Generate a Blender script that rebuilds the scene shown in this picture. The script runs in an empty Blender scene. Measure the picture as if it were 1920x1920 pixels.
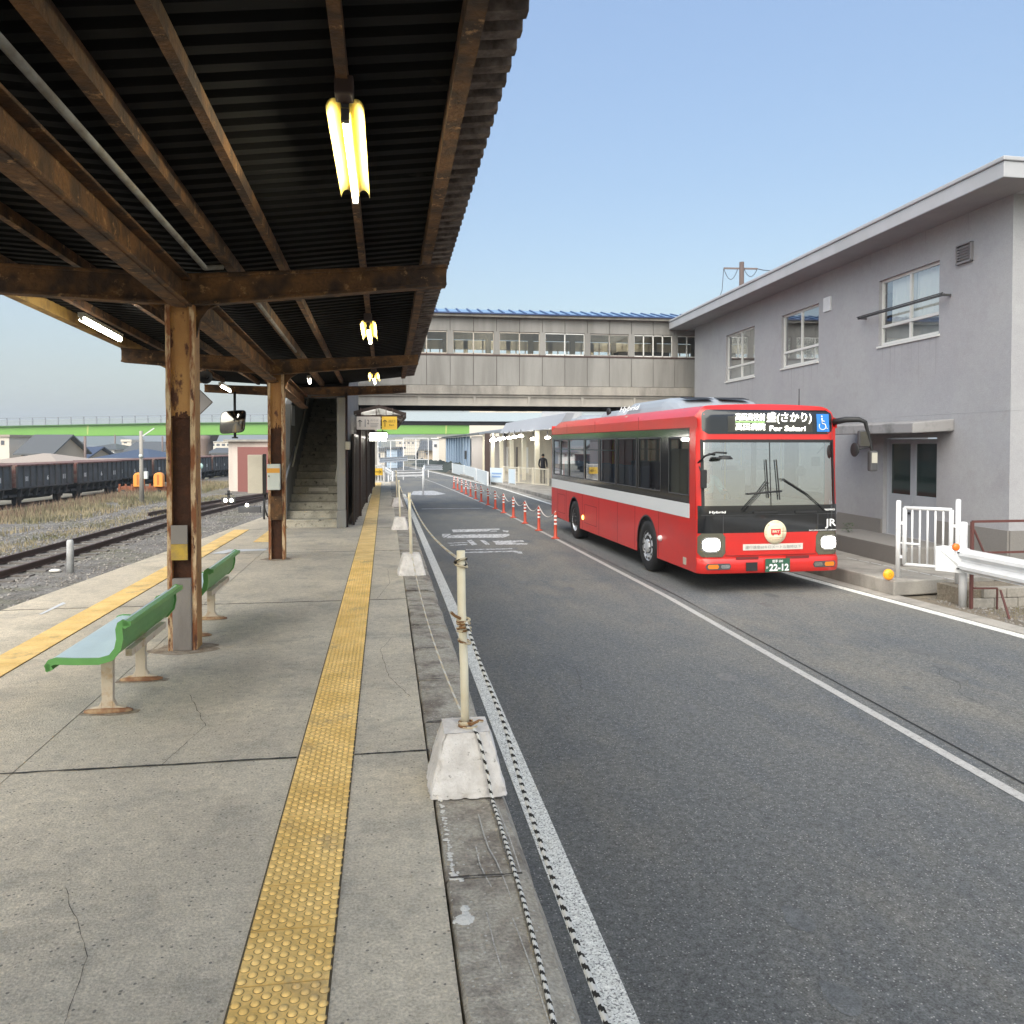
import bpy, bmesh, math, random
from mathutils import Vector, Matrix, noise
R_=math.radians
random.seed(7)
sc=bpy.context.scene
# ---------------------------------------------------------------- camera
FPX,EYE,VX,VY=1530.,1.73,722.7,833.          # focal length in px of the 1920 picture, eye height, vanishing point
PITCH=R_(1.4); YAW=math.atan((960-VX)/FPX); PY0=VY+FPX*math.tan(PITCH)
cd=bpy.data.cameras.new('camera'); cam=bpy.data.objects.new('camera',cd); sc.collection.objects.link(cam)
cam.location=(0,0,EYE); cam.rotation_euler=(R_(90)-PITCH,0,-YAW)
cd.sensor_width=36; cd.lens=36*FPX/1920; cd.shift_y=(PY0-960)/1920; cd.clip_start=.05; cd.clip_end=3000
sc.camera=cam
# ---------------------------------------------------------------- sky and sun
w=bpy.data.worlds.new('World'); sc.world=w; w.use_nodes=True
nt=w.node_tree; bg=nt.nodes['Background']
sky=nt.nodes.new('ShaderNodeTexSky'); sky.sky_type='NISHITA'; sky.sun_disc=False
SUN_EL,SUN_AZ=R_(46),R_(205)                  # low sun behind the camera (azimuth clockwise from +Y)
sky.sun_elevation=SUN_EL; sky.sun_rotation=SUN_AZ; sky.air_density=1.0; sky.dust_density=2; sky.ozone_density=2
# haze near the horizon dulls the clear sky a little, and a thin cloud bank lies low in the north west
tcw=nt.nodes.new('ShaderNodeTexCoord'); sxyz=nt.nodes.new('ShaderNodeSeparateXYZ'); nt.links.new(tcw.outputs['Generated'],sxyz.inputs[0])
rmp=nt.nodes.new('ShaderNodeValToRGB'); nt.links.new(sxyz.outputs[2],rmp.inputs[0])
rmp.color_ramp.elements[0].position=0; rmp.color_ramp.elements[0].color=(.62,.60,.56,1)
rmp.color_ramp.elements[1].position=.55; rmp.color_ramp.elements[1].color=(1.30,1.22,1.12,1)
for p_,c_ in ((.08,(.745,.655,.555)),(.18,(.885,.795,.68)),(.30,(.99,.915,.81))):
    e_=rmp.color_ramp.elements.new(p_); e_.color=(*c_,1)
mx_=nt.nodes.new('ShaderNodeMix'); mx_.data_type='RGBA'; mx_.blend_type='MULTIPLY'; mx_.inputs[0].default_value=1
nt.links.new(sky.outputs[0],mx_.inputs[6]); nt.links.new(rmp.outputs[0],mx_.inputs[7])
cn=nt.nodes.new('ShaderNodeTexNoise'); cn.inputs['Scale'].default_value=1.6; cn.inputs['Detail'].default_value=4
cm=nt.nodes.new('ShaderNodeVectorMath'); cm.operation='MULTIPLY'; cm.inputs[1].default_value=(1,1,5); nt.links.new(tcw.outputs['Generated'],cm.inputs[0]); nt.links.new(cm.outputs[0],cn.inputs['Vector'])
cr=nt.nodes.new('ShaderNodeMapRange'); cr.inputs[1].default_value=-.05; cr.inputs[2].default_value=-.65; nt.links.new(sxyz.outputs[0],cr.inputs[0])
cz=nt.nodes.new('ShaderNodeMapRange'); cz.inputs[1].default_value=.42; cz.inputs[2].default_value=.02; nt.links.new(sxyz.outputs[2],cz.inputs[0])
c1_=nt.nodes.new('ShaderNodeMath'); c1_.operation='MULTIPLY'; nt.links.new(cr.outputs[0],c1_.inputs[0]); nt.links.new(cz.outputs[0],c1_.inputs[1])
c2_=nt.nodes.new('ShaderNodeMath'); c2_.operation='MULTIPLY_ADD'; c2_.inputs[1].default_value=.5; c2_.inputs[2].default_value=.35; nt.links.new(cn.outputs[0],c2_.inputs[0])
c3_=nt.nodes.new('ShaderNodeMath'); c3_.operation='MULTIPLY'; nt.links.new(c1_.outputs[0],c3_.inputs[0]); nt.links.new(c2_.outputs[0],c3_.inputs[1])
mc_=nt.nodes.new('ShaderNodeMix'); mc_.data_type='RGBA'; nt.links.new(c3_.outputs[0],mc_.inputs[0]); nt.links.new(mx_.outputs[2],mc_.inputs[6]); mc_.inputs[7].default_value=(2.6,3.1,3.6,1)
nt.links.new(mc_.outputs[2],bg.inputs[0]); bg.inputs[1].default_value=.072
sd=bpy.data.lights.new('sun','SUN'); sd.energy=1.5; sd.angle=R_(85); sd.color=(.97,.95,.80)
so=bpy.data.objects.new('sun',sd); sc.collection.objects.link(so)
sv=Vector((math.sin(SUN_AZ)*math.cos(SUN_EL),math.cos(SUN_AZ)*math.cos(SUN_EL),math.sin(SUN_EL)))
so.rotation_euler=sv.to_track_quat('Z','Y').to_euler()
sc.view_settings.view_transform='Standard'; sc.view_settings.look='None'; sc.view_settings.gamma=1
sc.view_settings.use_curve_mapping=False; sc.view_settings.exposure=1.80
sc.render.engine='CYCLES'; sc.cycles.use_denoising=True; sc.cycles.max_bounces=7; sc.cycles.sample_clamp_indirect=4
sc.cycles.caustics_reflective=False; sc.cycles.caustics_refractive=False
# ---------------------------------------------------------------- survey helpers: a pixel of the photo to a point of the place
def ray(x,y):
    cx=(x-960)/FPX; cy=-(y-PY0)/FPX
    s,c=math.sin(YAW),math.cos(YAW); sp,cp=math.sin(PITCH),math.cos(PITCH)
    return Vector((s*cp+cy*s*sp+cx*c, c*cp+cy*c*sp-cx*s, -sp+cy*cp))
def AZ(x,y,z):
    d=ray(x,y); t=(z-EYE)/d.z; return Vector((d.x*t,d.y*t,z))
def AY(x,y,Y):
    d=ray(x,y); t=Y/d.y; return Vector((d.x*t,Y,EYE+d.z*t))
def AC(x,y,Z):
    d=ray(x,y)*Z; return Vector((d.x,d.y,EYE+d.z))
# ---------------------------------------------------------------- materials
_m={}
def mat(name,col,rough=.6,metal=0,col2=None,nscale=3,mix=(.4,.65),bump=0,bscale=60,coat=0,emit=None,es=0,grain=0,gscale=200,stretch=None,spec=None,col3=None,n3=8,mix3=(.55,.7),speck=None,coatr=.08):
    if name in _m: return _m[name]
    m=bpy.data.materials.new(name); m.use_nodes=True; _m[name]=m
    t=m.node_tree; N=t.nodes; L=t.links; b=N['Principled BSDF']
    b.inputs['Base Color'].default_value=(*col,1); b.inputs['Roughness'].default_value=rough; b.inputs['Metallic'].default_value=metal
    if spec is not None: b.inputs['Specular IOR Level'].default_value=spec
    if coat: b.inputs['Coat Weight'].default_value=coat; b.inputs['Coat Roughness'].default_value=coatr
    if emit: b.inputs['Emission Color'].default_value=(*emit,1); b.inputs['Emission Strength'].default_value=es
    geo=None
    def pos(st=None):
        nonlocal geo
        if geo is None: geo=N.new('ShaderNodeNewGeometry')
        if st:
            v=N.new('ShaderNodeVectorMath'); v.operation='MULTIPLY'; L.new(geo.outputs['Position'],v.inputs[0]); v.inputs[1].default_value=st; return v.outputs[0]
        return geo.outputs['Position']
    def mixc(fac,a,bc,blend='MIX'):
        x=N.new('ShaderNodeMix'); x.data_type='RGBA'; x.blend_type=blend
        if isinstance(fac,float): x.inputs[0].default_value=fac
        else: L.new(fac,x.inputs[0])
        for i,v in ((6,a),(7,bc)):
            if isinstance(v,tuple): x.inputs[i].default_value=(*v,1)
            else: L.new(v,x.inputs[i])
        return x.outputs[2]
    def nz(scale,det=6,st=None,lo=0.,hi=1.,rg=.6):
        n=N.new('ShaderNodeTexNoise'); n.inputs['Scale'].default_value=scale; n.inputs['Detail'].default_value=det; n.inputs['Roughness'].default_value=rg
        L.new(pos(st),n.inputs['Vector'])
        if (lo,hi)==(0.,1.): return n.outputs[0]
        r=N.new('ShaderNodeMapRange'); r.inputs[1].default_value=lo; r.inputs[2].default_value=hi; L.new(n.outputs[0],r.inputs[0]); return r.outputs[0]
    c=tuple(col)
    if col2: c=mixc(nz(nscale,8,stretch,mix[0],mix[1]),tuple(col),tuple(col2))
    if col3: c=mixc(nz(n3,8,stretch,mix3[0],mix3[1],.7),c,tuple(col3))
    if grain:
        r=N.new('ShaderNodeMapRange'); r.inputs[1].default_value=.3; r.inputs[2].default_value=.7; r.inputs[3].default_value=1-grain; r.inputs[4].default_value=1+grain
        r2=N.new('ShaderNodeMapRange'); r2.inputs[1].default_value=.3; r2.inputs[2].default_value=.7; r2.inputs[3].default_value=1-grain*.55; r2.inputs[4].default_value=1+grain*.55
        L.new(nz(gscale*.22,4),r2.inputs[0]); mm_=N.new('ShaderNodeMath'); mm_.operation='MULTIPLY'; L.new(r2.outputs[0],mm_.inputs[1])
        L.new(nz(gscale,3),r.inputs[0]); L.new(r.outputs[0],mm_.inputs[0]); r=mm_; cb=N.new('ShaderNodeCombineColor')
        for i in range(3): L.new(r.outputs[0],cb.inputs[i])
        c=mixc(1.,c,cb.outputs[0],'MULTIPLY')
    if speck: # scattered light flecks
        vo=N.new('ShaderNodeTexVoronoi'); vo.inputs['Scale'].default_value=speck[0]; L.new(pos(),vo.inputs['Vector'])
        sx_=N.new('ShaderNodeSeparateColor'); L.new(vo.outputs['Color'],sx_.inputs[0])
        m1=N.new('ShaderNodeMath'); m1.operation='GREATER_THAN'; m1.inputs[1].default_value=1-speck[1]; L.new(sx_.outputs[0],m1.inputs[0])
        m2=N.new('ShaderNodeMath'); m2.operation='LESS_THAN'; m2.inputs[1].default_value=.35; L.new(vo.outputs['Distance'],m2.inputs[0])
        m3=N.new('ShaderNodeMath'); m3.operation='MULTIPLY'; L.new(m1.outputs[0],m3.inputs[0]); L.new(m2.outputs[0],m3.inputs[1])
        c=mixc(m3.outputs[0],c,tuple(speck[2]))
    if not isinstance(c,tuple): L.new(c,b.inputs['Base Color'])
    if bump:
        bn=N.new('ShaderNodeBump'); bn.inputs['Strength'].default_value=bump; bn.inputs['Distance'].default_value=.02
        L.new(nz(bscale,5),bn.inputs['Height']); L.new(bn.outputs[0],b.inputs['Normal'])
    return m
def glassmat(name,tint,refl=.12,rough=.02,dirt=0):
    m=bpy.data.materials.new(name); m.use_nodes=True; _m[name]=m
    t=m.node_tree; N=t.nodes; L=t.links; N.remove(N['Principled BSDF'])
    tr=N.new('ShaderNodeBsdfTransparent'); tr.inputs[0].default_value=(*tint,1)
    g=N.new('ShaderNodeBsdfGlossy'); g.inputs['Roughness'].default_value=rough; g.inputs[0].default_value=(.95,.97,1,1)
    lw=N.new('ShaderNodeLayerWeight'); lw.inputs[0].default_value=.35
    mr=N.new('ShaderNodeMapRange'); mr.inputs[3].default_value=refl; mr.inputs[4].default_value=.9; L.new(lw.outputs['Facing'],mr.inputs[0])
    mx=N.new('ShaderNodeMixShader'); L.new(mr.outputs[0],mx.inputs[0]); L.new(tr.outputs[0],mx.inputs[1]); L.new(g.outputs[0],mx.inputs[2])
    L.new(mx.outputs[0],N['Material Output'].inputs[0]); return m
M=dict(
 asphalt=mat('asphalt',(.122,.127,.130),.85,col2=(.168,.162,.146),nscale=.42,mix=(.42,.60),stretch=(1,.38,1),bump=.8,bscale=120,grain=.50,gscale=105,col3=(.098,.107,.118),n3=.8,mix3=(.46,.66),speck=(75,.13,(.34,.34,.33))),
 concrete=mat('platform_concrete',(.50,.445,.36),.9,col2=(.62,.55,.44),nscale=.9,bump=.5,bscale=90,grain=.26,gscale=80,col3=(.33,.305,.26),n3=2.1,mix3=(.50,.74),speck=(60,.05,(.22,.2,.17))),
 coping=mat('coping_stone',(.36,.325,.27),.85,col2=(.42,.385,.325),nscale=2.2,bump=.6,bscale=70,grain=.28,gscale=70,col3=(.175,.145,.122),n3=2.6,mix3=(.46,.62),speck=(70,.05,(.5,.48,.44))),
 crust=mat('lime_crust',(.7,.68,.64),.9,bump=.5,bscale=90),
 oldconc=mat('old_concrete',(.33,.31,.28),.9,col2=(.2,.19,.175),nscale=2,bump=.3,bscale=50,grain=.15,stretch=(1,1,.35)),
 facade=mat('bridge_panel',(.26,.255,.243),.85,col2=(.195,.19,.18),nscale=1.2,stretch=(2,1,.25),grain=.06,bump=.1),
 cblock=mat('white_painted_concrete',(.84,.79,.75),.85,col2=(.66,.61,.57),nscale=9,bump=.6,bscale=45,col3=(.25,.22,.19),n3=28,mix3=(.62,.68)),
 yellow=mat('tactile_yellow',(.90,.62,.23),.6,col2=(.76,.50,.16),nscale=3.3,mix=(.4,.6),grain=.12,gscale=60,col3=(.34,.25,.15),n3=2.6,mix3=(.56,.74)),
 shadering=mat('tactile_shade_grime',(.36,.24,.09),.85,col2=(.52,.36,.13),nscale=9), bedding=mat('tactile_bedding',(.10,.08,.05),.95),
 white=mat('white_paint',(.66,.67,.69),.45,col2=(.60,.61,.62),nscale=4),
 linewhite=mat('line_paint',(.68,.68,.65),.8,grain=.25,gscale=90,col3=(.15,.15,.15),n3=75,mix3=(.53,.58)),
 wornline=mat('worn_line_paint',(.50,.51,.53),.8,grain=.3,gscale=90,col3=(.09,.09,.095),n3=14,mix3=(.48,.6)),
 thinline=mat('grey_line_paint',(.36,.355,.345),.8,grain=.2,gscale=90,col3=(.12,.12,.12),n3=20,mix3=(.55,.7)),
 rustbeam=mat('rusty_brown_steel',(.135,.064,.022),.8,col2=(.045,.024,.013),nscale=5,mix=(.42,.58),bump=.7,bscale=30,grain=.3,gscale=40,col3=(.30,.17,.075),n3=9,mix3=(.58,.66)),
 post=mat('peeling_tan_steel',(.46,.25,.085),.65,col2=(.34,.16,.055),nscale=3,stretch=(1,1,.4),bump=.5,bscale=35,col3=(.10,.035,.018),n3=9,mix3=(.56,.62)),
 web=mat('rusted_web',(.055,.024,.014),.9,col2=(.09,.035,.018),nscale=12,bump=.6,bscale=60,col3=(.35,.24,.13),n3=6,mix3=(.70,.74)),
 peel=mat('peeled_flange',(.62,.46,.28),.7,col2=(.24,.085,.03),nscale=14,mix=(.44,.56),stretch=(1,1,.22),bump=.7,bscale=30,col3=(.09,.03,.015),n3=22,mix3=(.56,.62)),
 greypatch=mat('grey_patch_paint',(.26,.235,.215),.7,col2=(.19,.165,.15),nscale=6,stretch=(1,1,.3),bump=.2),
 roofdark=mat('dark_sheet',(.007,.0065,.006),.9,spec=.2,col2=(.006,.006,.006),nscale=3,col3=(.035,.032,.028),n3=6,mix3=(.62,.75),stretch=(.25,1,1)),  # near-black roof sheet with sparse paler streaks
 litedge=mat('lit_sheet_edge',(.17,.135,.115),.8,col2=(.07,.05,.04),nscale=7,mix=(.42,.58),grain=.2,gscale=40),
 conduit=mat('grey_conduit',(.22,.22,.215),.6,col2=(.12,.10,.08),nscale=5),
 lityel=mat('yellow_lit_beam',(.33,.20,.05),.7,col2=(.14,.08,.03),nscale=3,mix=(.45,.65)),
 lampyel=mat('yellow_reflector',(.82,.64,.16),.45),
 black=mat('black_rubber',(.015,.015,.016),.6),
 blackgl=mat('gloss_black',(.012,.013,.015),.12,coat=.6),
 red=mat('bus_red',(.56,.018,.013),.35,coat=.45,coatr=.16,col2=(.46,.024,.020),nscale=1.1,mix=(.45,.75),stretch=(1,1,2.2),bump=.02,bscale=4),
 buswhite=mat('bus_stripe',(.62,.64,.66),.35),
 busroof=mat('bus_roof_grey',(.27,.30,.34),.45),
 alu=mat('aluminium_rim',(.62,.64,.68),.35,.4),
 darkgrey=mat('dark_grey',(.06,.06,.065),.6),
 darkred=mat('dark_red',(.16,.02,.02),.5),
 seat=mat('seat_fabric',(.035,.06,.12),.85),
 cream=mat('cream_panel',(.42,.40,.34),.6),
 amber=mat('amber_lens',(.75,.20,.02),.25,coat=.5),
 ambrefl=mat('orange_reflector',(.85,.16,.02),.3,emit=(1,.2,.02),es=.05),
 wall=mat('lilac_grey_render',(.345,.347,.362),.9,bump=.3,bscale=60,grain=.07,gscale=45,col2=(.315,.315,.338),nscale=.7,col3=(.285,.28,.292),n3=1.3,mix3=(.55,.8)),
 plinth=mat('plinth_render',(.20,.19,.18),.9,bump=.3,bscale=50,grain=.12),
 eave=mat('eave_paint',(.42,.43,.46),.8,col2=(.37,.38,.40),nscale=1.2),
 frame=mat('aluminium_frame',(.66,.66,.64),.4,.1),
 frame2=mat('dark_window_frame',(.13,.11,.105),.5),
 doorp=mat('door_paint',(.36,.38,.42),.5),
 curtain=mat('curtain',(.80,.78,.73),.9),
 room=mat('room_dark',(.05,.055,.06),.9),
 green=mat('bench_green',(.135,.37,.10),.4,col2=(.115,.32,.085),nscale=5),
 seatblue=mat('bench_seat_blue',(.66,.80,.82),.3,col2=(.60,.74,.77),nscale=6),
 leg=mat('bench_leg',(.60,.50,.38),.6,col2=(.42,.24,.10),nscale=9,mix=(.5,.7),bump=.2),
 legrust=mat('bench_foot',(.22,.10,.05),.8,col2=(.40,.27,.15),nscale=14),
 pole=mat('cream_post',(.93,.85,.66),.55,col2=(.84,.74,.53),nscale=5,col3=(.4,.25,.1),n3=40,mix3=(.68,.72)),
 ropew=mat('rope_white',(.66,.64,.60),.9), ropeb=mat('rope_black',(.02,.018,.016),.9), ropet=mat('rope_tan',(.62,.52,.36),.9),
 ropebr=mat('rope_brown',(.24,.12,.05),.9),
 chain=mat('chain_white',(.68,.62,.58),.6),
 orange=mat('delineator_orange',(.46,.060,.028),.55), refl=mat('reflective_band',(.85,.85,.85),.3),
 ballast=mat('ballast',(.17,.16,.15),.95,col2=(.11,.10,.09),nscale=1.2,bump=1,bscale=22,grain=.6,gscale=28,col3=(.12,.115,.075),n3=.5,mix3=(.5,.65)),
 dirt=mat('dirt',(.20,.17,.13),.95,col2=(.13,.11,.085),nscale=2,bump=.8,bscale=30,grain=.35,gscale=60),
 ground=mat('ground',(.20,.18,.15),.95,col2=(.14,.14,.10),nscale=.1,grain=.2,gscale=3),
 stone=mat('stones',(.30,.28,.26),.9,col2=(.14,.13,.12),nscale=9,mix=(.4,.6)),
 pathas=mat('old_platform_asphalt',(.15,.145,.14),.9,col2=(.20,.19,.17),nscale=1.5,grain=.3,gscale=90),
 railm=mat('rail_rust',(.065,.035,.026),.6), sleeper=mat('sleeper',(.10,.085,.075),.9,col2=(.16,.15,.14),nscale=4),
 grass=mat('dry_grass',(.30,.25,.16),.9,col2=(.13,.13,.07),nscale=.6,mix=(.40,.6),col3=(.20,.13,.08),n3=1.6),
 weed=mat('brown_weeds',(.22,.16,.11),.9,col2=(.14,.08,.06),nscale=2),
 wagon=mat('wagon_black',(.045,.05,.057),.6,col2=(.07,.07,.07),nscale=2,stretch=(1,1,.3)), wagonp=mat('wagon_panel',(.085,.10,.115),.55,col2=(.06,.065,.07),nscale=3),
 wagonr=mat('wagon_rim',(.13,.05,.045),.8,col2=(.18,.13,.11),nscale=5),
 rusty=mat('rusty_frame',(.30,.10,.05),.9,col2=(.20,.08,.045),nscale=3),
 machor=mat('machine_orange',(.85,.33,.06),.5), machye=mat('machine_yellow',(.80,.60,.06),.5),
 gbridge=mat('green_girder',(.15,.34,.06),.6,col2=(.13,.31,.055),nscale=.1), gpatch=mat('pale_patch',(.38,.46,.14),.6), gjoint=mat('green_dark',(.05,.14,.03),.6),
 railing=mat('pale_railing',(.22,.24,.28),.6), pier=mat('pier_brown',(.17,.13,.12),.8),
 tile=mat('tile_grey',(.085,.09,.095),.6), tileb=mat('tile_blue',(.045,.06,.10),.45), beige=mat('wall_beige',(.50,.41,.31),.9), beige2=mat('wall_pale',(.60,.55,.48),.9), palewall=mat('wall_white',(.66,.66,.66),.8),
 roofpale=mat('roof_pale',(.33,.28,.24),.8), bluew=mat('warehouse_blue',(.42,.52,.64),.6), winglow=mat('far_window',(.10,.11,.13),.2),
 shutter=mat('brown_shutter',(.22,.085,.075),.6), shed=mat('shed_wall',(.60,.52,.47),.9,col2=(.5,.44,.40),nscale=2,stretch=(1,1,.3)),
 mount=mat('mountain',(.06,.085,.06),1), mount2=mat('mountain_near',(.24,.25,.24),1,col2=(.20,.21,.18),nscale=.02),
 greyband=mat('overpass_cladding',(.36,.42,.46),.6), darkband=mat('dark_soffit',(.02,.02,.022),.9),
 blueroof=mat('blue_metal_roof',(.20,.33,.50),.35,.2), blueseam=mat('blue_seam',(.03,.06,.16),.5),
 brown=mat('dark_brown_louvre',(.030,.018,.014),.5), brownpole=mat('dark_brown_steel',(.05,.03,.025),.6),
 signw=mat('sign_white',(.62,.58,.53),.5), signy=mat('sign_yellow',(.80,.52,.06),.5), ink=mat('ink',(.03,.03,.035),.6), inkg=mat('ink_grey',(.25,.25,.26),.6),
 wood=mat('rusty_fence_paint',(.10,.035,.03),.7), blockw=mat('block_wall',(.28,.26,.23),.9,bump=.3,grain=.15,gscale=30),
 terracotta=mat('terracotta',(.50,.24,.13),.8), leaf=mat('leaf',(.05,.10,.03),.7),
 boxw=mat('box_white',(.62,.66,.62),.4), boxo=mat('box_orange',(.75,.36,.05),.4), board=mat('beige_board',(.56,.52,.43),.6,col2=(.50,.46,.38),nscale=4),
 mirror=mat('mirror_glass',(.27,.265,.25),.08,1), skin=mat('skin',(.42,.25,.17),.6), cloth=mat('black_cloth',(.012,.012,.018),.9), shirt=mat('pale_shirt',(.30,.48,.52),.8), hair=mat('hair',(.012,.010,.009),.7),
 blue=mat('sign_blue',(.03,.20,.62),.4), plateg=mat('plate_green',(.03,.10,.06),.5), jrw=mat('letter_white',(.85,.85,.85),.5),
 creamdisc=mat('cream_disc',(.78,.68,.48),.5), redink=mat('red_ink',(.55,.03,.04),.5),
 tubelit=mat('lit_tube',(1,1,1),.5,emit=(1,.92,.66),es=24), tubewarm=mat('lit_tube_white',(1,1,1),.5,emit=(1,.96,.85),es=16),
 head=mat('lit_headlight',(1,1,1),.3,emit=(1,.97,.86),es=14), ledw=mat('lit_led',(1,1,1),.5,emit=(1,1,.86),es=1.15), amberlit=mat('lit_amber',(1,.5,.1),.3,emit=(1,.42,.08),es=3),
 dwarf=mat('lit_signal',(1,1,1),.3,emit=(1,.95,.75),es=6), buslight=mat('lit_bus_ceiling',(1,1,1),.4,emit=(1,.98,.9),es=2.2),
 bridgelamp=mat('lit_bridge_lamp',(1,1,1),.5,emit=(1,.93,.72),es=9),
 clear=mat('lamp_reflector',(.7,.7,.68),.12,.9),
)
G_bus=glassmat('bus_glass',(.62,.66,.64),.10); G_wind=glassmat('windscreen_glass',(.62,.74,.72),.42); G_win=glassmat('window_glass',(.88,.92,.93),.09); G_clear=glassmat('footbridge_glass',(.9,.93,.95),.06); G_lens=glassmat('headlamp_lens',(.85,.87,.85),.10)
# ---------------------------------------------------------------- mesh builder
class MB:
    def __init__(s): s.v=[]; s.f=[]; s.mi=[]; s.ms=[]; s.cur=0; s.sm=[]; s.smooth=False
    def use(s,m):
        if m not in s.ms: s.ms.append(m)
        s.cur=s.ms.index(m); return s
    def face(s,idx): s.f.append(tuple(idx)); s.mi.append(s.cur); s.sm.append(s.smooth)
    def add(s,vs,fs):
        n=len(s.v); s.v+= [Vector(v) for v in vs]
        for f in fs: s.face([i+n for i in f])
        return s
    def box(s,x0,x1,y0,y1,z0,z1,b=0):
        if b:
            return s.bbox(x0,x1,y0,y1,z0,z1,b)
        vs=[(x,y,z) for z in (z0,z1) for y in (y0,y1) for x in (x0,x1)]
        return s.add(vs,[(0,2,3,1),(4,5,7,6),(0,1,5,4),(2,6,7,3),(0,4,6,2),(1,3,7,5)])
    def bbox(s,x0,x1,y0,y1,z0,z1,b):
        bm=bmesh.new(); bmesh.ops.create_cube(bm,size=1)
        for v in bm.verts: v.co=Vector(((x0+x1)/2+v.co.x*(x1-x0),(y0+y1)/2+v.co.y*(y1-y0),(z0+z1)/2+v.co.z*(z1-z0)))
        bmesh.ops.bevel(bm,geom=bm.edges[:],offset=b,segments=2,affect='EDGES',profile=.6)
        bm.verts.index_update(); s.add([v.co.copy() for v in bm.verts],[[v.index for v in f.verts] for f in bm.faces]); bm.free(); return s
    def hexa(s,p): # 8 pts: bottom 4 ccw, top 4 ccw
        return s.add(p,[(0,3,2,1),(4,5,6,7),(0,1,5,4),(1,2,6,5),(2,3,7,6),(3,0,4,7)])
    def bar(s,a,b,wd,h,up=(0,0,1)):
        a=Vector(a); b=Vector(b); d=(b-a).normalized(); u=Vector(up); r=d.cross(u)
        if r.length<1e-4: r=d.cross(Vector((1,0,0)))
        r.normalize(); u=r.cross(d); r=r*(wd/2); u=u*(h/2)
        return s.hexa([a-r-u,a+r-u,b+r-u,b-r-u,a-r+u,a+r+u,b+r+u,b-r+u])
    def prism(s,pts,vec):
        n=len(pts); pts=[Vector(p) for p in pts]; vec=Vector(vec)
        s.add(pts+[p+vec for p in pts],[tuple(range(n))[::-1],tuple(range(n,2*n))]+[(i,(i+1)%n,n+(i+1)%n,n+i) for i in range(n)]); return s
    def flat(s,pts): return s.add(pts,[tuple(range(len(pts)))])
    def tube(s,path,r,n=8,cap=True,twist=None):
        path=[Vector(p) for p in path]; k0=len(s.v); rr=r if isinstance(r,(list,tuple)) else [r]*len(path)
        prev=None; sm=s.smooth; s.smooth=True
        for i,p in enumerate(path):
            d=(path[min(i+1,len(path)-1)]-path[max(i-1,0)]).normalized()
            if prev is None: u=d.orthogonal().normalized()
            else:
                u=prev-d*prev.dot(d); u=u.normalized() if u.length>1e-6 else d.orthogonal().normalized()
            prev=u; v=d.cross(u)
            for j in range(n): a=2*math.pi*j/n; s.v.append(p+(u*math.cos(a)+v*math.sin(a))*rr[i])
        for i in range(len(path)-1):
            for j in range(n):
                if twist: s.cur=1 if ((j+i*twist)%n)<n*.38 else 0
                a=k0+i*n+j; b=k0+i*n+(j+1)%n; s.face((a,b,b+n,a+n))
        s.smooth=False
        if cap and not twist: s.face([k0+j for j in range(n)][::-1]); s.face([k0+(len(path)-1)*n+j for j in range(n)])
        s.smooth=sm; return s
    def cyl(s,a,b,r,n=16,r2=None): return s.tube([a,b],[r,r if r2 is None else r2],n)
    def grid(s,fn,nu,nv,smooth=True,flip=False):
        k=len(s.v); sm=s.smooth; s.smooth=smooth
        for j in range(nv+1):
            for i in range(nu+1): s.v.append(Vector(fn(i/nu,j/nv)))
        for j in range(nv):
            for i in range(nu):
                q=(k+j*(nu+1)+i,k+j*(nu+1)+i+1,k+(j+1)*(nu+1)+i+1,k+(j+1)*(nu+1)+i)
                s.face(q[::-1] if flip else q)
        s.smooth=sm; return s
    def sphere(s,c,r,n=12,sc=(1,1,1)):
        c=Vector(c); return s.grid(lambda u,v:c+Vector((r*sc[0]*math.sin(math.pi*v)*math.cos(2*math.pi*u),r*sc[1]*math.sin(math.pi*v)*math.sin(2*math.pi*u),r*sc[2]*math.cos(math.pi*v))),n,n//2,flip=True)
    def lathe(s,prof,c=(0,0,0),n=24,axis='z'):
        c=Vector(c)
        def fn(u,v):
            i=min(int(round(v*(len(prof)-1))),len(prof)-1); r,h=prof[i]; a=2*math.pi*u
            p=(r*math.cos(a),r*math.sin(a),h)
            if axis=='x': p=(p[2],p[0],p[1])
            if axis=='y': p=(p[0],p[2],p[1])
            return c+Vector(p)
        return s.grid(fn,n,len(prof)-1,smooth=True)
def link(o,parent=None):
    sc.collection.objects.link(o)
    if parent is not None:
        o.parent=parent
        if parent.type=='EMPTY' and not parent.get('_local'): o.matrix_parent_inverse=Matrix.Translation(-parent.location)
    return o
def build(name,mb,m=None,parent=None,label=None,bevel=0):
    me=bpy.data.meshes.new(name); me.from_pydata([tuple(v) for v in mb.v],[],mb.f)
    ms=mb.ms if mb.ms else [m]
    for x in ms:
        if x is not None: me.materials.append(x)
    if mb.ms: me.polygons.foreach_set('material_index',mb.mi)
    me.polygons.foreach_set('use_smooth',mb.sm); me.update()
    o=bpy.data.objects.new(name,me); link(o,parent)
    if label: o['label']=label
    if bevel:
        md=o.modifiers.new('bevel','BEVEL'); md.width=bevel; md.segments=2; md.limit_method='ANGLE'; md.angle_limit=R_(40)
    return o
def tag(o,label,cat,group=None):
    o['label']=label; o['category']=cat
    if group: o['group']=group
    return o
def thing(name,label,cat,loc=(0,0,0),group=None,local=False):
    o=bpy.data.objects.new(name,None); o.empty_display_size=.1; sc.collection.objects.link(o); o.location=loc
    if local: o.location=(0,0,0); o['_local']=1
    return tag(o,label,cat,group)
def struct(name,mb,m=None,bevel=0): o=build(name,mb,m,bevel=bevel); o['kind']='structure'; return o
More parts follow.
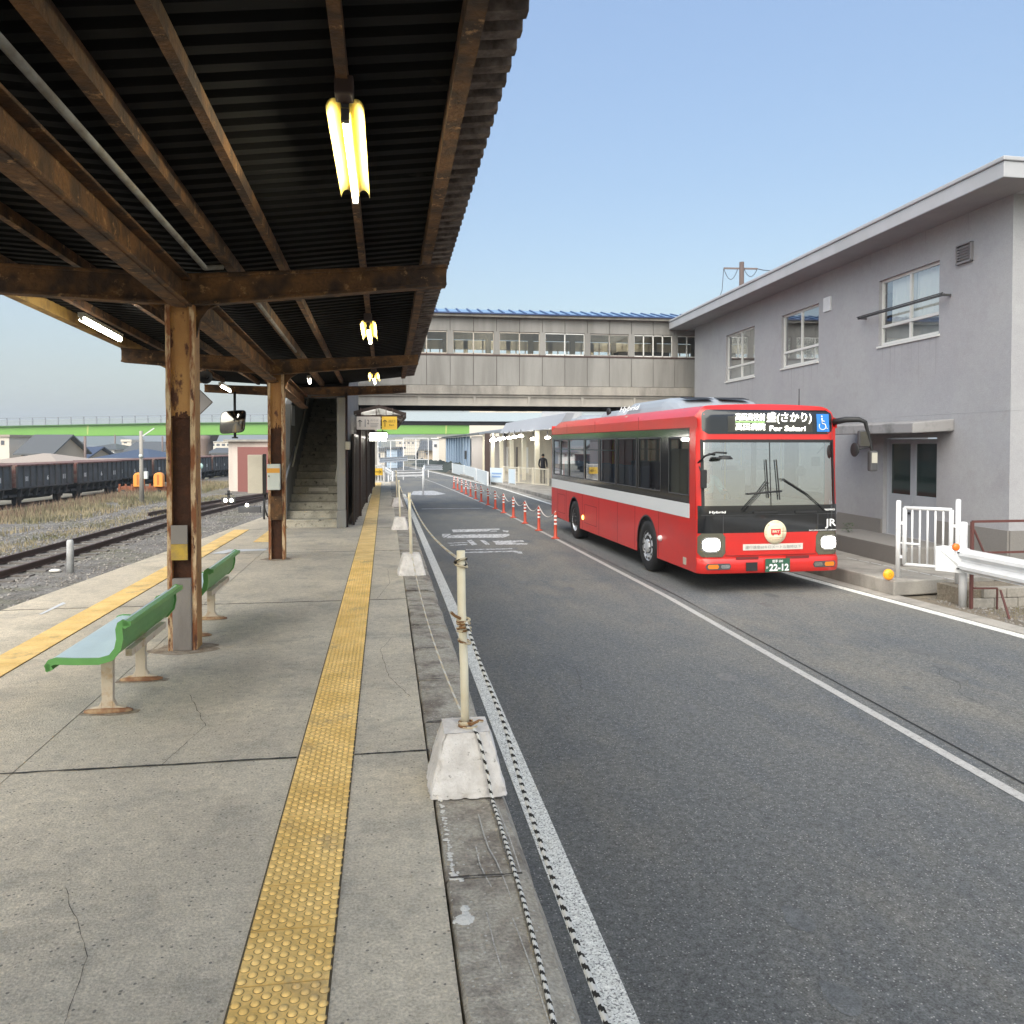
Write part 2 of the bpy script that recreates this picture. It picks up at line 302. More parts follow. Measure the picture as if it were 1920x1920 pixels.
def dup(root,loc,rz=None,label=None,parent=None):
    c=root.copy(); sc.collection.objects.link(c)
    if parent is not None: c.parent=parent
    else:
        c.location=loc
        if rz is not None: c.rotation_euler=(0,0,rz)
    if label: c['label']=label
    for ch in root.children: dup(ch,None,parent=c)
    return c
def textmb(body,O,Rt,U,wd,h,m,depth=.003,mb=None,sx=True,bold=0.0,rtl=False):
    cu=bpy.data.curves.new('t','FONT'); cu.body=body; cu.size=1; cu.align_x='LEFT'; cu.resolution_u=2; cu.offset=bold
    o=bpy.data.objects.new('t',cu); sc.collection.objects.link(o); bpy.context.view_layer.update()
    dg=bpy.context.evaluated_depsgraph_get(); me=bpy.data.meshes.new_from_object(o.evaluated_get(dg))
    vs=[v.co.copy() for v in me.vertices]; fs=[tuple(p.vertices) for p in me.polygons]
    bpy.data.objects.remove(o); bpy.data.curves.remove(cu)
    if mb is None: mb=MB()
    if not vs: return mb
    x0=min(v.x for v in vs); x1=max(v.x for v in vs); y0=min(v.y for v in vs); y1=max(v.y for v in vs)
    Rt=Vector(Rt).normalized(); U=Vector(U).normalized(); Nn=Rt.cross(U); O=Vector(O)
    kx=wd/(x1-x0); ky=h/(y1-y0)
    if m: mb.use(m)
    mb.add([O+Rt*((v.x-x0)*kx)+U*((v.y-y0)*ky)+Nn*depth for v in vs],fs); bpy.data.meshes.remove(me)
    return mb
RZ=-.70; BZ=-1.05
# ================================================================ THE SETTING
mb=MB(); mb.flat([(-1500,-300,-1.35),(1500,-300,-1.35),(1500,2500,-1.35),(-1500,2500,-1.35)]); struct('ground',mb,M['ground'])
# ballast field left of the platform
mb=MB(); mb.flat([(-14.5,-20,BZ),(-2,-20,BZ),(-.8,110,BZ),(-14,110,BZ)]); struct('ballast_bed',mb,M['ballast'])
# road
right=[(8.35,-12),(8.12,5),(8.02,9.2),(7.62,14),(7.1,24),(6.75,32.5),(6.5,43.7),(5.2,60),(3.9,74),(2.2,90),(-2,120),(-10,150)]
left=[(.3,-12),(.3,5),(.3,9.2),(.3,14),(.3,24),(.3,32.5),(.3,43.7),(-.2,60),(-1.2,74),(-3,90),(-8,120),(-18,150)]
mb=MB()
for i in range(len(right)-1): mb.flat([(*left[i],RZ),(*right[i],RZ),(*right[i+1],RZ),(*left[i+1],RZ)])
struct('road',mb,M['asphalt'])
def ribbon(pts,wd,z):
    m=MB()
    for i in range(len(pts)-1):
        (x0,y0),(x1,y1)=pts[i],pts[i+1]; m.flat([(x0,y0,z),(x0+wd,y0,z),(x1+wd,y1,z),(x1,y1,z)])
    return m
mb=ribbon([(.89,-6),(.89,3),(.90,12),(.86,26),(.80,40)],.155,RZ+.004); struct('road_edge_line',mb,M['linewhite'])
mb=ribbon([(4.28,-6),(4.27,5),(4.31,8),(4.38,12.4),(4.27,20.5),(4.10,29.4),(3.55,41.7),(3.08,51),(2.3,62)],.095,RZ+.004); struct('centre_line',mb,M['thinline'])
mb=ribbon([(4.50,-6),(4.49,5),(4.53,8),(4.60,12.4),(4.47,20.5)],.022,RZ+.005); struct('road_seam',mb,M['black'])
rl=[(8.16,-6),(8.0,5),(7.86,9.2),(7.42,14),(6.95,24),(6.55,32.5),(6.25,43.7),(5.0,60),(3.7,74),(2.0,90)]
mb=ribbon(rl,.17,RZ+.004); struct('right_edge_line',mb,M['linewhite'])
mb=MB()
for i in range(len(rl)-1):
    (x0,y0),(x1,y1)=rl[i],rl[i+1]; mb.hexa([(x0+.19,y0,RZ-.05),(x0+.46,y0,RZ-.05),(x1+.46,y1,RZ-.05),(x1+.19,y1,RZ-.05),(x0+.19,y0,RZ+.010),(x0+.46,y0,RZ+.025),(x1+.46,y1,RZ+.025),(x1+.19,y1,RZ+.010)])
struct('kerb',mb,M['oldconc'])
strokes=[[(847,993),(936,991),(938,993),(912,996.5),(850,998)],[(917,994),(930,993),(932,997),(920,997)],[(942,994),(954,995),(952,998),(944,997)],[(829,1001),(846,1001),(833,1009),(829,1006)],[(858,1002.5),(955,1001),(955,1004),(944,1008),(836,1009),(842,1004.5)],[(875,1013),(884,1012),(895,1021),(886,1023)],[(900,1013),(909,1013),(919,1021),(910,1021)],[(922,1014),(980,1013),(983,1015.5),(954,1017),(990,1019),(988,1021),(930,1021),(928,1017)],[(838,1018),(877,1016.5),(877,1018),(842,1019)],[(842,1022),(875,1020),(877,1021.5),(845,1023)],[(873,1030),(960,1028),(961,1029.6),(875,1031.6)],[(868,1035),(965,1032.4),(978,1034.5),(980,1038),(971,1037.4),(962,1034.6),(868,1037)],[(775,921),(812,920),(836,926),(815,928.5),(770,928)],[(868,914),(876,913),(880,916),(870,917)]]
mb=MB()
for s_ in strokes: mb.flat([AZ(x,y,RZ+.005) for x,y in s_][::-1])
mb.flat([AZ(x,y,RZ+.005) for x,y in [(790,954.6),(905,953.4),(905,952.6),(790,953.6)]])
struct('road_lettering',mb,M['wornline'])
mb=MB(); rnd_=random.Random(3)
for _ in range(46):
    cx_=rnd_.choice((2.4,6.1))+rnd_.gauss(0,.45); cy_=rnd_.uniform(2.5,20); r_=rnd_.uniform(.02,.11); e_=rnd_.random()*30; n=14
    mb.flat([(cx_+r_*math.cos(6.283*i/n)*(1+.4*noise.noise(Vector((math.cos(6.283*i/n),math.sin(6.283*i/n),e_)))),cy_+1.6*r_*math.sin(6.283*i/n)*(1+.4*noise.noise(Vector((math.sin(6.283*i/n),math.cos(6.283*i/n),e_+4)))),RZ+.002) for i in range(n)])
struct('oil_stains',mb,mat('oil_stain',(.085,.088,.09),.6,col2=(.115,.12,.122),nscale=14,mix=(.4,.6),grain=.4,gscale=105))
mb=MB()
for (x0_,y0_,n_,a_) in ((5.6,6.2,60,.9),(2.2,7.5,45,2.2),(6.6,9.5,40,1.9)):
    x_,y_,a=x0_,y0_,a_
    for i in range(n_):
        a+=rnd_.gauss(0,.28); a+= (a_-a)*.12; nx,ny=x_+.035*math.cos(a),y_+.035*math.sin(a); w_=.0022; d=Vector((-math.sin(a),math.cos(a)))*w_; mb.flat([(x_-d.x,y_-d.y,RZ+.003),(nx-d.x,ny-d.y,RZ+.003),(nx+d.x,ny+d.y,RZ+.003),(x_+d.x,y_+d.y,RZ+.003)]); x_,y_=nx,ny
struct('road_cracks',mb,mat('road_crack',(.05,.05,.05),.95))
# platform: slabs with open joints, coping stones
mb=MB()
Lx=lambda y:-3.97+ (y-9.1)*.0985 if y>9.1 else -3.97-(9.1-y)*.03
joints=[-8,-.1,4.595,9.17,13.4,17.1,22,27,32,38.0]
for a,b in zip(joints[:-1],joints[1:]):
    g=.011
    for x0,x1 in ((None,-1.95),(-1.942,.222)):
        xa0=Lx(a) if x0 is None else x0; xb0=Lx(b) if x0 is None else x0
        n=14; # slightly ragged joint edge
        ys=[(x1-xa0)*i/n+xa0 for i in range(n+1)]
        front=[(x,a+g*random.uniform(.35,1.3),0) for x in ys]; back=[((x1-xb0)*i/n+xb0,b-g*random.uniform(.35,1.3),0) for i in range(n+1)]
        k=len(mb.v); 
        for p in front: mb.v.append(Vector(p))
        for p in back: mb.v.append(Vector(p))
        for p in front: mb.v.append(Vector((p[0],p[1],-.16)))
        for p in back: mb.v.append(Vector((p[0],p[1],-.16)))
        N1=n+1
        for i in range(n):
            mb.face((k+i,k+i+1,k+N1+i+1,k+N1+i)); mb.face((k+2*N1+i,k+2*N1+i+1,k+i+1,k+i)); mb.face((k+N1+i,k+N1+i+1,k+3*N1+i+1,k+3*N1+i))
        mb.face((k,k+N1,k+3*N1,k+2*N1)); mb.face((k+n,k+2*N1+n,k+3*N1+n,k+N1+n))
struct('platform',mb,M['concrete'])
mb=MB()
for Y_ in joints[1:-1]:
    n=70; 
    for xa,xb in ((Lx(Y_),-.49),(-.175,.235)):
        up=[];lo=[]
        for i in range(n+1):
            x=xa+(xb-xa)*i/n; c=Y_+.010*noise.noise(Vector((x*2.3,Y_,0)))+.006*noise.noise(Vector((x*11,Y_,2))); h=.008+.006*noise.noise(Vector((x*17,Y_,5)))+.003*random.random()
            up.append((x,c+h,.0022)); lo.append((x,c-h,.0022))
        for i in range(n): mb.flat([lo[i],lo[i+1],up[i+1],up[i]])
struct('joint_filler',mb,mat('joint_dark',(.035,.033,.03),.95))
mb=MB()
def crack(pts,w0):
    P2=[]
    for (x0,y0),(x1,y1) in zip(pts[:-1],pts[1:]):
        k=max(2,int(math.hypot(x1-x0,y1-y0)/.03))
        for i in range(k): u=i/k; P2.append((x0+(x1-x0)*u+.012*noise.noise(Vector((x0*9+u*7,y0*5,3))),y0+(y1-y0)*u+.012*noise.noise(Vector((x0*3,y0*7+u*9,8)))))
    for (x0,y0),(x1,y1) in zip(P2[:-1],P2[1:]):
        d=Vector((y0-y1,x1-x0,0)).normalized()*w0*random.uniform(.4,1.2); mb.flat([(x0-d.x,y0-d.y,.0075 if x0>.24 else .002),(x1-d.x,y1-d.y,.0075 if x0>.24 else .002),(x1+d.x,y1+d.y,.0075 if x0>.24 else .002),(x0+d.x,y0+d.y,.0075 if x0>.24 else .002)][::-1])
crack([(.16,5.6),(.02,6.1),(-.05,6.9),(.06,7.4)],.0016); crack([(-1.2,4.6),(-1.1,5.2),(-1.35,5.9)],.0015); crack([(-.1,9.2),(.05,10.3),(.02,11.4)],.002)
crack([(-.9,2.2),(-1.0,2.9),(-1.25,3.4)],.0012)
for k_ in range(10):
    yj=-7.9+.925*math.floor((1.5+7.9)/.925)+.925*k_; crack([(.245,yj),(.36,yj+.004),(.50,yj-.003),(.575,yj)],.008)
struct('cracks',mb,mat('crack_dark',(.06,.052,.045),.95))
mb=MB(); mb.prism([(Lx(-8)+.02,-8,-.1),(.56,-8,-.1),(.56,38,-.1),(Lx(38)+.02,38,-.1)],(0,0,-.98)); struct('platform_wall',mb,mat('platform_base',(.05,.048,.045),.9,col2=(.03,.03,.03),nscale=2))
mb=MB(); cru=MB(); y=-7.9
while y<37.6:
    l=.925; x0=.236+random.uniform(-.006,.006)-(.0024*max(y-5,0)); a,b=y+.010,y+l-.010; dz=random.uniform(-.006,.006)
    prof=[(x0,-.12),(x0,-.012),(x0+.012,dz),(.49,dz-.004),(.565,dz-.022),(.595,-.075),(.60,-.26),(.56,-.30)]
    k=len(mb.v); NS=5; 
    for j in range(NS+1):
        yy=a+(b-a)*j/NS
        for i,(px,pz) in enumerate(prof): mb.v.append(Vector((px+random.uniform(-.004,.004),yy,pz+(random.uniform(-.0015,.0015)))))
    n=len(prof)
    for j in range(NS):
        for i in range(n-1): mb.face((k+j*n+i,k+j*n+i+1,k+(j+1)*n+i+1,k+(j+1)*n+i))
    mb.face([k+i for i in range(n)][::-1]); mb.face([k+NS*n+i for i in range(n)])
    y+=l
struct('platform_coping',mb,M['coping'],bevel=0)
cl=[(3.93,3.10,.262,.006,80),(3.0,2.90,.285,.012,26),(2.93,2.90,.275,.018,22),(2.6,1.9,.25,.004,40),(3.25,3.18,.268,.012,12),(4.7,4.0,.25,.004,20)]
for (ya,yb,xc,sz,n_) in cl:
    for _ in range(n_):
        y=random.uniform(yb,ya); x=xc+random.gauss(0,.004 if n_>25 else .010)-.01*(y-3.4)*.2; s_=sz*random.uniform(.5,1.4); sd0=random.random()*50; ecc=random.uniform(.6,1.6)
        cru.grid(lambda u,v:(x+s_*ecc*math.cos(6.283*u)*math.sin(1.57*v)*(1+.55*noise.noise(Vector((math.cos(6.283*u)*2,math.sin(6.283*u)*2,sd0)))),y+s_*1.3*math.sin(6.283*u)*math.sin(1.57*v)*(1+.5*noise.noise(Vector((math.sin(6.283*u)*2,math.cos(6.283*u)*2,sd0+9)))),.001+s_*.22*math.cos(1.57*v)),9,2)
c_=build('lime_crust',cru,M['crust']); c_['kind']='structure'
mb=MB()
for path in ([(.42,3.75),(.422,3.55),(.428,3.42),(.445,3.32),(.455,3.2),(.462,3.08),(.462,3.0)],[(.375,3.45),(.375,3.3),(.39,3.18),(.40,3.12)],[(.45,2.9),(.462,2.7),(.47,2.55),(.475,2.3)],[(.36,2.95),(.362,2.75),(.37,2.6)],[(.52,3.8),(.53,3.5),(.532,3.2)]):
    for (x0,y0),(x1,y1) in zip(path[:-1],path[1:]): mb.flat([(x0,y0,.0035),(x1,y1,.0035),(x1+.005,y1,.0035),(x0+.005,y0,.0035)])
c_=struct('chalk_marks',mb,mat('chalk',(.42,.40,.37),.9,grain=.4,gscale=120))
# tactile paving
def tactile(name,x0,yy0,yy1,dx=0,domes_to=14,mat_=None):
    mb=MB(); y=yy0; t=.3; broken=0
    while y<yy1:
        xa=x0+dx*(y-yy0); xb=x0+dx*(y+t-yy0); g=.0045
        mb.use(M['yellow'])
        c=[(xa+g,y+g),(xa+t-g,y+g),(xb+t-g,y+t-g),(xb+g,y+t-g)]
        if name=='tactile_paving' and abs(y-2.75)<.16 and False: pass
        mb.prism([(px,py,.0015) for px,py in c],(0,0,.0055))
        if y<domes_to:
            pts=[(i,j) for j in range(9) for i in range(5)]
            for a,b in pts:
                cx=xa+.020+.0590*a+(.0295 if b%2 else 0); cy=y+.024+.0315*b
                if cx>xa+t-.012: continue
                r=.0142; k=len(mb.v); seg=10 if y<4.5 else 6
                mb.use(M['shadering']).add([(cx+r*1.28*math.cos(6.2832*s_/seg),cy+r*1.28*math.sin(6.2832*s_/seg),.0074) for s_ in range(seg)],[tuple(range(seg))]) if y<7 else None  # dark ring paints the shading round each dome, with some grime
                k=len(mb.v); mb.use(M['yellow']); mb.smooth=True
                for q,(rr,h) in enumerate(((r,.007),(r*.82,.0125),(r*.42,.0150))):
                    for s_ in range(seg): an=6.2832*s_/seg; mb.v.append(Vector((cx+rr*math.cos(an),cy+rr*math.sin(an),h)))
                for q in range(2):
                    for s_ in range(seg): mb.face((k+q*seg+s_,k+q*seg+(s_+1)%seg,k+(q+1)*seg+(s_+1)%seg,k+(q+1)*seg+s_))
                mb.face([k+2*seg+s_ for s_ in range(seg)]); mb.smooth=False
        y+=t
    o=struct(name,mb,M['yellow'])
    b_=MB(); b_.flat([(x0-.004,yy0,.0012),(x0+.304,yy0,.0012),(x0+.304+dx*(y-yy0),y,.0012),(x0-.004+dx*(y-yy0),y,.0012)]); struct('tactile_bedding',b_,M['bedding']); return o
tactile('tactile_paving',-.482,-.35,37.0,dx=0.0,domes_to=12)
tactile('tactile_paving',-3.165,3.0,17.0,dx=.0098,domes_to=0)
tactile('tactile_paving',-2.32,14.9,20.5,dx=0,domes_to=0)
mb=MB(); mb.flat([AZ(x,y,.006) for x,y in [(395,1038),(428,1030),(500,1029),(500,1032),(432,1034.5),(420,1038)]][::-1]); mb.flat([AZ(x,y,.004) for x,y in [(72,1152),(118,1129),(124,1131),(78,1152)]]); struct('platform_marking',mb,M['white'])
mb=MB(); mb.flat([(-8,-8,-1.03),(-3.6,-8,-1.03),(-2.9,20,-1.03),(-4.1,20,-1.03)]); struct('trackside_strip',mb,M['pathas'])
# ---- right side: walkway slab, dirt verge, door steps
mb=MB(); mb.flat([(8.3,-12,-.715),(30,-12,-.715),(30,80,-.715),(7.0,80,-.715),(6.9,45,-.715),(7.0,30,-.715),(7.9,14,-.715),(8.2,9,-.715)]); struct('verge',mb,M['dirt'])
mb=MB(); mb.prism([(7.99,11.85,-.69),(9.98,12.1,-.69),(10.55,28,-.69),(7.25,34,-.69),(7.35,28,-.69),(7.7,16.5,-.69)],(0,0,.24)); struct('walkway',mb,M['oldconc'],bevel=.02)
mb=MB(); mb.prism([(7.2,34,-.7),(10.6,28,-.7),(11.5,60,-.7),(5.6,62,-.7)],(0,0,.16)); struct('station_pavement',mb,M['oldconc'])
mb=MB()
for i in range(9):
    a=AZ(1588+i*23,1046+i*4.7,-.445); b=AZ(1588+i*23+19,1046+(i+.85)*4.7,-.445); mb.flat([a,b,b+Vector((.02,.05,0)),a+Vector((.02,.05,0))])
struct('walkway_line',mb,M['white'])
# stones on ballast and dirt: nobody can count them
def stones(name,n,fn,s0,s1,m):
    mb=MB()
    base=[Vector(v) for v in ((1,0,0),(-1,0,0),(0,1,0),(0,-1,0),(0,0,1),(0,0,-.6))]
    fs=[(0,2,4),(2,1,4),(1,3,4),(3,0,4),(2,0,5),(1,2,5),(3,1,5),(0,3,5)]
    for _ in range(n):
        p=fn(); s_=random.uniform(s0,s1); a=random.uniform(0,6.28); c,d=math.cos(a),math.sin(a)
        vs=[]
        for b in base:
            q=Vector((b.x*random.uniform(.7,1.2),b.y*random.uniform(.5,1),b.z*random.uniform(.5,.9)))*s_
            vs.append(p+Vector((q.x*c-q.y*d,q.x*d+q.y*c,q.z)))
        mb.add(vs,fs)
    o=build(name,mb,m); o['kind']='stuff'; return o
def fb():
    y=random.uniform(8,42)**1; return Vector((-random.uniform(3.0,12.5)-(0 if y>9 else .8),y,BZ+.01))
stones('ballast_stones',9000,fb,.02,.05,M['stone'])
stones('verge_gravel',900,lambda:Vector((random.uniform(8.4,9.9),random.uniform(8.5,11.7),-.712)),.008,.03,M['stone'])
# rails: slightly diverging track on the left
def pl(p,z): return [Vector((x,y,z)) for x,y in p]
trk=[(-9.4,12),(-8.78,20.2),(-8.15,32),(-7.2,40),(-6.0,48),(-3.6,62)]
def rail(pts,off,name,label):
    mb=MB(); P_=[Vector((x,y,0)) for x,y in pts]
    Q=[]
    for i,p in enumerate(P_):
        d=(P_[min(i+1,len(P_)-1)]-P_[max(i-1,0)]).normalized(); r=Vector((d.y,-d.x,0)); Q.append(p+r*off)
    for z0,z1,wd in ((BZ+.03,BZ+.045,.12),(BZ+.045,BZ+.13,.02),(BZ+.13,BZ+.165,.065)):
        for a,b in zip(Q[:-1],Q[1:]): mb.bar(a+Vector((0,0,(z0+z1)/2)),b+Vector((0,0,(z0+z1)/2)),wd,z1-z0)
    return tag(build(name,mb,M['railm']),label,'rail','track rails')
rail(trk,0,'rail','rusty rail of the near track, far side'); rail(trk,1.067,'rail','rusty rail of the near track, nearest the platform')
tr2=[(-12.0,30),(-9.6,40),(-6.9,46),(-4.2,54)]
rail([(-9.0,33),(-8.2,38.5),(-6.2,46),(-2.8,58)],0,'rail','rusty switch rail curving away to the right, left one'); rail([(-9.0,33),(-8.2,38.5),(-6.2,46),(-2.8,58)],1.067,'rail','rusty switch rail curving away to the right, right one')
sl=MB(); sl.bbox(-1.0,1.0,-.11,.11,BZ-.03,BZ+.032,.01); sl0=None
k=0; y=12.0
while y<47:
    for (x0,y0),(x1,y1) in zip(trk[:-1],trk[1:]):
        if y0<=y<y1: x=x0+(x1-x0)*(y-y0)/(y1-y0); ang=-math.atan2(x1-x0,y1-y0)
    if sl0 is None: sl0=build('sleeper',sl,M['sleeper']); tag(sl0,'dark sleeper half sunk in ballast under the near track','sleeper','sleepers of the near track'); o=sl0
    else: o=sl0.copy(); sc.collection.objects.link(o)
    o.location=(x+.533,y,0); o.rotation_euler=(0,0,ang); y+=.66
# grass
def blades(name,n,fn,h0,h1,m,wd=.02):
    mb=MB()
    for _ in range(n):
        p=fn(); h=random.uniform(h0,h1); a=random.uniform(0,6.28); l=random.uniform(-.3,.3)*h; l2=random.uniform(-.3,.3)*h
        d=Vector((math.cos(a),math.sin(a),0))*wd; mb.add([p-d,p+d,p+Vector((l,l2,h))],[(0,1,2)])
    o=build(name,mb,m); o['kind']='stuff'; return o
def gp():
    while True:
        y=random.uniform(24,62); x=-11.4-(y-24)*-.02-random.uniform(0,1)**.8*4.4
        if noise.noise(Vector((x*.35,y*.25,0)))>-.25: return Vector((x+ (y-24)*.03,y,BZ-.02))
blades('dry_grass',16000,gp,.06,.28,M['grass'],.025)
blades('tall_dry_weeds',3200,lambda:(lambda y:Vector((-14.3+(y-30)*.045+random.gauss(0,.5),y,-1.15)))(random.uniform(26,60)),.15,.62,M['weed'],.018)
blades('track_weeds',5000,lambda:(lambda y:Vector((-10.2+(y-20)*.06+random.gauss(0,.45),y,BZ-.01)))(random.uniform(17,46)),.03,.12,M['grass'],.02)
blades('verge_grass',1600,lambda:Vector((random.uniform(8.6,9.9),random.uniform(8.0,11.6),-.715)),.01,.05,M['grass'],.006)
# mountains
def ridge(name,pts,Z,base,m,thick=80):
    mb=MB(); top=[AC(x,y,Z) for x,y in pts]; bot=[Vector((p.x,p.y,base)) for p in top]
    off=Vector((0,thick,0))
    for i in range(len(top)-1):
        mb.flat([bot[i],bot[i+1],top[i+1],top[i]]); mb.flat([top[i],top[i+1],top[i+1]+off+Vector((0,0,-10)),top[i]+off+Vector((0,0,-10))])
    return struct(name,mb,m)
ridge('mountains',[(-300,826),(0,824),(60,822),(120,818),(150,817),(190,815),(222,816),(236,822),(260,826),(330,829),(420,828),(520,830),(700,829),(750,824),(800,826),(860,822),(940,818),(1100,812),(1400,818),(2100,826)],1500,-20,M['mount'])
ridge('hill',[(715,823),(740,820),(790,816),(812,812),(850,810),(900,808),(1100,806)],420,-10,M['mount2'],40)
# ================================================================ CANOPY
rzc=lambda X,Y:(3.175+ (X+1.62)*.125 if X>-1.62 else 3.175-(X+1.62)*.055)-.028*(Y-7.2)
can=thing('platform_canopy','long rusty steel platform canopy with a black corrugated roof over the platform','canopy',(-1.62,7.2,0))
mb=MB(); per=.17; Y=-8.0; prof=[]
while Y<18.2: prof+=[(Y,.05),(Y+.07,.05),(Y+.085,0),(Y+.155,0)]; Y+=per
def sheet(xs,name,m):
    mb=MB()
    k=len(mb.v)
    for X in xs:
        for (Yy,dz) in prof: mb.v.append(Vector((X,Yy,rzc(X,Yy)+.12+dz)))
    n=len(prof)
    for i in range(len(xs)-1):
        for j in range(n-1): mb.face((k+i*n+j,k+(i+1)*n+j,k+(i+1)*n+j+1,k+i*n+j+1))
    return mb
o=build('sheet_overhang',sheet([.43,.64],'',None),M['litedge'],can); sd_=o.modifiers.new('s','SOLIDIFY'); sd_.thickness=.006  # overhang coloured lighter brown to stand for light on its underside
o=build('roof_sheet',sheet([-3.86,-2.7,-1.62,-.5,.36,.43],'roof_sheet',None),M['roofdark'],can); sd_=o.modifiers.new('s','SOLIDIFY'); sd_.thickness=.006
mb=MB()
for j in range(len(prof)-1):
    (ya,da),(yb,db)=prof[j],prof[j+1]
    for X,s_ in ((.64,1),(-3.86,-1)):
        mb.flat([(X+.002*s_,ya,rzc(X,ya)+.112+da),(X+.002*s_,yb,rzc(X,yb)+.112+db),(X+.002*s_,yb,rzc(X,yb)+.128+db),(X+.002*s_,ya,rzc(X,ya)+.128+da)][::s_])
build('sheet_rim',mb,M['litedge'],can)
def purlin(X,wd=.055,h=.09,m='rustbeam',dz=0,y0=-8,y1=17.6):
    mb=MB(); mb.bar((X,y0,rzc(X,y0)+.12-h/2-.004+dz),(X,y1,rzc(X,y1)+.12-h/2-.004+dz),wd,h); return build('purlin',mb,M[m],can)
for X in (-.9,-.2,-2.6,-3.3): purlin(X)
purlin(.38,.085,.12); purlin(-1.30,.075,.11); purlin(-3.74,.11,.13,m='lityel')  # left edge purlin coloured yellow to look lit by the lamps
mb=MB(); mb.tube([(-1.46,-8,rzc(-1.46,-8)+.0),(-1.46,7.05,rzc(-1.46,7.05)-.02),(-1.33,7.12,rzc(-1.4,7.1))],.022,8); build('conduit',mb,M['conduit'],can)
mb=MB(); mb.tube([(-1.28,7.4,rzc(-1.3,7.4)-.0),(-1.28,12.2,rzc(-1.3,12.2))],.02,8); build('conduit',mb,M['conduit'],can)
# I-beams
def ibeam(mb,a,b,h,wd,t=.02):
    a=Vector(a); b=Vector(b); up=Vector((0,0,h/2-t/2)); mb.bar(a,b,.016,h-2*t); mb.bar(a+up,b+up,wd,t); mb.bar(a-up,b-up,wd,t)
for (Yb,r,c,l,xr,xl) in ((1.95,(3.43,3.25),(3.27,3.04),(3.33,3.10),.53,-3.7),(7.2,(3.287,3.11),(3.115,2.885),(3.20,2.98),.53,-3.72),(12.4,(3.068,2.925),(2.935,2.75),(3.096,2.90),.49,-3.70),(17.45,(2.979,2.822),(2.88,2.70),(2.945,2.793),.44,-3.63)):
    for (xe,ze) in ((xr,r),(xl,l)):
        mb=MB(); x0=-1.62; d=.075
        mb.hexa([(x0,Yb-d,c[1]),(xe,Yb-d,ze[1]),(xe,Yb+d,ze[1]),(x0,Yb+d,c[1]),(x0,Yb-d,c[0]+.03),(xe,Yb-d,ze[0]),(xe,Yb+d,ze[0]),(x0,Yb+d,c[0]+.03)] if xe>x0 else [(xe,Yb-d,ze[1]),(x0,Yb-d,c[1]),(x0,Yb+d,c[1]),(xe,Yb+d,ze[1]),(xe,Yb-d,ze[0]),(x0,Yb-d,c[0]+.03),(x0,Yb+d,c[0]+.03),(xe,Yb+d,ze[0])])
        s_=1 if xe>x0 else -1
        mb.bar((x0+s_*.1,Yb-d-.012,c[1]+.012),(xe,Yb-d-.012,ze[1]+.012),.03,.028); mb.bar((x0+s_*.1,Yb-d-.012,c[0]+.01),(xe,Yb-d-.012,ze[0]-.012),.03,.028)
        build('cross_beam',mb,M['rustbeam'],can,bevel=.006)
for (y0,y1) in ((-8,1.85),(2.05,7.1),(7.3,12.3),(12.5,17.35)):
    mb=MB(); z0=3.04-.038*(y0-4.1); z1=3.04-.038*(y1-4.1); ibeam(mb,(-1.66,y0,z0+.06),(-1.66,y1,z1+.06),.24,.17)
    mb.bar((-1.66,y0,z0-.045),(-1.66,y1,z1-.045),.10,.05); build('main_girder',mb,M['rustbeam'],can,bevel=.005)
def column(X,Y,top,wd=.25,label=None):
    mb=MB(); t=.032; d=.2
    for s_ in (-1,1): mb.use(M['post']).box(X+s_*(wd/2)-t*(s_>0),X+s_*(wd/2)+t*(s_<0),Y-d/2,Y+d/2,0,top)
    mb.use(M['post']).box(X-wd/2+t,X+wd/2-t,Y-d/2+.035,Y-d/2+.055,1.96,top)
    mb.use(M['web']).box(X-wd/2+t,X+wd/2-t,Y-d/2+.05,Y-d/2+.065,0,2.0)
    # ragged border of the rust patch
    for i in range(16): 
        xx=X-wd/2+t+ (wd-2*t)*i/16; mb.box(xx,xx+(wd-2*t)/16,Y-d/2+.030,Y-d/2+.036,1.95,1.96+random.uniform(.0,.09)*(1-abs(i-8)/9))
    o=build('column',mb,None,can,label)
    fl=MB()
    for s_ in (-1,1):
        n=46; x0=X+s_*(wd/2-t/2)
        def fn(u,v,s_=s_,x0=x0):
            yy=0+top*v; xx=x0-(t*.62)+t*1.24*u; bulge=.007*noise.noise(Vector((u*3,yy*9,X*7+s_)))+.004
            return (xx+.004*noise.noise(Vector((yy*7,s_*3,X))),Y-d/2-.004-bulge,yy)
        fl.grid(fn,4,n)
    build('peeling_edge',fl,M['peel'],o)
    for s_ in (-1,1):
        g=MB(); g.prism([(X+s_*wd/2,Y-.02,top-.02),(X+s_*(wd/2+.20),Y-.02,top-.005),(X+s_*(wd/2+.09),Y-.02,top-.07),(X+s_*(wd/2+.03),Y-.02,top-.16),(X+s_*wd/2,Y-.02,top-.30)][::s_],(0,.04,0)); build('gusset',g,M['rustbeam'],o)
    return o
c1=column(-1.685,7.25,2.93,.225); c2=column(-1.615,12.7,2.80,.23); column(-1.66,2.0,3.1)
Yf=7.25-.1
mb=MB(); mb.box(-1.685-.078,-1.685+.078,Yf-.022,Yf+.03,0,.61); build('concrete_casing',mb,M['greypatch'],can,'grey painted casing round the foot of the nearest column',bevel=.01)
mb=MB(); mb.use(M['greypatch']).box(-1.765,-1.635,Yf-.03,Yf-.012,.90,1.055); mb.use(mat('faded_yellow',(.55,.36,.05),.6,col2=(.35,.24,.08),nscale=14)).box(-1.765,-1.635,Yf-.03,Yf-.012,.765,.897); tag(build('number_plate_board',mb),'small blank board, grey above and faded yellow below, on the nearest column','board')
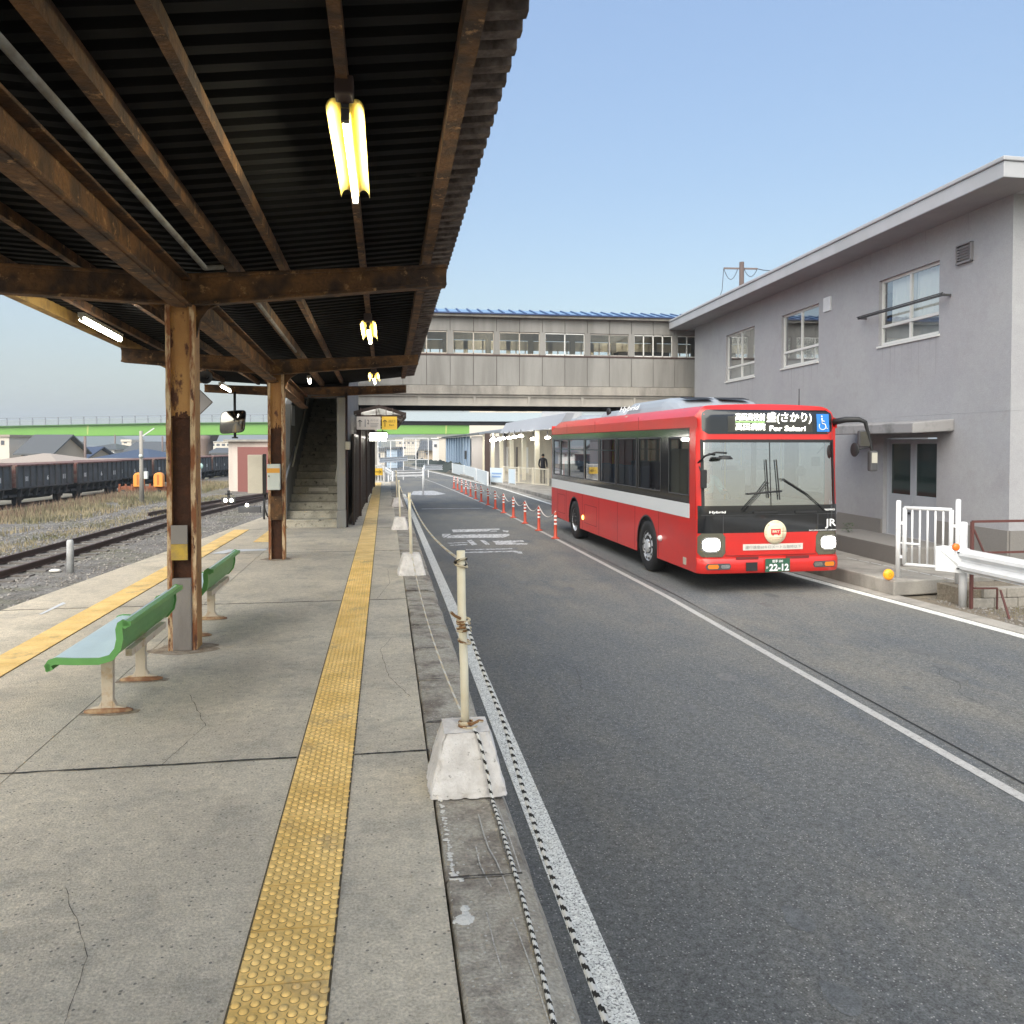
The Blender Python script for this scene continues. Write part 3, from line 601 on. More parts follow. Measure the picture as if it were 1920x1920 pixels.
mb=MB(); mb.box(-1.70,-1.53,12.56,12.585,.6,.95); build('column_plate',mb,M['rustbeam'],can)
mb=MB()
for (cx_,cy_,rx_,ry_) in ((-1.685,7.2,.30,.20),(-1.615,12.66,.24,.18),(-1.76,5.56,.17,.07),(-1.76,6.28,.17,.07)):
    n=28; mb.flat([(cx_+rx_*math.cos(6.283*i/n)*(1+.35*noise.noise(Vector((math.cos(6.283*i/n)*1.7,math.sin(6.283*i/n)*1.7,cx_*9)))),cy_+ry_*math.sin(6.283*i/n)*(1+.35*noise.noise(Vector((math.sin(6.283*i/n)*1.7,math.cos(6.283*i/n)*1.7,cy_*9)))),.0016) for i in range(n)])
struct('rust_contact_stains',mb,mat('rust_contact_stain',(.23,.17,.12),.95,col2=(.36,.31,.24),nscale=12,mix=(.4,.6),grain=.25,gscale=80))  # rust round the feet, its dark patches doubling as painted contact shade
# lamps under the canopy
def lamp_local():
    t=thing('canopy_lamp','x','lamp',local=True,group='yellow lamps in a row under the canopy')
    mb=MB(); cs=[]
    for s_ in (-1,1):
        for i in range(9):
            a=math.pi*i/8; pass
    for s_ in (-1,1):
        def fn(u,v,s_=s_):
            a=math.pi*(.02+.96*u); return (s_*(.054-.040*math.cos(a)),v*1.45,-.03+.055*math.sin(a))
        mb.grid(fn,12,1,flip=(s_<0))
    mb.grid(lambda u,v:((u-.5)*.05,v*1.45,-.02),2,1)
    o=build('reflector',mb,M['lampyel'],t); s2=o.modifiers.new('s','SOLIDIFY'); s2.thickness=.003
    mb=MB(); mb.tube([(0,.05,-.055),(0,1.42,-.055)],.0165,12); build('tube',mb,M['tubelit'],t)
    build('tube_holder',MB().box(-.02,.02,.0,.045,-.08,0),M['darkgrey'],t); build('tube_holder',MB().box(-.02,.02,1.425,1.45,-.075,0),M['darkgrey'],t)
    mb=MB(); mb.bbox(-.045,.045,-.12,.0,.0,.09,.01); mb.box(-.03,.03,.0,1.45,.03,.06); build('ballast_box',mb,M['brownpole'],t)
    return t
l0=lamp_local(); first=True
for i,(Y,z,lab) in enumerate(((4.12,3.40,'nearest and largest lit yellow twin reflector lamp under the canopy'),(9.5,3.12,'second lit yellow lamp along the canopy, just beyond the first crossbeam'),(14.0,2.92,'farthest and smallest lit yellow lamp, beyond the second crossbeam'))):
    o=l0 if i==0 else dup(l0,(0,0,0)); o.location=(-.19,Y,z); o['label']=lab
def tubelamp(a,b,label,r=.018,nm='tube_lamp'):
    a=Vector(a); b=Vector(b); t=thing(nm,label,'lamp',a,'bare tube lamps left of the columns'); d=(b-a).normalized()
    mb=MB(); mb.tube([a,b],r,10); build('tube',mb,M['tubewarm'],t)
    mb=MB(); mb.bar(a-d*.03+Vector((0,0,.045)),b+d*.03+Vector((0,0,.045)),.06,.04); mb.bar(a-d*.03,a+d*.0+Vector((0,0,.03)),.03,.05); mb.bar(b,b+d*.03,.03,.05); build('fitting',mb,M['cream'],t)
tubelamp((-3.02,8.83,2.99),(-3.06,10.15,2.955),'bright bare fluorescent tube under the left eave of the canopy',.026)
tubelamp((-2.9,15.2,2.77),(-2.92,16.2,2.74),'far bare fluorescent tube by the dark loudspeaker')
tubelamp((-1.25,13.9,2.8),(-1.27,14.3,2.78),'tiny lit tube right of the second column')
t=thing('loudspeaker','dark round horn loudspeaker hanging beside the diamond sign','loudspeaker',AY(388,708,14.6))
c=AY(388,708,14.6); mb=MB(); mb.lathe([(.03,.10),(.04,.02),(.10,-.06),(.115,-.10),(.11,-.10),(.03,0)],c,20,'y'); build('horn',mb,M['darkgrey'],t); mb=MB(); mb.box(c.x-.015,c.x+.015,c.y,c.y+.03,c.z,c.z+.3); build('bracket',mb,M['darkgrey'],t)
p=AY(372,754,14.8); t=thing('diamond_sign','grey blank diamond sign hanging by a rod beside the first column','sign',p)
mb=MB(); s_=.235; mb.prism([(p.x,p.y,p.z-s_),(p.x+s_,p.y,p.z),(p.x,p.y,p.z+s_),(p.x-s_,p.y,p.z)],(0,.01,0)); build('plate',mb,mat('sign_back',(.36,.34,.34),.5),t)
mb=MB(); 
for a,b in (((0,-1),(1,0)),((1,0),(0,1)),((0,1),(-1,0)),((-1,0),(0,-1))): mb.bar((p.x+a[0]*s_,p.y,p.z+a[1]*s_),(p.x+b[0]*s_,p.y,p.z+b[1]*s_),.012,.012,(0,1,0))
build('rim',mb,M['brownpole'],t); mb=MB(); mb.cyl((p.x,p.y,p.z+s_),(p.x,p.y,p.z+.62),.012,8); build('rod',mb,M['brownpole'],t)
# driver mirror
q=AY(436,791,17.2); t=thing('platform_mirror','square convex mirror on a dark pole hanging from the canopy','mirror',q)
mb=MB(); rr=.23
def mf(u,v):
    x=(u-.5)*2; z=(v-.5)*2; k=(abs(x)**6+abs(z)**6)**(1/6) or 1; m_=max(abs(x),abs(z)) or 1; x,z=x*m_/k,z*m_/k
    return (q.x+rr*x*1.02+.02*z,q.y+.05*(x*x+z*z)*.6-.03,q.z+rr*z*.95+.02*x)
mb.grid(mf,12,12); build('mirror_face',mb,M['mirror'],t)
mb=MB(); mb.grid(lambda u,v:(lambda p_:(p_[0]*1+(p_[0]-q.x)*.06,p_[1]+.03,p_[2]+(p_[2]-q.z)*.06))(mf(u,v)),12,12); build('mirror_back',mb,M['black'],t)
mb=MB(); b_=AY(441,822,17.2); mb.cyl((q.x+.03,q.y+.09,b_.z),(q.x+.03,q.y+.09,2.8),.026,10); mb.cyl((q.x+.03,q.y+.09,b_.z),(q.x+.03,q.y+.09,b_.z+.03),.06,12); build('pole',mb,M['black'],t)
# box on second column
t=thing('wall_box','small white box with an orange band fixed to the second column','box',(-1.6,12.5,1.3))
a=AY(502,870,12.54); b=AY(526,918,12.54)
mb=MB(); mb.use(M['boxw']).bbox(a.x,b.x,12.46,12.585,b.z,a.z,.006); build('case',mb,None,t)
h=a.z-b.z; mb=MB(); mb.box(a.x-.001,b.x+.001,12.457,12.46,a.z-h*.34,a.z-h*.16); build('band',mb,M['boxo'],t); mb=MB(); mb.box(a.x+.02,a.x+.035,12.45,12.46,a.z-h*.5,a.z-h*.44); build('catch',mb,M['ink'],t)
# beige board
a=AY(464,853,19.4); b=AY(495,925,19.4); t=thing('control_cabinet','plain beige upright cabinet at the left platform edge before the shed','cabinet',(b.x,19.4,0))
mb=MB(); mb.bbox(a.x,b.x-.03,19.4,19.62,b.z,a.z,.008); build('board',mb,M['board'],t)
mb=MB(); mb.box(b.x-.025,b.x+.03,19.42,19.6,b.z-.03,a.z+.02); mb.tube([(b.x,19.5,b.z),(b.x-.02,19.5,.1),(b.x,19.4,.02)],.025,8); mb.tube([(b.x+.03,19.5,b.z),(b.x+.0,19.4,.3),(b.x+.08,19.4,.05)],.015,8); build('leg',mb,M['black'],t)
# ================================================================ BENCHES
def bench():
    t=thing('bench','x','bench',local=True,group='green benches with pale blue seats')
    # cross-section in x (back at x=0, seat towards -x), length along y 0..1.32
    prof=[(-.405,-.045),(-.42,-.01),(-.40,.02),(-.365,.03),(-.26,.022),(-.12,.018),(-.055,.035),(-.02,.08),(-.008,.14),(-.012,.20),(-.002,.235),(.02,.25),(.045,.24),(.06,.215)]
    th=.022
    def off(i,s_):
        a=Vector((*prof[max(i-1,0)],0)); b=Vector((*prof[min(i+1,len(prof)-1)],0)); d=(b-a).normalized(); n=Vector((-d.y,d.x,0)); p=Vector((*prof[i],0))+n*th*s_; return p.x,p.y
    L=1.30; mb=MB(); mb.smooth=True
    top=[off(i,0) for i in range(len(prof))]; bot=[off(i,-1) for i in range(len(prof))]
    n=len(prof)
    mbs=MB().use(M['seatblue'])
    mbs.grid(lambda u,v:(top[int(round(u*(n-1)))][0],.012+v*(L-.024),.40+top[int(round(u*(n-1)))][1]+.001),n-1,1,flip=True)
    build('seat',mbs,None,t)
    mb.grid(lambda u,v:(bot[int(round(u*(n-1)))][0],v*L,.40+bot[int(round(u*(n-1)))][1]),n-1,1)
    mb.smooth=False
    for yy in (0,L):
        for i in range(n-1):
            # thick end lip: from top+ to bottom-
            p=[off(i,.35),off(i+1,.35),off(i+1,-1.5),off(i,-1.5)]; w0=0 if yy==0 else L-.018
            mb.hexa([(p[0][0],w0,.40+p[0][1]),(p[1][0],w0,.40+p[1][1]),(p[1][0],w0+.018,.40+p[1][1]),(p[0][0],w0+.018,.40+p[0][1]),(p[3][0],w0,.40+p[3][1]),(p[2][0],w0,.40+p[2][1]),(p[2][0],w0+.018,.40+p[2][1]),(p[3][0],w0+.018,.40+p[3][1])])
    mb.bar((.047,0,.40+.232),(.047,L,.40+.232),.045,.03); mb.bar((-.407,0,.40-.02),(-.407,L,.40-.02),.026,.045)
    o=build('shell',mb,M['green'],t)
    mb=MB(); mb.bar((-.02,.26,.392),(-.02,1.08,.392),.04,.045); mb.bar((-.24,.26,.385),(-.24,1.08,.385),.04,.03); build('support_rail',mb,M['leg'],t)
    for yy in (.30,1.02):
        mb=MB(); w_=.034
        mb.hexa([(-.16-w_,yy-.022,.03),(-.16+w_,yy-.022,.03),(-.16+w_,yy+.022,.03),(-.16-w_,yy+.022,.03),(-.16-w_-.003,yy-.022,.39),(-.16+w_+.003,yy-.022,.39),(-.16+w_+.003,yy+.022,.39),(-.16-w_-.003,yy+.022,.39)])
        for s_ in (-1,1):
            mb.prism([(-.16+s_*w_,yy-.022,.03),(-.16+s_*w_,yy-.022,.085),(-.16+s_*(w_+.02),yy-.022,.045),(-.16+s_*(w_+.08),yy-.022,.03)][::-s_],(0,.044,0))
        o2=build('leg',mb,M['leg'],t,bevel=.004)
        f=MB(); f.grid(lambda u,v:(-.16+.15*math.cos(6.283*u)*min(1,v*1.25)*(abs(math.cos(6.283*u))**.0),yy+.042*math.sin(6.283*u)*min(1,v*1.25),.034-.030*max(0,v-.5)*2),24,5,flip=True); build('foot',f,M['legrust'],o2)
    return t
b0=bench(); b0.location=(-1.615,5.27,0); b0['label']='nearer green bench with a pale blue seat, left of the first column'
dup(b0,(-1.545,7.36,0),label='farther green bench with a pale blue seat, behind the first column')
# ================================================================ ROPE POSTS
def knot(mb,c,r,n=2,seed=0):
    rnd=random.Random(seed)
    for k in range(n):
        pts=[]; tilt=rnd.uniform(-.5,.5); ph=rnd.uniform(0,6)
        for i in range(15):
            a=6.283*i/14; pts.append(Vector(c)+Vector((r*math.cos(a+ph),r*math.sin(a+ph),(k-n/2)*.014+tilt*r*math.cos(a)+rnd.uniform(-.002,.002))))
        mb.tube(pts,.0065,6,twist=.7)
def ropepost():
    t=thing('rope_post','x','rope post',local=True,group='cream posts on white concrete blocks along the platform edge')
    mb=MB(); N_=10
    b,tp,h=.195,.118,.298
    def side(k):
        c,s_=((1,0),(0,1),(-1,0),(0,-1))[k]
        def fn(u,v):
            r=b+(tp-b)*v; x=(u-.5)*2*r; y=-r; p=Vector((x*1.0,y,h*v))
            q=Vector((p.x*c-p.y*s_,p.x*s_+p.y*c,p.z)); d=noise.noise(q*28)*.009+noise.noise(q*9+Vector((k,0,0)))*.010
            edge=.016*max(0,1-abs(abs(u-.5)-.5)*10)*(.6+abs(noise.noise(q*22))*2)+.022*max(0,1-v*8)*abs(noise.noise(q*26))*3
            return q-Vector((q.x,q.y,0)).normalized()*(d*.6+edge*.7)
        return fn
    for k in range(4): mb.grid(side(k),28,24)
    mb.grid(lambda u,v:((u-.5)*2*tp*.97,(v-.5)*2*tp*.97,h+.004*noise.noise(Vector((u*6,v*6,3)))),8,8)
    build('concrete_block',mb,M['cblock'],t)
    mb=MB(); mb.tube([(-.0,.0,.27),(-.006,0,.6),(-.018,0,.9),(-.022,0,1.19)],.0215,14); build('post',mb,M['pole'],t)
    return t
rp=ropepost()
posts=[(.398,4.12,'nearest cream post on a chipped white concrete block by the road'),(.335,10.95,'second cream post on a white concrete block, beyond the nearest one'),(.29,16.75,'third rope post on a block, leaning slim beside the white barrier'),(.31,22.9,'farthest rope post before the white guard barrier')]
for i,(x,y,l) in enumerate(posts):
    o=rp if i==0 else dup(rp,(0,0,0)); o.location=(x,y,0); o['label']=l; o.rotation_euler=(0,0,(0,.05,-.06,.1)[i])
    if i==1: o.scale=(.95,.95,.91)
    if i==2: o.scale=(.9,.9,.84)
    if i==3: o.scale=(.85,.85,.84)
mb=MB(); mb.ms=[M['ropet'],M['ropeb']]
knot(mb,(.375,4.12,1.14),.030,2,1); knot(mb,(.378,4.12,1.12),.030,1,4); tag(build('rope_knot',mb),'tan rope knot tied near the top of the nearest cream post','knot')
mb=MB(); mb.ms=[M['ropet'],M['ropebr']]; knot(mb,(.388,4.11,.83),.032,3,2); knot(mb,(.39,4.10,.80),.034,2,5); mb.tube([(.37,4.09,.85),(.34,4.07,.87),(.32,4.06,.89)],.008,6,twist=.7); knot(mb,(.392,4.10,.74),.03,1,8)
tag(build('rope_knot',mb),'brown and tan rope knots tied at the middle of the nearest cream post','knot')
mb=MB(); mb.ms=[M['ropet'],M['ropebr']]; knot(mb,(.40,4.11,.318),.034,2,6); knot(mb,(.41,4.10,.306),.045,1,7); mb.tube([(.42,4.08,.31),(.46,4.05,.34),(.48,4.07,.33)],.008,6,twist=.7); tag(build('rope_knot',mb),'brown rope knot round the foot of the nearest cream post','knot')
def rope(path,r,label,step=.006,m=('ropew','ropeb'),tw=1.25,grp='ropes along the platform edge'):
    P_=[Vector(p) for p in path]; out=[P_[0]]
    for a,b in zip(P_[:-1],P_[1:]):
        n=max(1,int((b-a).length/step))
        for i in range(1,n+1): out.append(a.lerp(b,i/n))
    mb=MB(); mb.ms=[M[m[0]],M[m[1]]]; mb.tube(out,r,8,twist=tw); return tag(build('rope',mb),label,'rope',grp)
pts=[]
for i in range(81):
    u=i/80; Y=4.08-u*4.9; z=.47+.36*(abs((Y-1.78)/2.3))**2.3; pts.append((.40+.072*min(1,u*6),Y,z))
rope(pts,.0084,'twisted black and white rope sagging from the middle of the nearest post toward the viewer',step=.007)
rope([(.43,4.02,.31),(.448,3.985,.29),(.470,3.955,.20),(.49,3.925,.11),(.502,3.905,.03),(.506,3.86,.009),(.508,3.5,.009),(.509,3.0,.009),(.500,2.6,.009),(.488,2.3,.009),(.47,1.6,.009)],.0082,'twisted black and white rope lying on the kerb stones in front of the block',step=.007)
def sag(a,b,s_,n=16): a=Vector(a); b=Vector(b); return [a.lerp(b,i/n)-Vector((0,0,s_*4*(i/n)*(1-i/n))) for i in range(n+1)]
rope(sag((.376,4.14,1.14),(.322,10.93,1.03),.10),.007,'pale rope strung between the tops of the nearest and second posts',.05,('ropet','ropew'))
rope(sag((.39,4.16,.33),(.34,10.9,.27),.16),.006,'pale lower rope running low between the first two blocks',.05,('ropet','ropew'))
rope(sag((.322,10.97,1.03),(.275,16.75,.96),.12),.007,'pale rope between the tops of the second and third posts',.08,('ropet','ropew'))
rope(sag((.275,16.75,.96),(.30,22.9,.96),.12),.007,'pale rope beyond the third post',.08,('ropet','ropew'))
# ================================================================ DELINEATORS
def delin():
    t=thing('lane_pole','x','lane pole',local=True,group='orange lane poles with white bands on the centre line')
    mb=MB(); mb.lathe([(.0,.0),(.11,.0),(.11,.018),(.07,.03),(.045,.05),(.040,.35),(.038,.62),(.03,.665),(0,.68)],(0,0,0),16); build('pole',mb,M['orange'],t)
    for z in (.36,.46,.555): 
        m2=MB(); m2.lathe([(.0412,z),(.0412,z+.045)],(0,0,0),16); build('band',m2,M['refl'],t)
    return t
dp=[(4.298,20.54),(4.237,22.52),(4.20,24.6),(4.15,26.6),(4.10,28.5),(4.06,30.4),(4.02,32.3),(3.97,34.2),(3.93,36.0),(3.89,37.8),(3.84,39.5),(3.79,41.2),(3.75,43.1),(3.70,44.8)]
ordn=['nearest','second','third','fourth','fifth','sixth','seventh','eighth','ninth','tenth','eleventh','twelfth','thirteenth','farthest']
d0=delin()
for i,(x,y) in enumerate(dp):
    o=d0 if i==0 else dup(d0,(0,0,0)); o.location=(x+.02,y,RZ+.004); o['label']=('brightest and %s orange lane pole, just left of the bus rear wheel'%ordn[i]) if i==0 else '%s orange lane pole with white bands counted away from the viewer'%ordn[i]
for i in range(13):
    (x0,y0),(x1,y1)=dp[i],dp[i+1]; mb=MB(); mb.tube(sag((x0+.02,y0,RZ+.70),(x1+.02,y1,RZ+.70),.22,12),.011,6)
    tag(build('lane_chain',mb,M['chain']),'pale rope hanging between the %s and %s orange lane poles'%(ordn[i],ordn[i+1]),'rope','pale ropes between the orange lane poles')
# ================================================================ BUS
def make_bus():
    T=thing('city_bus','red and white city bus with lit headlights and destination sign in the right lane','bus',local=True)
    HW=1.245; L=10.6
    def ztop(x): a=abs(x)/HW; return 3.10-.05*a**2-.16*max(0,(a-.80)/.20)**2.2
    def fy(x,z):
        a=abs(x)/HW; y=.03*a**2+.10*max(0,(a-.84)/.16)**2.6
        if z>1.3: y+=(z-1.3)*.07
        if z>2.9: y+=.9*(z-2.9)**2/.2
        return y
    def patch(mb,x0,x1,z0,z1,off=0,nx=16,nz=6,corner=0,xl=None):
        def fn(u,v):
            z=z0+(z1-z0)*v; a,b=x0,x1
            if xl: a,b=xl(v)
            if corner:
                dz=min(z-z0,z1-z); k=0
                if dz<corner: k=corner-math.sqrt(max(0,corner**2-(corner-dz)**2))
                a+=k; b-=k
            x=a+(b-a)*u; return (x,fy(x,z)-off,z)
        mb.grid(fn,nx,nz); return mb
    # front skin
    mb=MB()
    mb.grid(lambda u,v:(lambda x:(lambda z:(x,fy(x,z),z))(2.50+(ztop(x)-2.50)*v))((u-.5)*2*HW),40,10)
    patch(mb,-HW,-1.17,.95,2.5,0,6,8); patch(mb,1.17,HW,.95,2.5,0,6,8)
    patch(mb,-HW,HW,.34,.97,0,40,6)
    mb.grid(lambda u,v:((lambda x:(x,fy(x,.34)+.25*v,.34+.0*v))((u-.5)*2*HW)),20,1,flip=True)
    # roof skin
    ys=[None,1.0,3,6,9,10.2,10.45,10.6]
    def roof(u,v):
        x=(u-.5)*2*HW; zt=ztop(x); i=int(round(v*(len(ys)-1))); 
        if i==0: return (x,fy(x,zt),zt)
        y=ys[i]; d=max(0,(y-10.2)/.4)**2; return (x,y,zt-.12*d)
    mb.grid(roof,40,len(ys)-1,smooth=True)
    # side skins: below windows, above windows
    yf=fy(HW,1.0)
    for s_ in (-1,1):
        X=s_*HW; r=.56; wz=.5
        def lower():
            pts=[(yf,1.20),(yf,.34),(1.95,.31)]
            for k in range(13): a=math.pi*k/12; pts.append((2.5-r*math.cos(a),.50+r*math.sin(a)*1.0))
            pts+= [(3.06,.31),(7.42,.31)]
            for k in range(13): a=math.pi*k/12; pts.append((8.0-r*math.cos(a),.50+r*math.sin(a)))
            pts+= [(8.56,.36),(L,.42),(L,1.20)]
            return pts
        P_=lower(); fl=[(X,y,z) for y,z in P_]; mb.smooth=False
        # split as strips so the concave outline fills cleanly
        def strip(y0,y1,f,n):
            for i in range(n):
                a=y0+(y1-y0)*i/n; b=y0+(y1-y0)*(i+1)/n; mb.flat([(X,a,f(a)),(X,b,f(b)),(X,b,1.2),(X,a,1.2)][::-s_])
        arch=lambda yc:(lambda y:.50+math.sqrt(max(0,r*r-(y-yc)**2)))
        strip(yf,2.5-r,lambda y:.33,3); strip(2.5-r,2.5+r,arch(2.5),24); strip(2.5+r,8-r,lambda y:.32,4); strip(8-r,8+r,arch(8),24); strip(8+r,L,lambda y:.36+.03*(y-8.5),3)
        mb.flat([(X,yf,2.70),(X,L,2.70),(X,L,ztop(HW)-.1),(X,L-.2,ztop(HW)),(X,yf+.14,ztop(HW)),(X,yf,2.86)][::s_])
        mb.box(min(X,X-s_*.04),max(X,X-s_*.04),fy(HW,2)-.0,.44,1.2,2.72)
    mb.box(-HW,HW,L-.03,L,.42,2.95)
    build('body',mb,M['red'],T)
    mb=MB()
    for s_ in (-1,1):
        for y_,z0,z1 in ((1.86,.36,1.2),(3.2,.34,1.2),(4.35,.34,1.2),(5.75,.34,1.2),(7.2,.34,1.2),(8.85,.4,1.2),(9.9,.4,1.2),(3.0,2.72,2.96),(6.1,2.72,2.96),(8.8,2.72,2.96)): mb.box(s_*HW-.002,s_*HW+.002,y_,y_+.012,z0,z1)
        for (a_,b_,z0,z1) in ((5.95,7.0,.5,.95),(9.0,9.8,.55,1.05)):
            for q in ((a_,b_,z0,z0+.01),(a_,b_,z1,z1+.01),(a_,a_+.01,z0,z1),(b_,b_+.01,z0,z1)): mb.box(s_*HW-.002,s_*HW+.002,*q)
        mb.box(s_*HW-.003,s_*HW+.003,.42,L,2.695,2.71)
    build('panel_seam',mb,mat('seam_dark',(.12,.01,.012),.6),T)
    # stripe
    mb=MB()
    for s_ in (-1,1): mb.box(s_*HW-.004,s_*HW+.004,.42,L,1.2,1.44)
    build('side_stripe',mb,M['buswhite'],T)
    # wheel arches and underbody
    mb=MB(); mb.box(-HW+.03,HW-.03,.5,L-.1,.36,.9)
    build('chassis',mb,M['black'],T)
    mb=MB()
    for s_ in (-1,1):
        for yc in (2.5,8.0):
            mb.grid(lambda u,v,s_=s_,yc=yc:(s_*(HW+.006),yc-(.555+.03*v)*math.cos(math.pi*u),.50+(.555+.03*v)*math.sin(math.pi*u)),24,1)
    build('arch_trim',mb,M['darkgrey'],T)
    # window band
    F=2.70; B=1.44
    div=[(.44,1.38,0),(1.78,3.02,0),(3.12,4.40,0),(4.50,5.72,1),(5.82,6.98,1),(7.08,8.58,1),(8.68,9.50,1),(9.60,10.35,1)]
    for s_ in (-1,1):
        mb=MB(); xa,xb=sorted((s_*HW-s_*.0,s_*(HW-.05)))
        mb.box(xa,xb,.42,L-.02,B,B+.13); mb.box(xa,xb,.42,L-.02,F-.14,F)
        prev=.42
        for (a,b,sp) in div:
            mb.box(xa,xb,prev,a,B+.13,F-.14); prev=b
            if sp: mb.box(xa+.004,xb-.004,a,b,2.28,2.31)
        mb.box(xa,xb,prev,L-.02,B+.13,F-.14)
        fr=build('window_band',mb,M['blackgl'],T)
        for (a,b,sp) in div:
            m2=MB(); xx=s_*(HW-.012); m2.flat([(xx,a,B+.13),(xx,b,B+.13),(xx,b,F-.14),(xx,a,F-.14)]); build('window',m2,G_bus,T)
            m3=MB(); 
            for (p,q,z0,z1) in ((a,a+.022,B+.13,F-.14),(b-.022,b,B+.13,F-.14),(a,b,F-.165,F-.14),(a,b,B+.13,B+.15)): m3.box(min(s_*HW,s_*(HW+.003)),max(s_*HW,s_*(HW+.003)),p,q,z0,z1)
            build('window_frame',m3,M['darkgrey'],T)
    # front details
    mb=MB(); patch(mb,-1.17,1.17,1.42,2.48,-.004,24,8); build('windscreen',mb,G_wind,T)
    mb=MB()
    for (a,b,c,d) in ((-1.185,-1.14,1.40,2.5),(1.14,1.185,1.40,2.5),(-1.18,1.18,2.46,2.51),(-.006,.006,1.42,2.48)): patch(mb,a,b,c,d,.003,24 if b-a>1 else 2,4)
    build('windscreen_seal',mb,M['black'],T)
    mb=MB(); patch(mb,-1.235,1.235,.98,1.43,.006,40,4); build('front_panel',mb,M['blackgl'],T)
    mb=MB(); patch(mb,-1.19,1.19,1.275,1.28,.009,40,1); patch(mb,-.84,-.832,.99,1.275,.009,1,3);patch(mb,.832,.84,.99,1.275,.009,1,3)
    build('panel_joint',mb,M['darkgrey'],T)
    mb=MB(); patch(mb,-.85,.85,.62,.985,.012,24,4,xl=lambda v:(-.78-.06*v,.78+.06*v)); build('lower_panel',mb,M['red'],T)
    mb=MB(); patch(mb,-.80,.80,.615,.622,.016,20,1); build('panel_gap',mb,M['darkred'],T)
    mb=MB()
    def bump(u,v):
        x=(u-.5)*2*(HW+.005); z=.33+.24*v; return (x,fy(x,z)-.055+.03*(2*v-1)**4,z)
    mb.grid(bump,40,5); mb.grid(lambda u,v:(lambda p:(p[0],p[1]+.06*v,p[2]+.01*v))(bump(u,1)),40,1); mb.grid(lambda u,v:(lambda p:(p[0],p[1]+.2*v,p[2]))(bump(u,0)),40,1,flip=True)
    build('bumper',mb,M['red'],T)
    mb=MB(); patch(mb,-.63,-.24,.555,.60,.045,6,1); patch(mb,.24,.66,.555,.60,.045,6,1); build('bumper_step',mb,M['darkred'],T)
    mb=MB(); patch(mb,-.47,-.27,.37,.51,.068,4,2); build('tow_hatch',mb,M['black'],T)
    # plate
    pl_=MB(); patch(pl_,-.14,.30,.345,.565,.075,6,2); o=build('number_plate',pl_,M['plateg'],T)
    Y0=fy(0,.4)-.079
    t2=MB(); textmb('岩手 200',(-.02,Y0,.497),(1,0,0),(0,0,1),.19,.050,M['jrw'],.002,t2,bold=.02); textmb('か',(-.125,Y0,.40),(1,0,0),(0,0,1),.040,.042,M['jrw'],.002,t2,bold=.02); textmb('22-12',(-.07,Y0,.362),(1,0,0),(0,0,1),.345,.115,M['jrw'],.002,t2,bold=.035); build('plate_lettering',t2,None,o)
    # headlights
    for s_ in (-1,1):
        mb=MB(); a,b=sorted((s_*.80,s_*1.238)); patch(mb,a,b,.60,.985,.014,14,6,corner=.05); hs=build('headlight_housing',mb,mat('headlight_house',(.10,.095,.07),.25,coat=.5),T)
        a,b=sorted((s_*.885,s_*1.20)); m2=MB(); patch(m2,a,b,.67,.925,.022,12,6,corner=.07); build('reflector',m2,M['clear'],hs)
        m3=MB(); cx=s_*1.04; sq=lambda t_:math.copysign(abs(t_)**.55,t_); yy=fy(cx,.8)-.028; m3.grid(lambda u,v:(cx+.135*v*sq(math.cos(6.283*u)),yy-.004+fy(cx+.135*v*sq(math.cos(6.283*u)),.8)-fy(cx,.8),.80+.095*v*sq(math.sin(6.283*u))),32,3,flip=True); build('headlight',m3,M['head'],hs)
        m5=MB(); a,b=sorted((s_*.72,s_*1.15)); patch(m5,a,b,.40,.50,.066,8,2,corner=.03); fo=build('fog_lamp_recess',m5,M['darkgrey'],T)
        m6=MB(); a,b=sorted((s_*.93,s_*1.12)) if s_<0 else sorted((s_*.93,s_*1.12)); patch(m6,a,b,.415,.485,.070,6,2,corner=.02); build('turn_signal',m6,M['amber'],fo)
        m7=MB(); a,b=sorted((s_*.74,s_*.90)); patch(m7,a,b,.42,.48,.070,6,2,corner=.02); build('fog_lamp',m7,M['clear'],fo)
    mb=MB(); mb.box(-HW-.006,-HW+.0,.55,.68,.40,.52); build('side_label',mb,M['cream'],T)
    mb=MB(); mb.sphere((-HW-.02,1.72,.72),.055,12); build('round_marker',mb,M['white'],T)
    mb=MB(); mb.sphere((-HW-.005,7.15,.62),.06,10,(.4,.7,1)); build('side_turn_lamp',mb,M['amberlit'],T)
    # emblem disc
    def yat(x,z,o): return fy(x,z)-o
    dz=MB(); dz.grid(lambda u,v:(.06+.195*v*math.cos(6.283*u),fy(.06,.97)-.03,.99+.195*v*math.sin(6.283*u)),40,2,flip=True); dsc=build('emblem_disc',dz,M['creamdisc'],T); s2=dsc.modifiers.new('s','SOLIDIFY'); s2.thickness=.008
    yq=fy(.06,.97)-.036
    m2=MB(); m2.use(M['redink'])
    m2.box(-.02,.15,yq-.001,yq,.955,1.045); m2.box(.0,.03,yq-.001,yq,.94,.957); m2.box(.10,.13,yq-.001,yq,.94,.957)
    textmb('BRT',(.005,yq-.0015,.982),(1,0,0),(0,0,1),.125,.04,M['creamdisc'],.001,m2,bold=.03)
    m2.use(mat('disc_lines',(.42,.22,.16),.6)); m2.box(-.05,.19,yq-.0005,yq,.895,.902); m2.box(.188,.196,yq-.0005,yq,.895,1.07); m2.box(.0,.13,yq-.0005,yq,.862,.870)
    st='BUS RAPID TRANSIT'; 
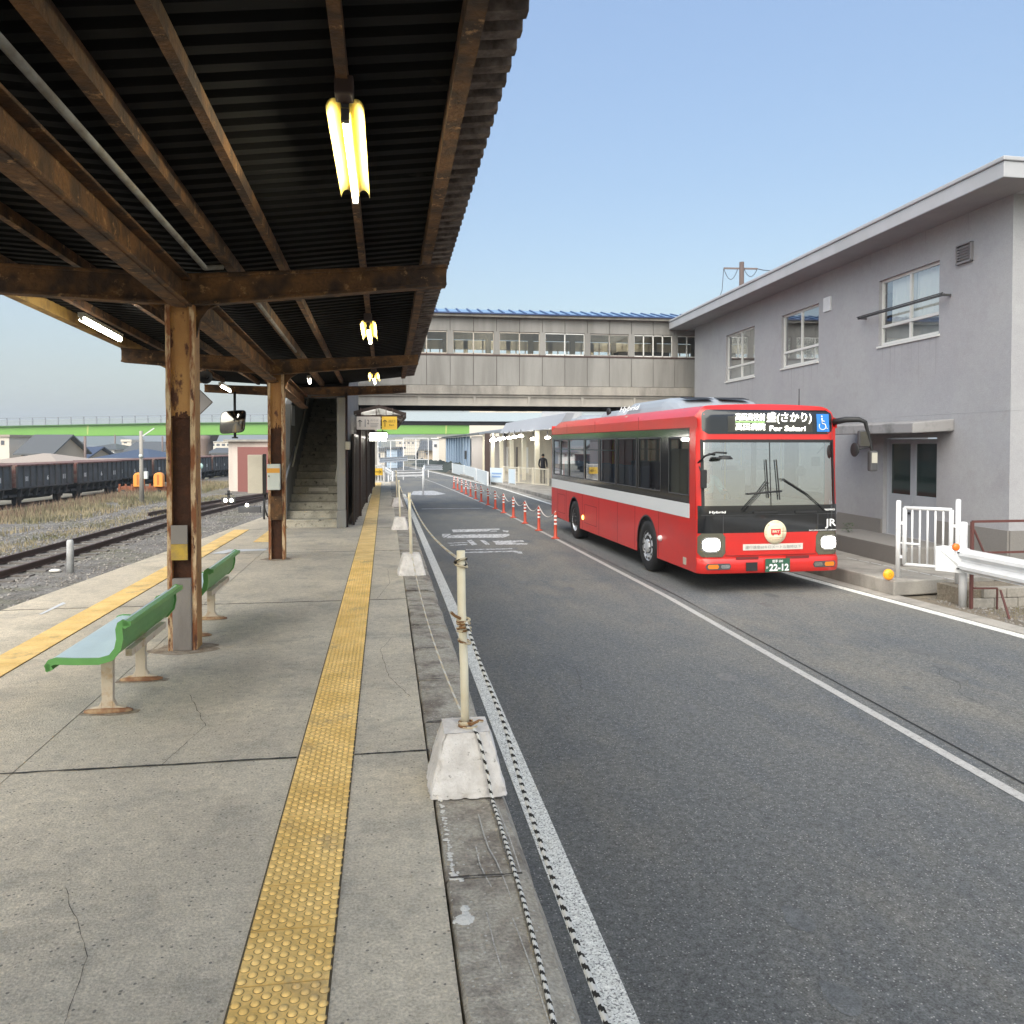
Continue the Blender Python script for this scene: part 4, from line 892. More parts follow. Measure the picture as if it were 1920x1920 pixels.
    for i,ch in enumerate(st):
        if ch==' ': continue
        a=math.radians(190-i*7.6); cx,cz=.06+.162*math.cos(a),.99+.162*math.sin(a)
        Rt=Vector((math.sin(a),0,-math.cos(a))); U=Vector((math.cos(a),0,math.sin(a)))
        textmb(ch,(cx-Rt.x*.008,yq-.001,cz-Rt.z*.008),Rt,U,.015,.022,_m['disc_lines'],.0005,m2)
    build('emblem_print',m2,None,dsc)
    # white strip with lettering
    mb=MB(); patch(mb,-.50,.56,.70,.80,.018,10,1); o=build('notice_strip',mb,M['signw'],T)
    t2=MB(); textmb('運行速度60キロメートル毎時以下',(-.46,fy(.5,.75)-.026,.722),(1,0,0),(0,0,1),.98,.055,M['inkg'],.002,t2); build('strip_lettering',t2,None,o)
    # lettering on the black panel
    t2=MB(); textmb('JR',(.965,fy(.97,1.1)-.014,1.03),(1,.10,0),(0,0,1),.215,.16,M['jrw'],.004,t2,bold=.018); textmb('EAST JAPAN RAILWAY COMPANY',(.67,fy(.72,1)-.014,.992),(1,.05,0),(0,0,1),.51,.024,M['jrw'],.008,t2,bold=.02); textmb('Hybrid',(-1.08,fy(-1.05,1.3)-.010,1.30),(1,-.12,0),(.12,0,1),.27,.05,M['jrw'],.006,t2,bold=.03); textmb('BE0902',(.95,fy(.97,1.3)-.012,1.33),(1,.08,0),(0,0,1),.20,.03,M['jrw'],.006,t2,bold=.02)
    build('front_lettering',t2,None,T)
    # destination
    mb=MB(); patch(mb,-1.16,1.16,2.60,3.0,.006,30,8,corner=.10); dg_=build('destination_glass',mb,M['blackgl'],T)
    mb=MB(); patch(mb,-.72,.78,2.63,2.96,.009,12,4); build('display_panel',mb,mat('display_panel',(.035,.034,.028),.4),dg_)
    t2=MB(); yy=fy(.2,2.8)-.018
    def dtext(s,x,z,wd,h,b=.02): textmb(s,(x,fy(0,z)-.016,z),(1,0,0),(0,-.045,1),wd,h,M['ledw'],.004,t2,bold=b)
    dtext('高田高校前',-.60,2.82,.52,.120,.006); dtext('高田病院',-.60,2.660,.52,.120,.006); dtext('盛(さかり)',-.05,2.77,.80,.190,.010); dtext('For Sakari',.0,2.65,.64,.085,.015)
    t2.use(mat('led_green',(.3,.5,.2),.5,emit=(.5,.8,.3),es=.8)); t2.box(-.60,-.08,fy(0,2.8)-.02,fy(0,2.8)-.018,2.792,2.80)
    build('destination_text',t2,None,dg_)
    mb=MB(); patch(mb,.86,1.09,2.64,2.935,.013,4,2); ws=build('wheelchair_sign',mb,M['blue'],dg_)
    m2=MB(); m2.use(M['jrw']); yb=fy(.97,2.78)-.022
    arc=[(.965+.062*math.cos(R_(a)),yb,2.735+.062*math.sin(R_(a))) for a in range(150,375,15)]
    for a,b in zip(arc[:-1],arc[1:]): m2.bar(a,b,.004,.012,(0,1,0)) if False else m2.tube([a,b],.007,5)
    for a,b in (((.95,2.87),(.955,2.775)),((.955,2.775),(1.01,2.765)),((1.01,2.765),(1.035,2.69)),((1.035,2.69),(1.055,2.695)),((.955,2.82),(1.0,2.81))): m2.tube([(a[0],yb,a[1]),(b[0],yb,b[1])],.0085,5)
    m2.sphere((.948,yb,2.895),.015,8,(1,.3,1)); build('symbol',m2,None,ws)
    # wipers
    def wp(x,z,o=.03): return Vector((x,fy(x,z)-o,z))
    for pts_,bl in (((wp(-.52,1.36),wp(-.25,1.62),wp(-.10,1.80),wp(-.07,1.83)),(wp(-.06,1.55),wp(-.085,2.18))),((wp(.93,1.36),wp(.62,1.62),wp(.22,1.86),wp(.15,1.86)),(wp(.14,1.52),wp(.095,2.18)))):
        mb=MB(); mb.tube(pts_,.009,6); mb.tube([p+Vector((.03,0,-.03)) for p in pts_],.006,5); mb.bar(bl[0],bl[1],.014,.02); build('wiper',mb,M['black'],T)
    mb=MB(); mb.tube([wp(-.42,1.62),wp(.18,1.66)],.016,6); mb.box(-.32,.10,fy(0,1.33)-.03,fy(0,1.33),1.30,1.33); mb.box(.42,.80,fy(0,1.33)-.03,fy(0,1.33),1.30,1.33); build('wiper_motor_cover',mb,M['black'],T)
    # mirrors
    mb=MB(); mb.tube([(-1.22,.20,2.10),(-1.16,.0,2.24),(-1.02,-.12,2.30),(-.86,-.16,2.29)],.016,8); mb.lathe([(0,.05),(.09,.045),(.13,.0),(.125,-.01),(0,-.012)],(-.90,-.17,2.20),16); mb.tube([(-1.20,.18,2.12),(-1.19,.05,1.95),(-1.16,.02,1.75)],.012,6); mb.bbox(-1.22,-1.12,.0,.05,1.72,2.02,.015); build('nearside_mirror',mb,M['black'],T)
    mb=MB(); mb.tube([(1.20,.22,2.80),(1.34,.02,2.84),(1.50,-.10,2.84),(1.60,-.12,2.80),(1.66,-.12,2.60),(1.76,-.10,2.25),(1.78,-.1,2.05)],[.055,.05,.045,.035,.025,.022,.02],8)
    build('mirror_arm',mb,M['black'],T)
    mb=MB(); mb.bbox(1.50,1.70,-.12,-.04,2.38,2.66,.03); mm=build('upper_mirror',mb,M['darkgrey'],T); m2=MB(); m2.box(1.515,1.685,-.125,-.121,2.40,2.64); build('glass',m2,M['mirror'],mm)
    mb=MB(); mb.bbox(1.68,1.82,-.16,-.06,1.98,2.32,.03); mm=build('lower_mirror',mb,M['darkgrey'],T); m2=MB(); m2.box(1.70,1.80,-.166,-.161,2.12,2.29); build('glass',m2,M['cream'],mm)
    mb=MB(); mb.lathe([(0,.04),(.08,.03),(.12,-.01),(.11,-.015),(0,-.012)],(1.42,-.12,2.34),14,'x'); mb.tube([(1.68,-.11,2.38),(1.55,-.12,2.36),(1.43,-.12,2.34)],.012,6); build('round_mirror',mb,M['black'],T)
    # antenna
    mb=MB(); mb.cyl((.76,.5,3.05),(.76,.5,3.38),.008,6); build('antenna',mb,M['black'],T)
    # roof equipment
    def cover(y0,y1,h,hw,sf=.35,sb=.4,m='busroof',name='roof_cover'):
        mb=MB(); secs=[(y0,.0,.9),(y0+sf*.5,h*.75,.94),(y0+sf,h,1),(y1-sb,h,1),(y1,0,.9)]
        def fn(u,v):
            i=int(round(v*(len(secs)-1))); y,hh,k=secs[i]; a=(u-.5)*2; x=a*hw*k
            ex=abs(a); zz=3.045-.03*ex+hh*(1-max(0,(ex-.72)/.28)**2.2)
            return (x,y,zz)
        mb.grid(fn,28,len(secs)-1,smooth=False); return build(name,mb,M[m],T)
    c=cover(1.7,5.2,.30,1.0,.9,.6)
    t2=MB(); textmb('Hybrid',(-1.005,5.0,3.10),(0,-1,0),(.45,0,1),1.25,.16,M['jrw'],.02,t2,bold=.02); build('cover_lettering',t2,None,c)
    mb=MB(); 
    for x0,x1 in ((-.66,-.12),(.02,.60)): mb.hexa([(x0,2.02,3.27),(x1,2.02,3.27),(x1,2.3,3.31),(x0,2.3,3.31),(x0,2.0,3.275),(x1,2.0,3.275),(x1,2.3,3.325),(x0,2.3,3.325)])
    build('cover_vent',mb,M['black'],c)
    cover(5.25,7.3,.20,.95,.3,.5); cover(8.6,10.0,.20,.9,.5,.5)
    mb=MB(); mb.sphere((-.85,6.3,3.2),.12,14,(.4,1,.8)); build('intake',mb,M['black'],T)
    mb=MB(); mb.sphere((-1.12,4.1,2.995),.05,10,(.8,2,.6)); build('marker_lamp',mb,M['cream'],T)
    # wheels
    for s_ in (-1,1):
        for yc in (2.5,8.0):
            X=s_*(HW-.02)
            mb=MB(); mb.lathe([(.29,.0),(.34,.02),(.44,.015),(.485,-.02),(.49,-.06),(.49,-.22),(.46,-.27),(.3,-.27)] if s_>0 else [(.29,0),(.34,-.02),(.44,-.015),(.485,.02),(.49,.06),(.49,.22),(.46,.27),(.3,.27)],(X,yc,.49),40,'x'); wh=build('wheel',mb,M['black'],T)
            r_=MB(); d=-s_
            if yc<5: prof=[(.30,.0),(.285,.02*d),(.27,.03*d),(.235,.0),(.20,-.005*d),(.19,.03*d),(.13,.035*d),(.12,-.02*d),(.08,-.03*d),(0,-.03*d)]
            else: prof=[(.30,.0),(.28,.03*d),(.25,.12*d),(.20,.14*d),(.12,.14*d),(.11,.05*d),(0,.04*d)]
            r_.lathe(prof,(X,yc,.49),40,'x'); rm=build('rim',r_,M['alu'],wh)
            if yc<5:
                h_=MB()
                for k in range(10): a=6.283*k/10; h_.sphere((X+s_*.004,yc+.248*math.cos(a),.49+.248*math.sin(a)),.026,8,(.35,1,1))
                build('vent_holes',h_,M['black'],rm)
            n_=MB()
            for k in range(8): a=6.283*k/8+.2; n_.cyl((X,yc+.15*math.cos(a),.49+.15*math.sin(a)),(X+s_*.03,yc+.15*math.cos(a),.49+.15*math.sin(a)),.014,6)
            build('wheel_nut',n_,M['darkgrey'],rm)
    # interior
    mb=MB(); mb.box(-HW+.06,HW-.06,.35,L-.1,.90,.94); build('floor',mb,M['darkgrey'],T)
    mb=MB(); mb.box(-HW+.06,HW-.06,.5,L-.1,2.74,2.78); build('ceiling',mb,M['cream'],T)
    mb=MB()
    for (y,z) in ((3.2,2.73),(5.4,2.73),(7.6,2.73)): mb.box(-.55,-.42,y-.35,y+.35,z-.03,z)
    build('ceiling_light',mb,M['buslight'],T)
    mb=MB(); mb.box(-1.12,-.15,1.60,1.65,.94,2.35); mb.box(.35,1.1,3.2,3.25,.94,1.9); build('partition',mb,M['cream'],T)
    def dash(u,v): return (-1.1+2.2*u,.30+.45*v,1.40+.10*math.sin(3.14*v)*(1 if u<.55 else .3))
    mb=MB(); mb.grid(dash,12,4); mb.box(-1.1,1.1,.74,.76,.94,1.4); build('dashboard',mb,M['darkgrey'],T)
    mb=MB(); mb.grid(lambda u,v:(-.62+.23*math.cos(6.283*u)*(1+.08*math.cos(6.283*v)),.72+.23*math.sin(6.283*u)*.45+.018*math.sin(6.283*v),1.52+.23*math.sin(6.283*u)*.85),20,6); build('steering_wheel',mb,M['black'],T)
    mb=MB(); mb.bbox(-.88,-.38,1.0,1.45,1.20,1.34,.04); mb.bbox(-.86,-.40,1.36,1.48,1.3,2.05,.05); build('driver_seat',mb,M['seat'],T)
    y=2.0; first=None
    for y in (3.6,4.5,5.4,6.3,7.2,8.2,9.1):
        for x in (-.95,.95):
            mb=MB(); mb.bbox(x-.24,x+.24,y-.2,y+.22,1.28,1.40,.04); mb.bbox(x-.23,x+.23,y+.14,y+.24,1.38,1.98,.04); mb.box(x-.03,x+.03,y-.03,y+.03,.94,1.3)
            build('passenger_seat',mb,M['seat'],T)
    for y in (3.1,4.9,6.7):
        for x in (-.62,.62):
            mb=MB(); mb.cyl((x,y,.94),(x,y,2.74),.017,8); build('grab_pole',mb,mat('grab_yellow',(.75,.52,.10),.4),T)
    mb=MB(); mb.tube([(1.1,.3,2.38),(.98,.28,2.28)],.012,6); mb.bbox(.86,1.02,.24,.28,2.06,2.22,.02); mb.sphere((.67,.26,1.98),.09,14,(1,.3,1)); build('inside_mirror',mb,M['darkgrey'],T)
    mb=MB(); mb.add([(-.45,.32,1.60),(-.22,.30,1.56),(-.14,.45,1.50),(-.36,.47,1.54)],[(0,1,2,3)]); build('paper_card',mb,M['white'],T)
    return T
bus=make_bus(); bus.location=(6.25,12.55,RZ); bus.rotation_euler=(0,0,R_(1.4))
# ---------------------------------------------------------------- people
def skinmesh(name,joints,edges,radii,m,parent=None,levels=2,root=0):
    me=bpy.data.meshes.new(name); me.from_pydata([tuple(j) for j in joints],edges,[]); o=bpy.data.objects.new(name,me); sc.collection.objects.link(o)
    bpy.context.view_layer.objects.active=o
    md=o.modifiers.new('skin','SKIN'); md.use_smooth_shade=True
    if not me.skin_vertices: 
        bpy.context.view_layer.update()
    for i,r in enumerate(radii):
        sv_=me.skin_vertices[0].data[i]; sv_.radius=(r,r) if not isinstance(r,tuple) else r; sv_.use_root=(i==root)
    s2=o.modifiers.new('sub','SUBSURF'); s2.levels=levels; s2.render_levels=levels
    bpy.context.view_layer.update(); dg=bpy.context.evaluated_depsgraph_get(); nm=bpy.data.meshes.new_from_object(o.evaluated_get(dg))
    bpy.data.objects.remove(o); nm.materials.clear(); nm.materials.append(m)
    for p in nm.polygons: p.use_smooth=True
    r=bpy.data.objects.new(name,nm); link(r,parent); return r
def person_standing(loc,rz):
    t=thing('person','person in black seen from behind, standing at the station railing beyond the bus','person',local=True)
    J=[(0,0,.92),(0,0,1.10),(0,.0,1.32),(0,0,1.44),(0,0,1.52),(.085,0,.88),(.095,.01,.50),(.10,.03,.09),(.10,-.10,.04),(-.085,0,.88),(-.09,.02,.50),(-.10,.03,.09),(-.10,-.10,.04),(.19,0,1.40),(.24,.02,1.13),(.22,-.10,.95),(-.19,0,1.40),(-.24,.02,1.13),(-.21,-.10,.95)]
    E_=[(0,1),(1,2),(2,3),(3,4),(0,5),(5,6),(6,7),(7,8),(0,9),(9,10),(10,11),(11,12),(3,13),(13,14),(14,15),(3,16),(16,17),(17,18)]
    Rr=[.13,.13,.15,.09,.055,.095,.065,.05,.04,.095,.065,.05,.04,.065,.05,.035,.065,.05,.035]
    b=skinmesh('body',J,E_,Rr,M['cloth'],t)
    mb=MB()
    def hd(u,v):
        a=6.283*u; p=math.pi*v; x=.078*math.sin(p)*math.cos(a); y=.095*math.sin(p)*math.sin(a); z=.118*math.cos(p)
        if y<0: y*=1.0+.08*math.cos(p)
        if abs(a-4.712)<.25 and .42<v<.6: y-=.02
        return (x,y,1.615+z)
    mb.grid(hd,24,16,flip=True)
    for s_ in (-1,1): mb.sphere((s_*.08,.005,1.605),.025,8,(.4,.8,1.2))
    build('head',mb,M['skin'],t); mb=MB()
    mb.grid(lambda u,v:(lambda a,p:(.086*math.sin(p)*math.cos(a),.012+.100*math.sin(p)*math.sin(a),1.628+.118*math.cos(p)))(6.283*u,math.pi*(.0+.58*v)),24,10,flip=True); build('hair',mb,M['hair'],t)
    for s_ in (-1,1):
        for k in range(5):
            x0=s_*.215+ (k-2)*.014; f=skinmesh('finger',[(s_*.215,-.10,.96),(x0,-.115,.91),(x0,-.125,.86-.01*abs(k-2))],[(0,1),(1,2)],[.022,.010,.007],M['skin'],b,1)
    t.location=loc; t.rotation_euler=(0,0,rz); return t
pp=AC(1018,910,47); person_standing((pp.x,pp.y,-.55),R_(155))
def driver():
    t=thing('person','bus driver in a pale shirt and cap seated at the wheel behind the windscreen','person',local=True)
    J=[(0,0,.0),(0,.02,.22),(0,.02,.42),(0,.02,.53),(0,.0,.60),(.10,-.02,.0),(.13,-.40,.04),(.13,-.46,-.34),(.13,-.58,-.38),(-.10,-.02,.0),(-.13,-.40,.04),(-.13,-.46,-.34),(-.13,-.58,-.38)]
    E_=[(0,1),(1,2),(2,3),(3,4),(0,5),(5,6),(6,7),(7,8),(0,9),(9,10),(10,11),(11,12)]
    skinmesh('body',J,E_,[.14,.135,.15,.07,.055,.09,.07,.05,.04,.09,.07,.05,.04],M['cloth'],t)
    sh=skinmesh('shirt',[(0,.02,.12),(0,.02,.28),(0,.02,.44),(.20,.02,.42),(.26,-.16,.20),(.18,-.36,.26),(-.20,.02,.42),(-.26,-.16,.20),(-.18,-.36,.26)],[(0,1),(1,2),(2,3),(3,4),(4,5),(2,6),(6,7),(7,8)],[.15,.155,.12,.075,.055,.04,.075,.055,.04],M['shirt'],t)
    mb=MB(); mb.sphere((0,-.01,.70),.105,18,(.78,.9,1.12)); mb.sphere((0,-.11,.69),.018,8,(.7,1,1.2)); 
    for s_ in (-1,1): mb.sphere((s_*.083,.0,.69),.025,8,(.4,.8,1.2))
    build('head',mb,M['skin'],t)
    mb=MB(); mb.lathe([(.088,.73),(.10,.78),(.105,.80),(0,.83)],(0,.0,0),20); mb.box(-.07,.07,-.15,-.06,.735,.745); build('cap',mb,M['cloth'],t)
    for s_ in (-1,1):
        for k in range(5): skinmesh('finger',[(s_*.18,-.36,.26),(s_*.17+(k-2)*.013,-.41,.27),(s_*.17+(k-2)*.013,-.43,.245)],[(0,1),(1,2)],[.022,.010,.008],M['skin'],sh,1)
    return t
d=driver(); a=R_(1.4); lx,ly=-.63,1.18; d.location=(6.25+lx*math.cos(a)-ly*math.sin(a),12.55+lx*math.sin(a)+ly*math.cos(a),RZ+1.38); d.rotation_euler=(0,0,a)
# ================================================================ GREY BUILDING ON THE RIGHT
WX=lambda Y:10.10+(Y-11.95)*.0392
wd_=Vector((.0392,1,0)).normalized(); wn=Vector((-1,.0392,0)).normalized()
def W(Y,z,o=0): return Vector((WX(Y),Y,z))+wn*o
B=thing('grey_building','two storey grey rendered building with a flat overhanging roof, right of the bus','building',(12,19,RZ))
Y0,Y1=11.95,27.3; ZT=5.80
wins=[(13.83,15.83,3.79,5.15),(18.42,20.45,3.75,5.14),(22.2,24.4,3.70,5.14)]; door=(13.84,15.60,-.12,1.86)
mb=MB()
def wallrect(mb,ya,yb,za,zb,o=0):
    if yb-ya<.001 or zb-za<.001: return
    mb.flat([W(ya,za,o),W(ya,zb,o),W(yb,zb,o),W(yb,za,o)])
holes=[(*w_,) for w_ in wins]+[door]
ys=sorted({Y0,Y1,*[h[0] for h in holes],*[h[1] for h in holes]}); zs=sorted({-.72,ZT,*[h[2] for h in holes],*[h[3] for h in holes]})
for ya,yb in zip(ys[:-1],ys[1:]):
    for za,zb in zip(zs[:-1],zs[1:]):
        if any(h[0]<=ya+1e-4 and yb<=h[1]+1e-4 and h[2]<=za+1e-4 and zb<=h[3]+1e-4 for h in holes): continue
        wallrect(mb,ya,yb,za,zb)
D=.14
for h in holes:
    dd=D if h is not door else .16
    ya,yb,za,zb=h
    mb.flat([W(ya,za),W(yb,za),W(yb,za,-dd),W(ya,za,-dd)]); mb.flat([W(ya,zb),W(ya,zb,-dd),W(yb,zb,-dd),W(yb,zb)]); mb.flat([W(ya,za),W(ya,za,-dd),W(ya,zb,-dd),W(ya,zb)]); mb.flat([W(yb,za),W(yb,zb),W(yb,zb,-dd),W(yb,za,-dd)])
E0=W(Y0,0); E1=W(Y1,0)
mb.flat([(E0.x,E0.y,-.72),(E0.x+9,E0.y+.35,-.72),(E0.x+9,E0.y+.35,ZT),(E0.x,E0.y,ZT)]); mb.flat([(E1.x,E1.y,-.72),(E1.x,E1.y,ZT),(E1.x+9,E1.y,ZT),(E1.x+9,E1.y,-.72)])
build('wall',mb,M['wall'],B)
mb=MB()
for z in (2.285,): 
    mb.flat([W(Y0,z,.003),W(Y0,z+.012,.003),W(Y1,z+.012,.003),W(Y1,z,.003)]); mb.flat([(E0.x,E0.y-.003,z),(E0.x+9,E0.y+.347,z),(E0.x+9,E0.y+.347,z+.012),(E0.x,E0.y-.003,z+.012)])
for y_ in (16.75,): mb.flat([W(y_,2.3,.002),W(y_,5.8,.002),W(y_+.006,5.8,.002),W(y_+.006,2.3,.002)])
build('wall_joint',mb,mat('joint_grey',(.36,.36,.38),.9),B)
mb=MB()
for ya,yb,zt in ((Y0-.01,13.82,.31),(15.62,17.4,.17),(17.4,22,.12),(22,Y1,.05)): mb.hexa([W(ya,-.72,-.02),W(yb,-.72,-.02),W(yb,-.72,.035),W(ya,-.72,.035),W(ya,zt,-.02),W(yb,zt,-.02),W(yb,zt,.035),W(ya,zt,.035)])
mb.hexa([(E0.x,E0.y-.035,-.72),(E0.x+9,E0.y+.315,-.72),(E0.x+9,E0.y+.36,-.72),(E0.x,E0.y+.01,-.72),(E0.x,E0.y-.035,.31),(E0.x+9,E0.y+.315,.31),(E0.x+9,E0.y+.36,.31),(E0.x,E0.y+.01,.31)])
build('plinth',mb,M['plinth'],B)
mb=MB(); A_=W(11.2,0,.75); B_=W(27.9,0,.75)
def slab(z0,z1,o,c=0): 
    a=W(11.2-o,0,.75+o); b=W(27.9+o,0,.75+o); return [(a.x,a.y,z0),(a.x+10.5,a.y+.4,z0),(b.x+10,b.y,z0),(b.x,b.y,z0),(a.x,a.y,z1),(a.x+10.5,a.y+.4,z1),(b.x+10,b.y,z1),(b.x,b.y,z1)]
mb.hexa(slab(5.80,6.05,0)); mb.hexa(slab(6.05,6.12,.03)); build('roof',mb,M['eave'],B,bevel=.015)
mb=MB(); c=W(19,0,.1)
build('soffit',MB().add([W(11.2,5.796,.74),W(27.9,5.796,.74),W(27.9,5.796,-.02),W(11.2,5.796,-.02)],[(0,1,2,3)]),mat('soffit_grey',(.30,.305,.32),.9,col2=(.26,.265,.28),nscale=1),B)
for i,(ya,yb,za,zb) in enumerate(wins):
    f=MB(); o=-.09
    def fr(ya,yb,za,zb,t=.045,th=.04,oo=o): f.hexa([W(ya,za,oo-th/2),W(yb,za,oo-th/2),W(yb,za,oo+th/2),W(ya,za,oo+th/2),W(ya,zb,oo-th/2),W(yb,zb,oo-th/2),W(yb,zb,oo+th/2),W(ya,zb,oo+th/2)])
    ym=(ya+yb)/2; zm=za+(zb-za)*.29
    fr(ya,ya+.05,za,zb); fr(yb-.05,yb,za,zb); fr(ya+.05,yb-.05,za,za+.06); fr(ya+.05,yb-.05,zb-.05,zb); fr(ym-.03,ym+.03,za+.06,zb-.05); fr(ya+.05,yb-.05,zm-.03,zm+.03,oo=o+.012)
    w_=build('window',f,M['frame'],B)
    g=MB(); g.flat([W(ya,za,o-.005),W(ya,zb,o-.005),W(yb,zb,o-.005),W(yb,za,o-.005)]); build('pane',g,G_win,w_)
    g=MB(); s1=MB(); s1.hexa([W(ya-.03,za-.05,-.1),W(yb+.03,za-.05,-.1),W(yb+.03,za-.05,.03),W(ya-.03,za-.05,.03),W(ya-.03,za+.0,-.1),W(yb+.03,za+.0,-.1),W(yb+.03,za-.01,.03),W(ya-.03,za-.01,.03)]); build('sill',s1,M['frame'],w_)
    # dim room behind with curtains
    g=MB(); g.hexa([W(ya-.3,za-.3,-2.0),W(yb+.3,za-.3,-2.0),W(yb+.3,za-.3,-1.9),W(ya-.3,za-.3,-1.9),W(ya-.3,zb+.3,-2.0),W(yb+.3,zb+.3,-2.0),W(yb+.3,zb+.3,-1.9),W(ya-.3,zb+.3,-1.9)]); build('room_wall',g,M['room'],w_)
    if i==0:
        g=MB()
        for (c0,c1) in ((ya+.25,ya+1.0),(ya+1.02,yb-.15)):
            g.grid(lambda u,v,c0=c0,c1=c1:W(c0+(c1-c0)*u,za+.42+(zb-za-.45)*v,-.22+.03*math.sin(u*38)+.008*math.sin(u*90+v*3)),60,2)
        build('curtain',g,M['curtain'],w_)
    g=MB(); g.flat([W(ya,za,-.18),W(ya,zm,-.18),W(yb,zm,-.18),W(yb,za,-.18)]); build('frosted_film',g,mat('frosted',(.26,.28,.29),.4),w_)
mb=MB()
for (ya,yb,za,zb) in wins:
    for k in range(9):
        y_=ya+(yb-ya)*(k+random.random()*.8)/9; l_=random.uniform(.15,.9); w_=random.uniform(.006,.022); mb.flat([W(y_-w_,za-.05,.002),W(y_-w_*.3,za-.05-l_,.002),W(y_+w_*.3,za-.05-l_,.002),W(y_+w_,za-.05,.002)][::-1])
for k in range(14): y_=random.uniform(12.2,27); l_=random.uniform(.1,.35); mb.flat([W(y_-.012,5.79,.002),W(y_-.003,5.79-l_,.002),W(y_+.003,5.79-l_,.002),W(y_+.012,5.79,.002)][::-1])
build('rain_streaks',mb,mat('streak_grey',(.285,.285,.295),.9),B)
mb=MB(); mb.tube([W(13.45,4.44,.16),W(16.35,4.44,.16)],.022,8); mb.tube([W(13.45,4.47,.19),W(16.35,4.47,.19)],.012,6)
for y_ in (13.5,16.3): mb.bar(W(y_,4.44,0),W(y_,4.44,.2),.03,.04)
build('laundry_bar',mb,M['darkgrey'],B)
mb=MB()
for k in range(6): z=4.97+k*.048; mb.hexa([W(12.92,z,0),W(13.28,z,0),W(13.28,z-.02,.05),W(12.92,z-.02,.05),W(12.92,z+.02,0),W(13.28,z+.02,0),W(13.28,z+.0,.05),W(12.92,z+.0,.05)])
for (a,b,c,d) in ((12.9,13.3,5.25,5.27),(12.9,13.3,4.93,4.95),(12.9,12.92,4.93,5.27),(13.28,13.3,4.93,5.27)): mb.hexa([W(a,c,0),W(b,c,0),W(b,c,.06),W(a,c,.06),W(a,d,0),W(b,d,0),W(b,d,.06),W(a,d,.06)])
build('vent_grille',mb,mat('vent_metal',(.20,.19,.20),.6),B)
mb=MB(); mb.hexa([W(17.82,4.87,0),W(18.15,4.87,0),W(18.15,4.87,.03),W(17.82,4.87,.03),W(17.82,5.2,0),W(18.15,5.2,0),W(18.15,5.2,.03),W(17.82,5.2,.03)]); build('wall_panel',mb,M['white'],B)
# door
ya,yb,za,zb=door; ym=(ya+yb)/2; o=-.10
dm=MB()
def dr(a,b,c,d,oo,th=.04): dm.hexa([W(a,c,oo-th),W(b,c,oo-th),W(b,c,oo),W(a,c,oo),W(a,d,oo-th),W(b,d,oo-th),W(b,d,oo),W(a,d,oo)])
zg=.72
for (a,b) in ((ya+.04,ym-.005),(ym+.005,yb-.04)):
    dr(a,b,za,zg,o); dr(a,a+.09,zg,zb-.03,o); dr(b-.09,b,zg,zb-.03,o); dr(a+.09,b-.09,zb-.12,zb-.03,o)
dr(ya,ya+.04,za,zb,o+.02); dr(yb-.04,yb,za,zb,o+.02)
dd_=build('door',dm,M['doorp'],B,bevel=.003)
dm=MB()
for (a,b) in ((ya+.13,ym-.095),(ym+.095,yb-.13)): dr(a,b,zg,zb-.12,o-.015,.01)
build('door_glass',dm,mat('dark_glass',(.015,.03,.028),.08,coat=.5),dd_)
mb=MB(); p=W(ym-.05,.50,o+.04); mb.cyl(p,p+wn*.05,.02,8); mb.bar(W(ym-.16,.50,o+.07),W(ym,.50,o+.07),.02,.02); mb.sphere(W(ym+.08,.36,o+.03),.03,8); build('door_handle',mb,M['ink'],dd_)
mb=MB(); 
prof=[(.0,1.98),(.78,1.93),(.80,2.12),(.0,2.19)]
for (ya_,yb_) in ((13.35,16.6),):
    mb.hexa([W(ya_,1.97,0),W(yb_,1.97,0),W(yb_,1.93,.8),W(ya_,1.93,.8),W(ya_,2.19,0),W(yb_,2.19,0),W(yb_,2.12,.8),W(ya_,2.12,.8)])
build('door_canopy',mb,mat('canopy_conc',(.27,.265,.27),.9,col2=(.15,.15,.15),nscale=3,mix=(.5,.7)),B,bevel=.02)
mb=MB(); mb.hexa([W(13.2,-.46,.0),W(16.4,-.46,.0),W(16.4,-.46,1.05),W(13.2,-.46,1.05),W(13.2,-.12,0),W(16.4,-.12,0),W(16.4,-.12,1.05),W(13.2,-.12,1.05)]); mb.hexa([W(16.4,-.46,.0),W(17.2,-.46,.0),W(17.2,-.46,.8),W(16.4,-.46,.8),W(16.4,-.28,0),W(17.2,-.28,0),W(17.2,-.28,.8),W(16.4,-.28,.8)]); build('door_step',mb,M['plinth'],B,bevel=.012)
# utility pole behind the roof
p=AC(1390,600,52); t=thing('utility_pole','brown utility pole with a crossarm and drooping wires behind the grey roof','utility pole',(p.x,p.y,RZ))
z1=AC(1390,492,52).z; mb=MB(); mb.cyl((p.x,p.y,RZ),(p.x,p.y,z1),.19,12,.15); build('pole',mb,mat('pole_brown',(.09,.065,.06),.8),t)
zb_=AC(1390,503,52).z; a=AC(1357,503,52); b=AC(1420,504,52); mb=MB(); mb.bar(a,b,.09,.10); build('crossarm',mb,M['pier'],t)
mb=MB(); mb.tube(sag(a,a+(b-a)*.42,.7,10),.02,5); mb.tube([a,a+Vector((-.1,0,-1.4)),a+Vector((-.7,0,-2.9)),a+Vector((-1.6,0,-4))],.02,5); mb.tube([b,b+Vector((.5,.3,0)),b+Vector((6,1,-.1))],.025,5); mb.tube(sag(b-(b-a)*.4,b,.5,8),.02,5); build('wire',mb,M['ink'],t)
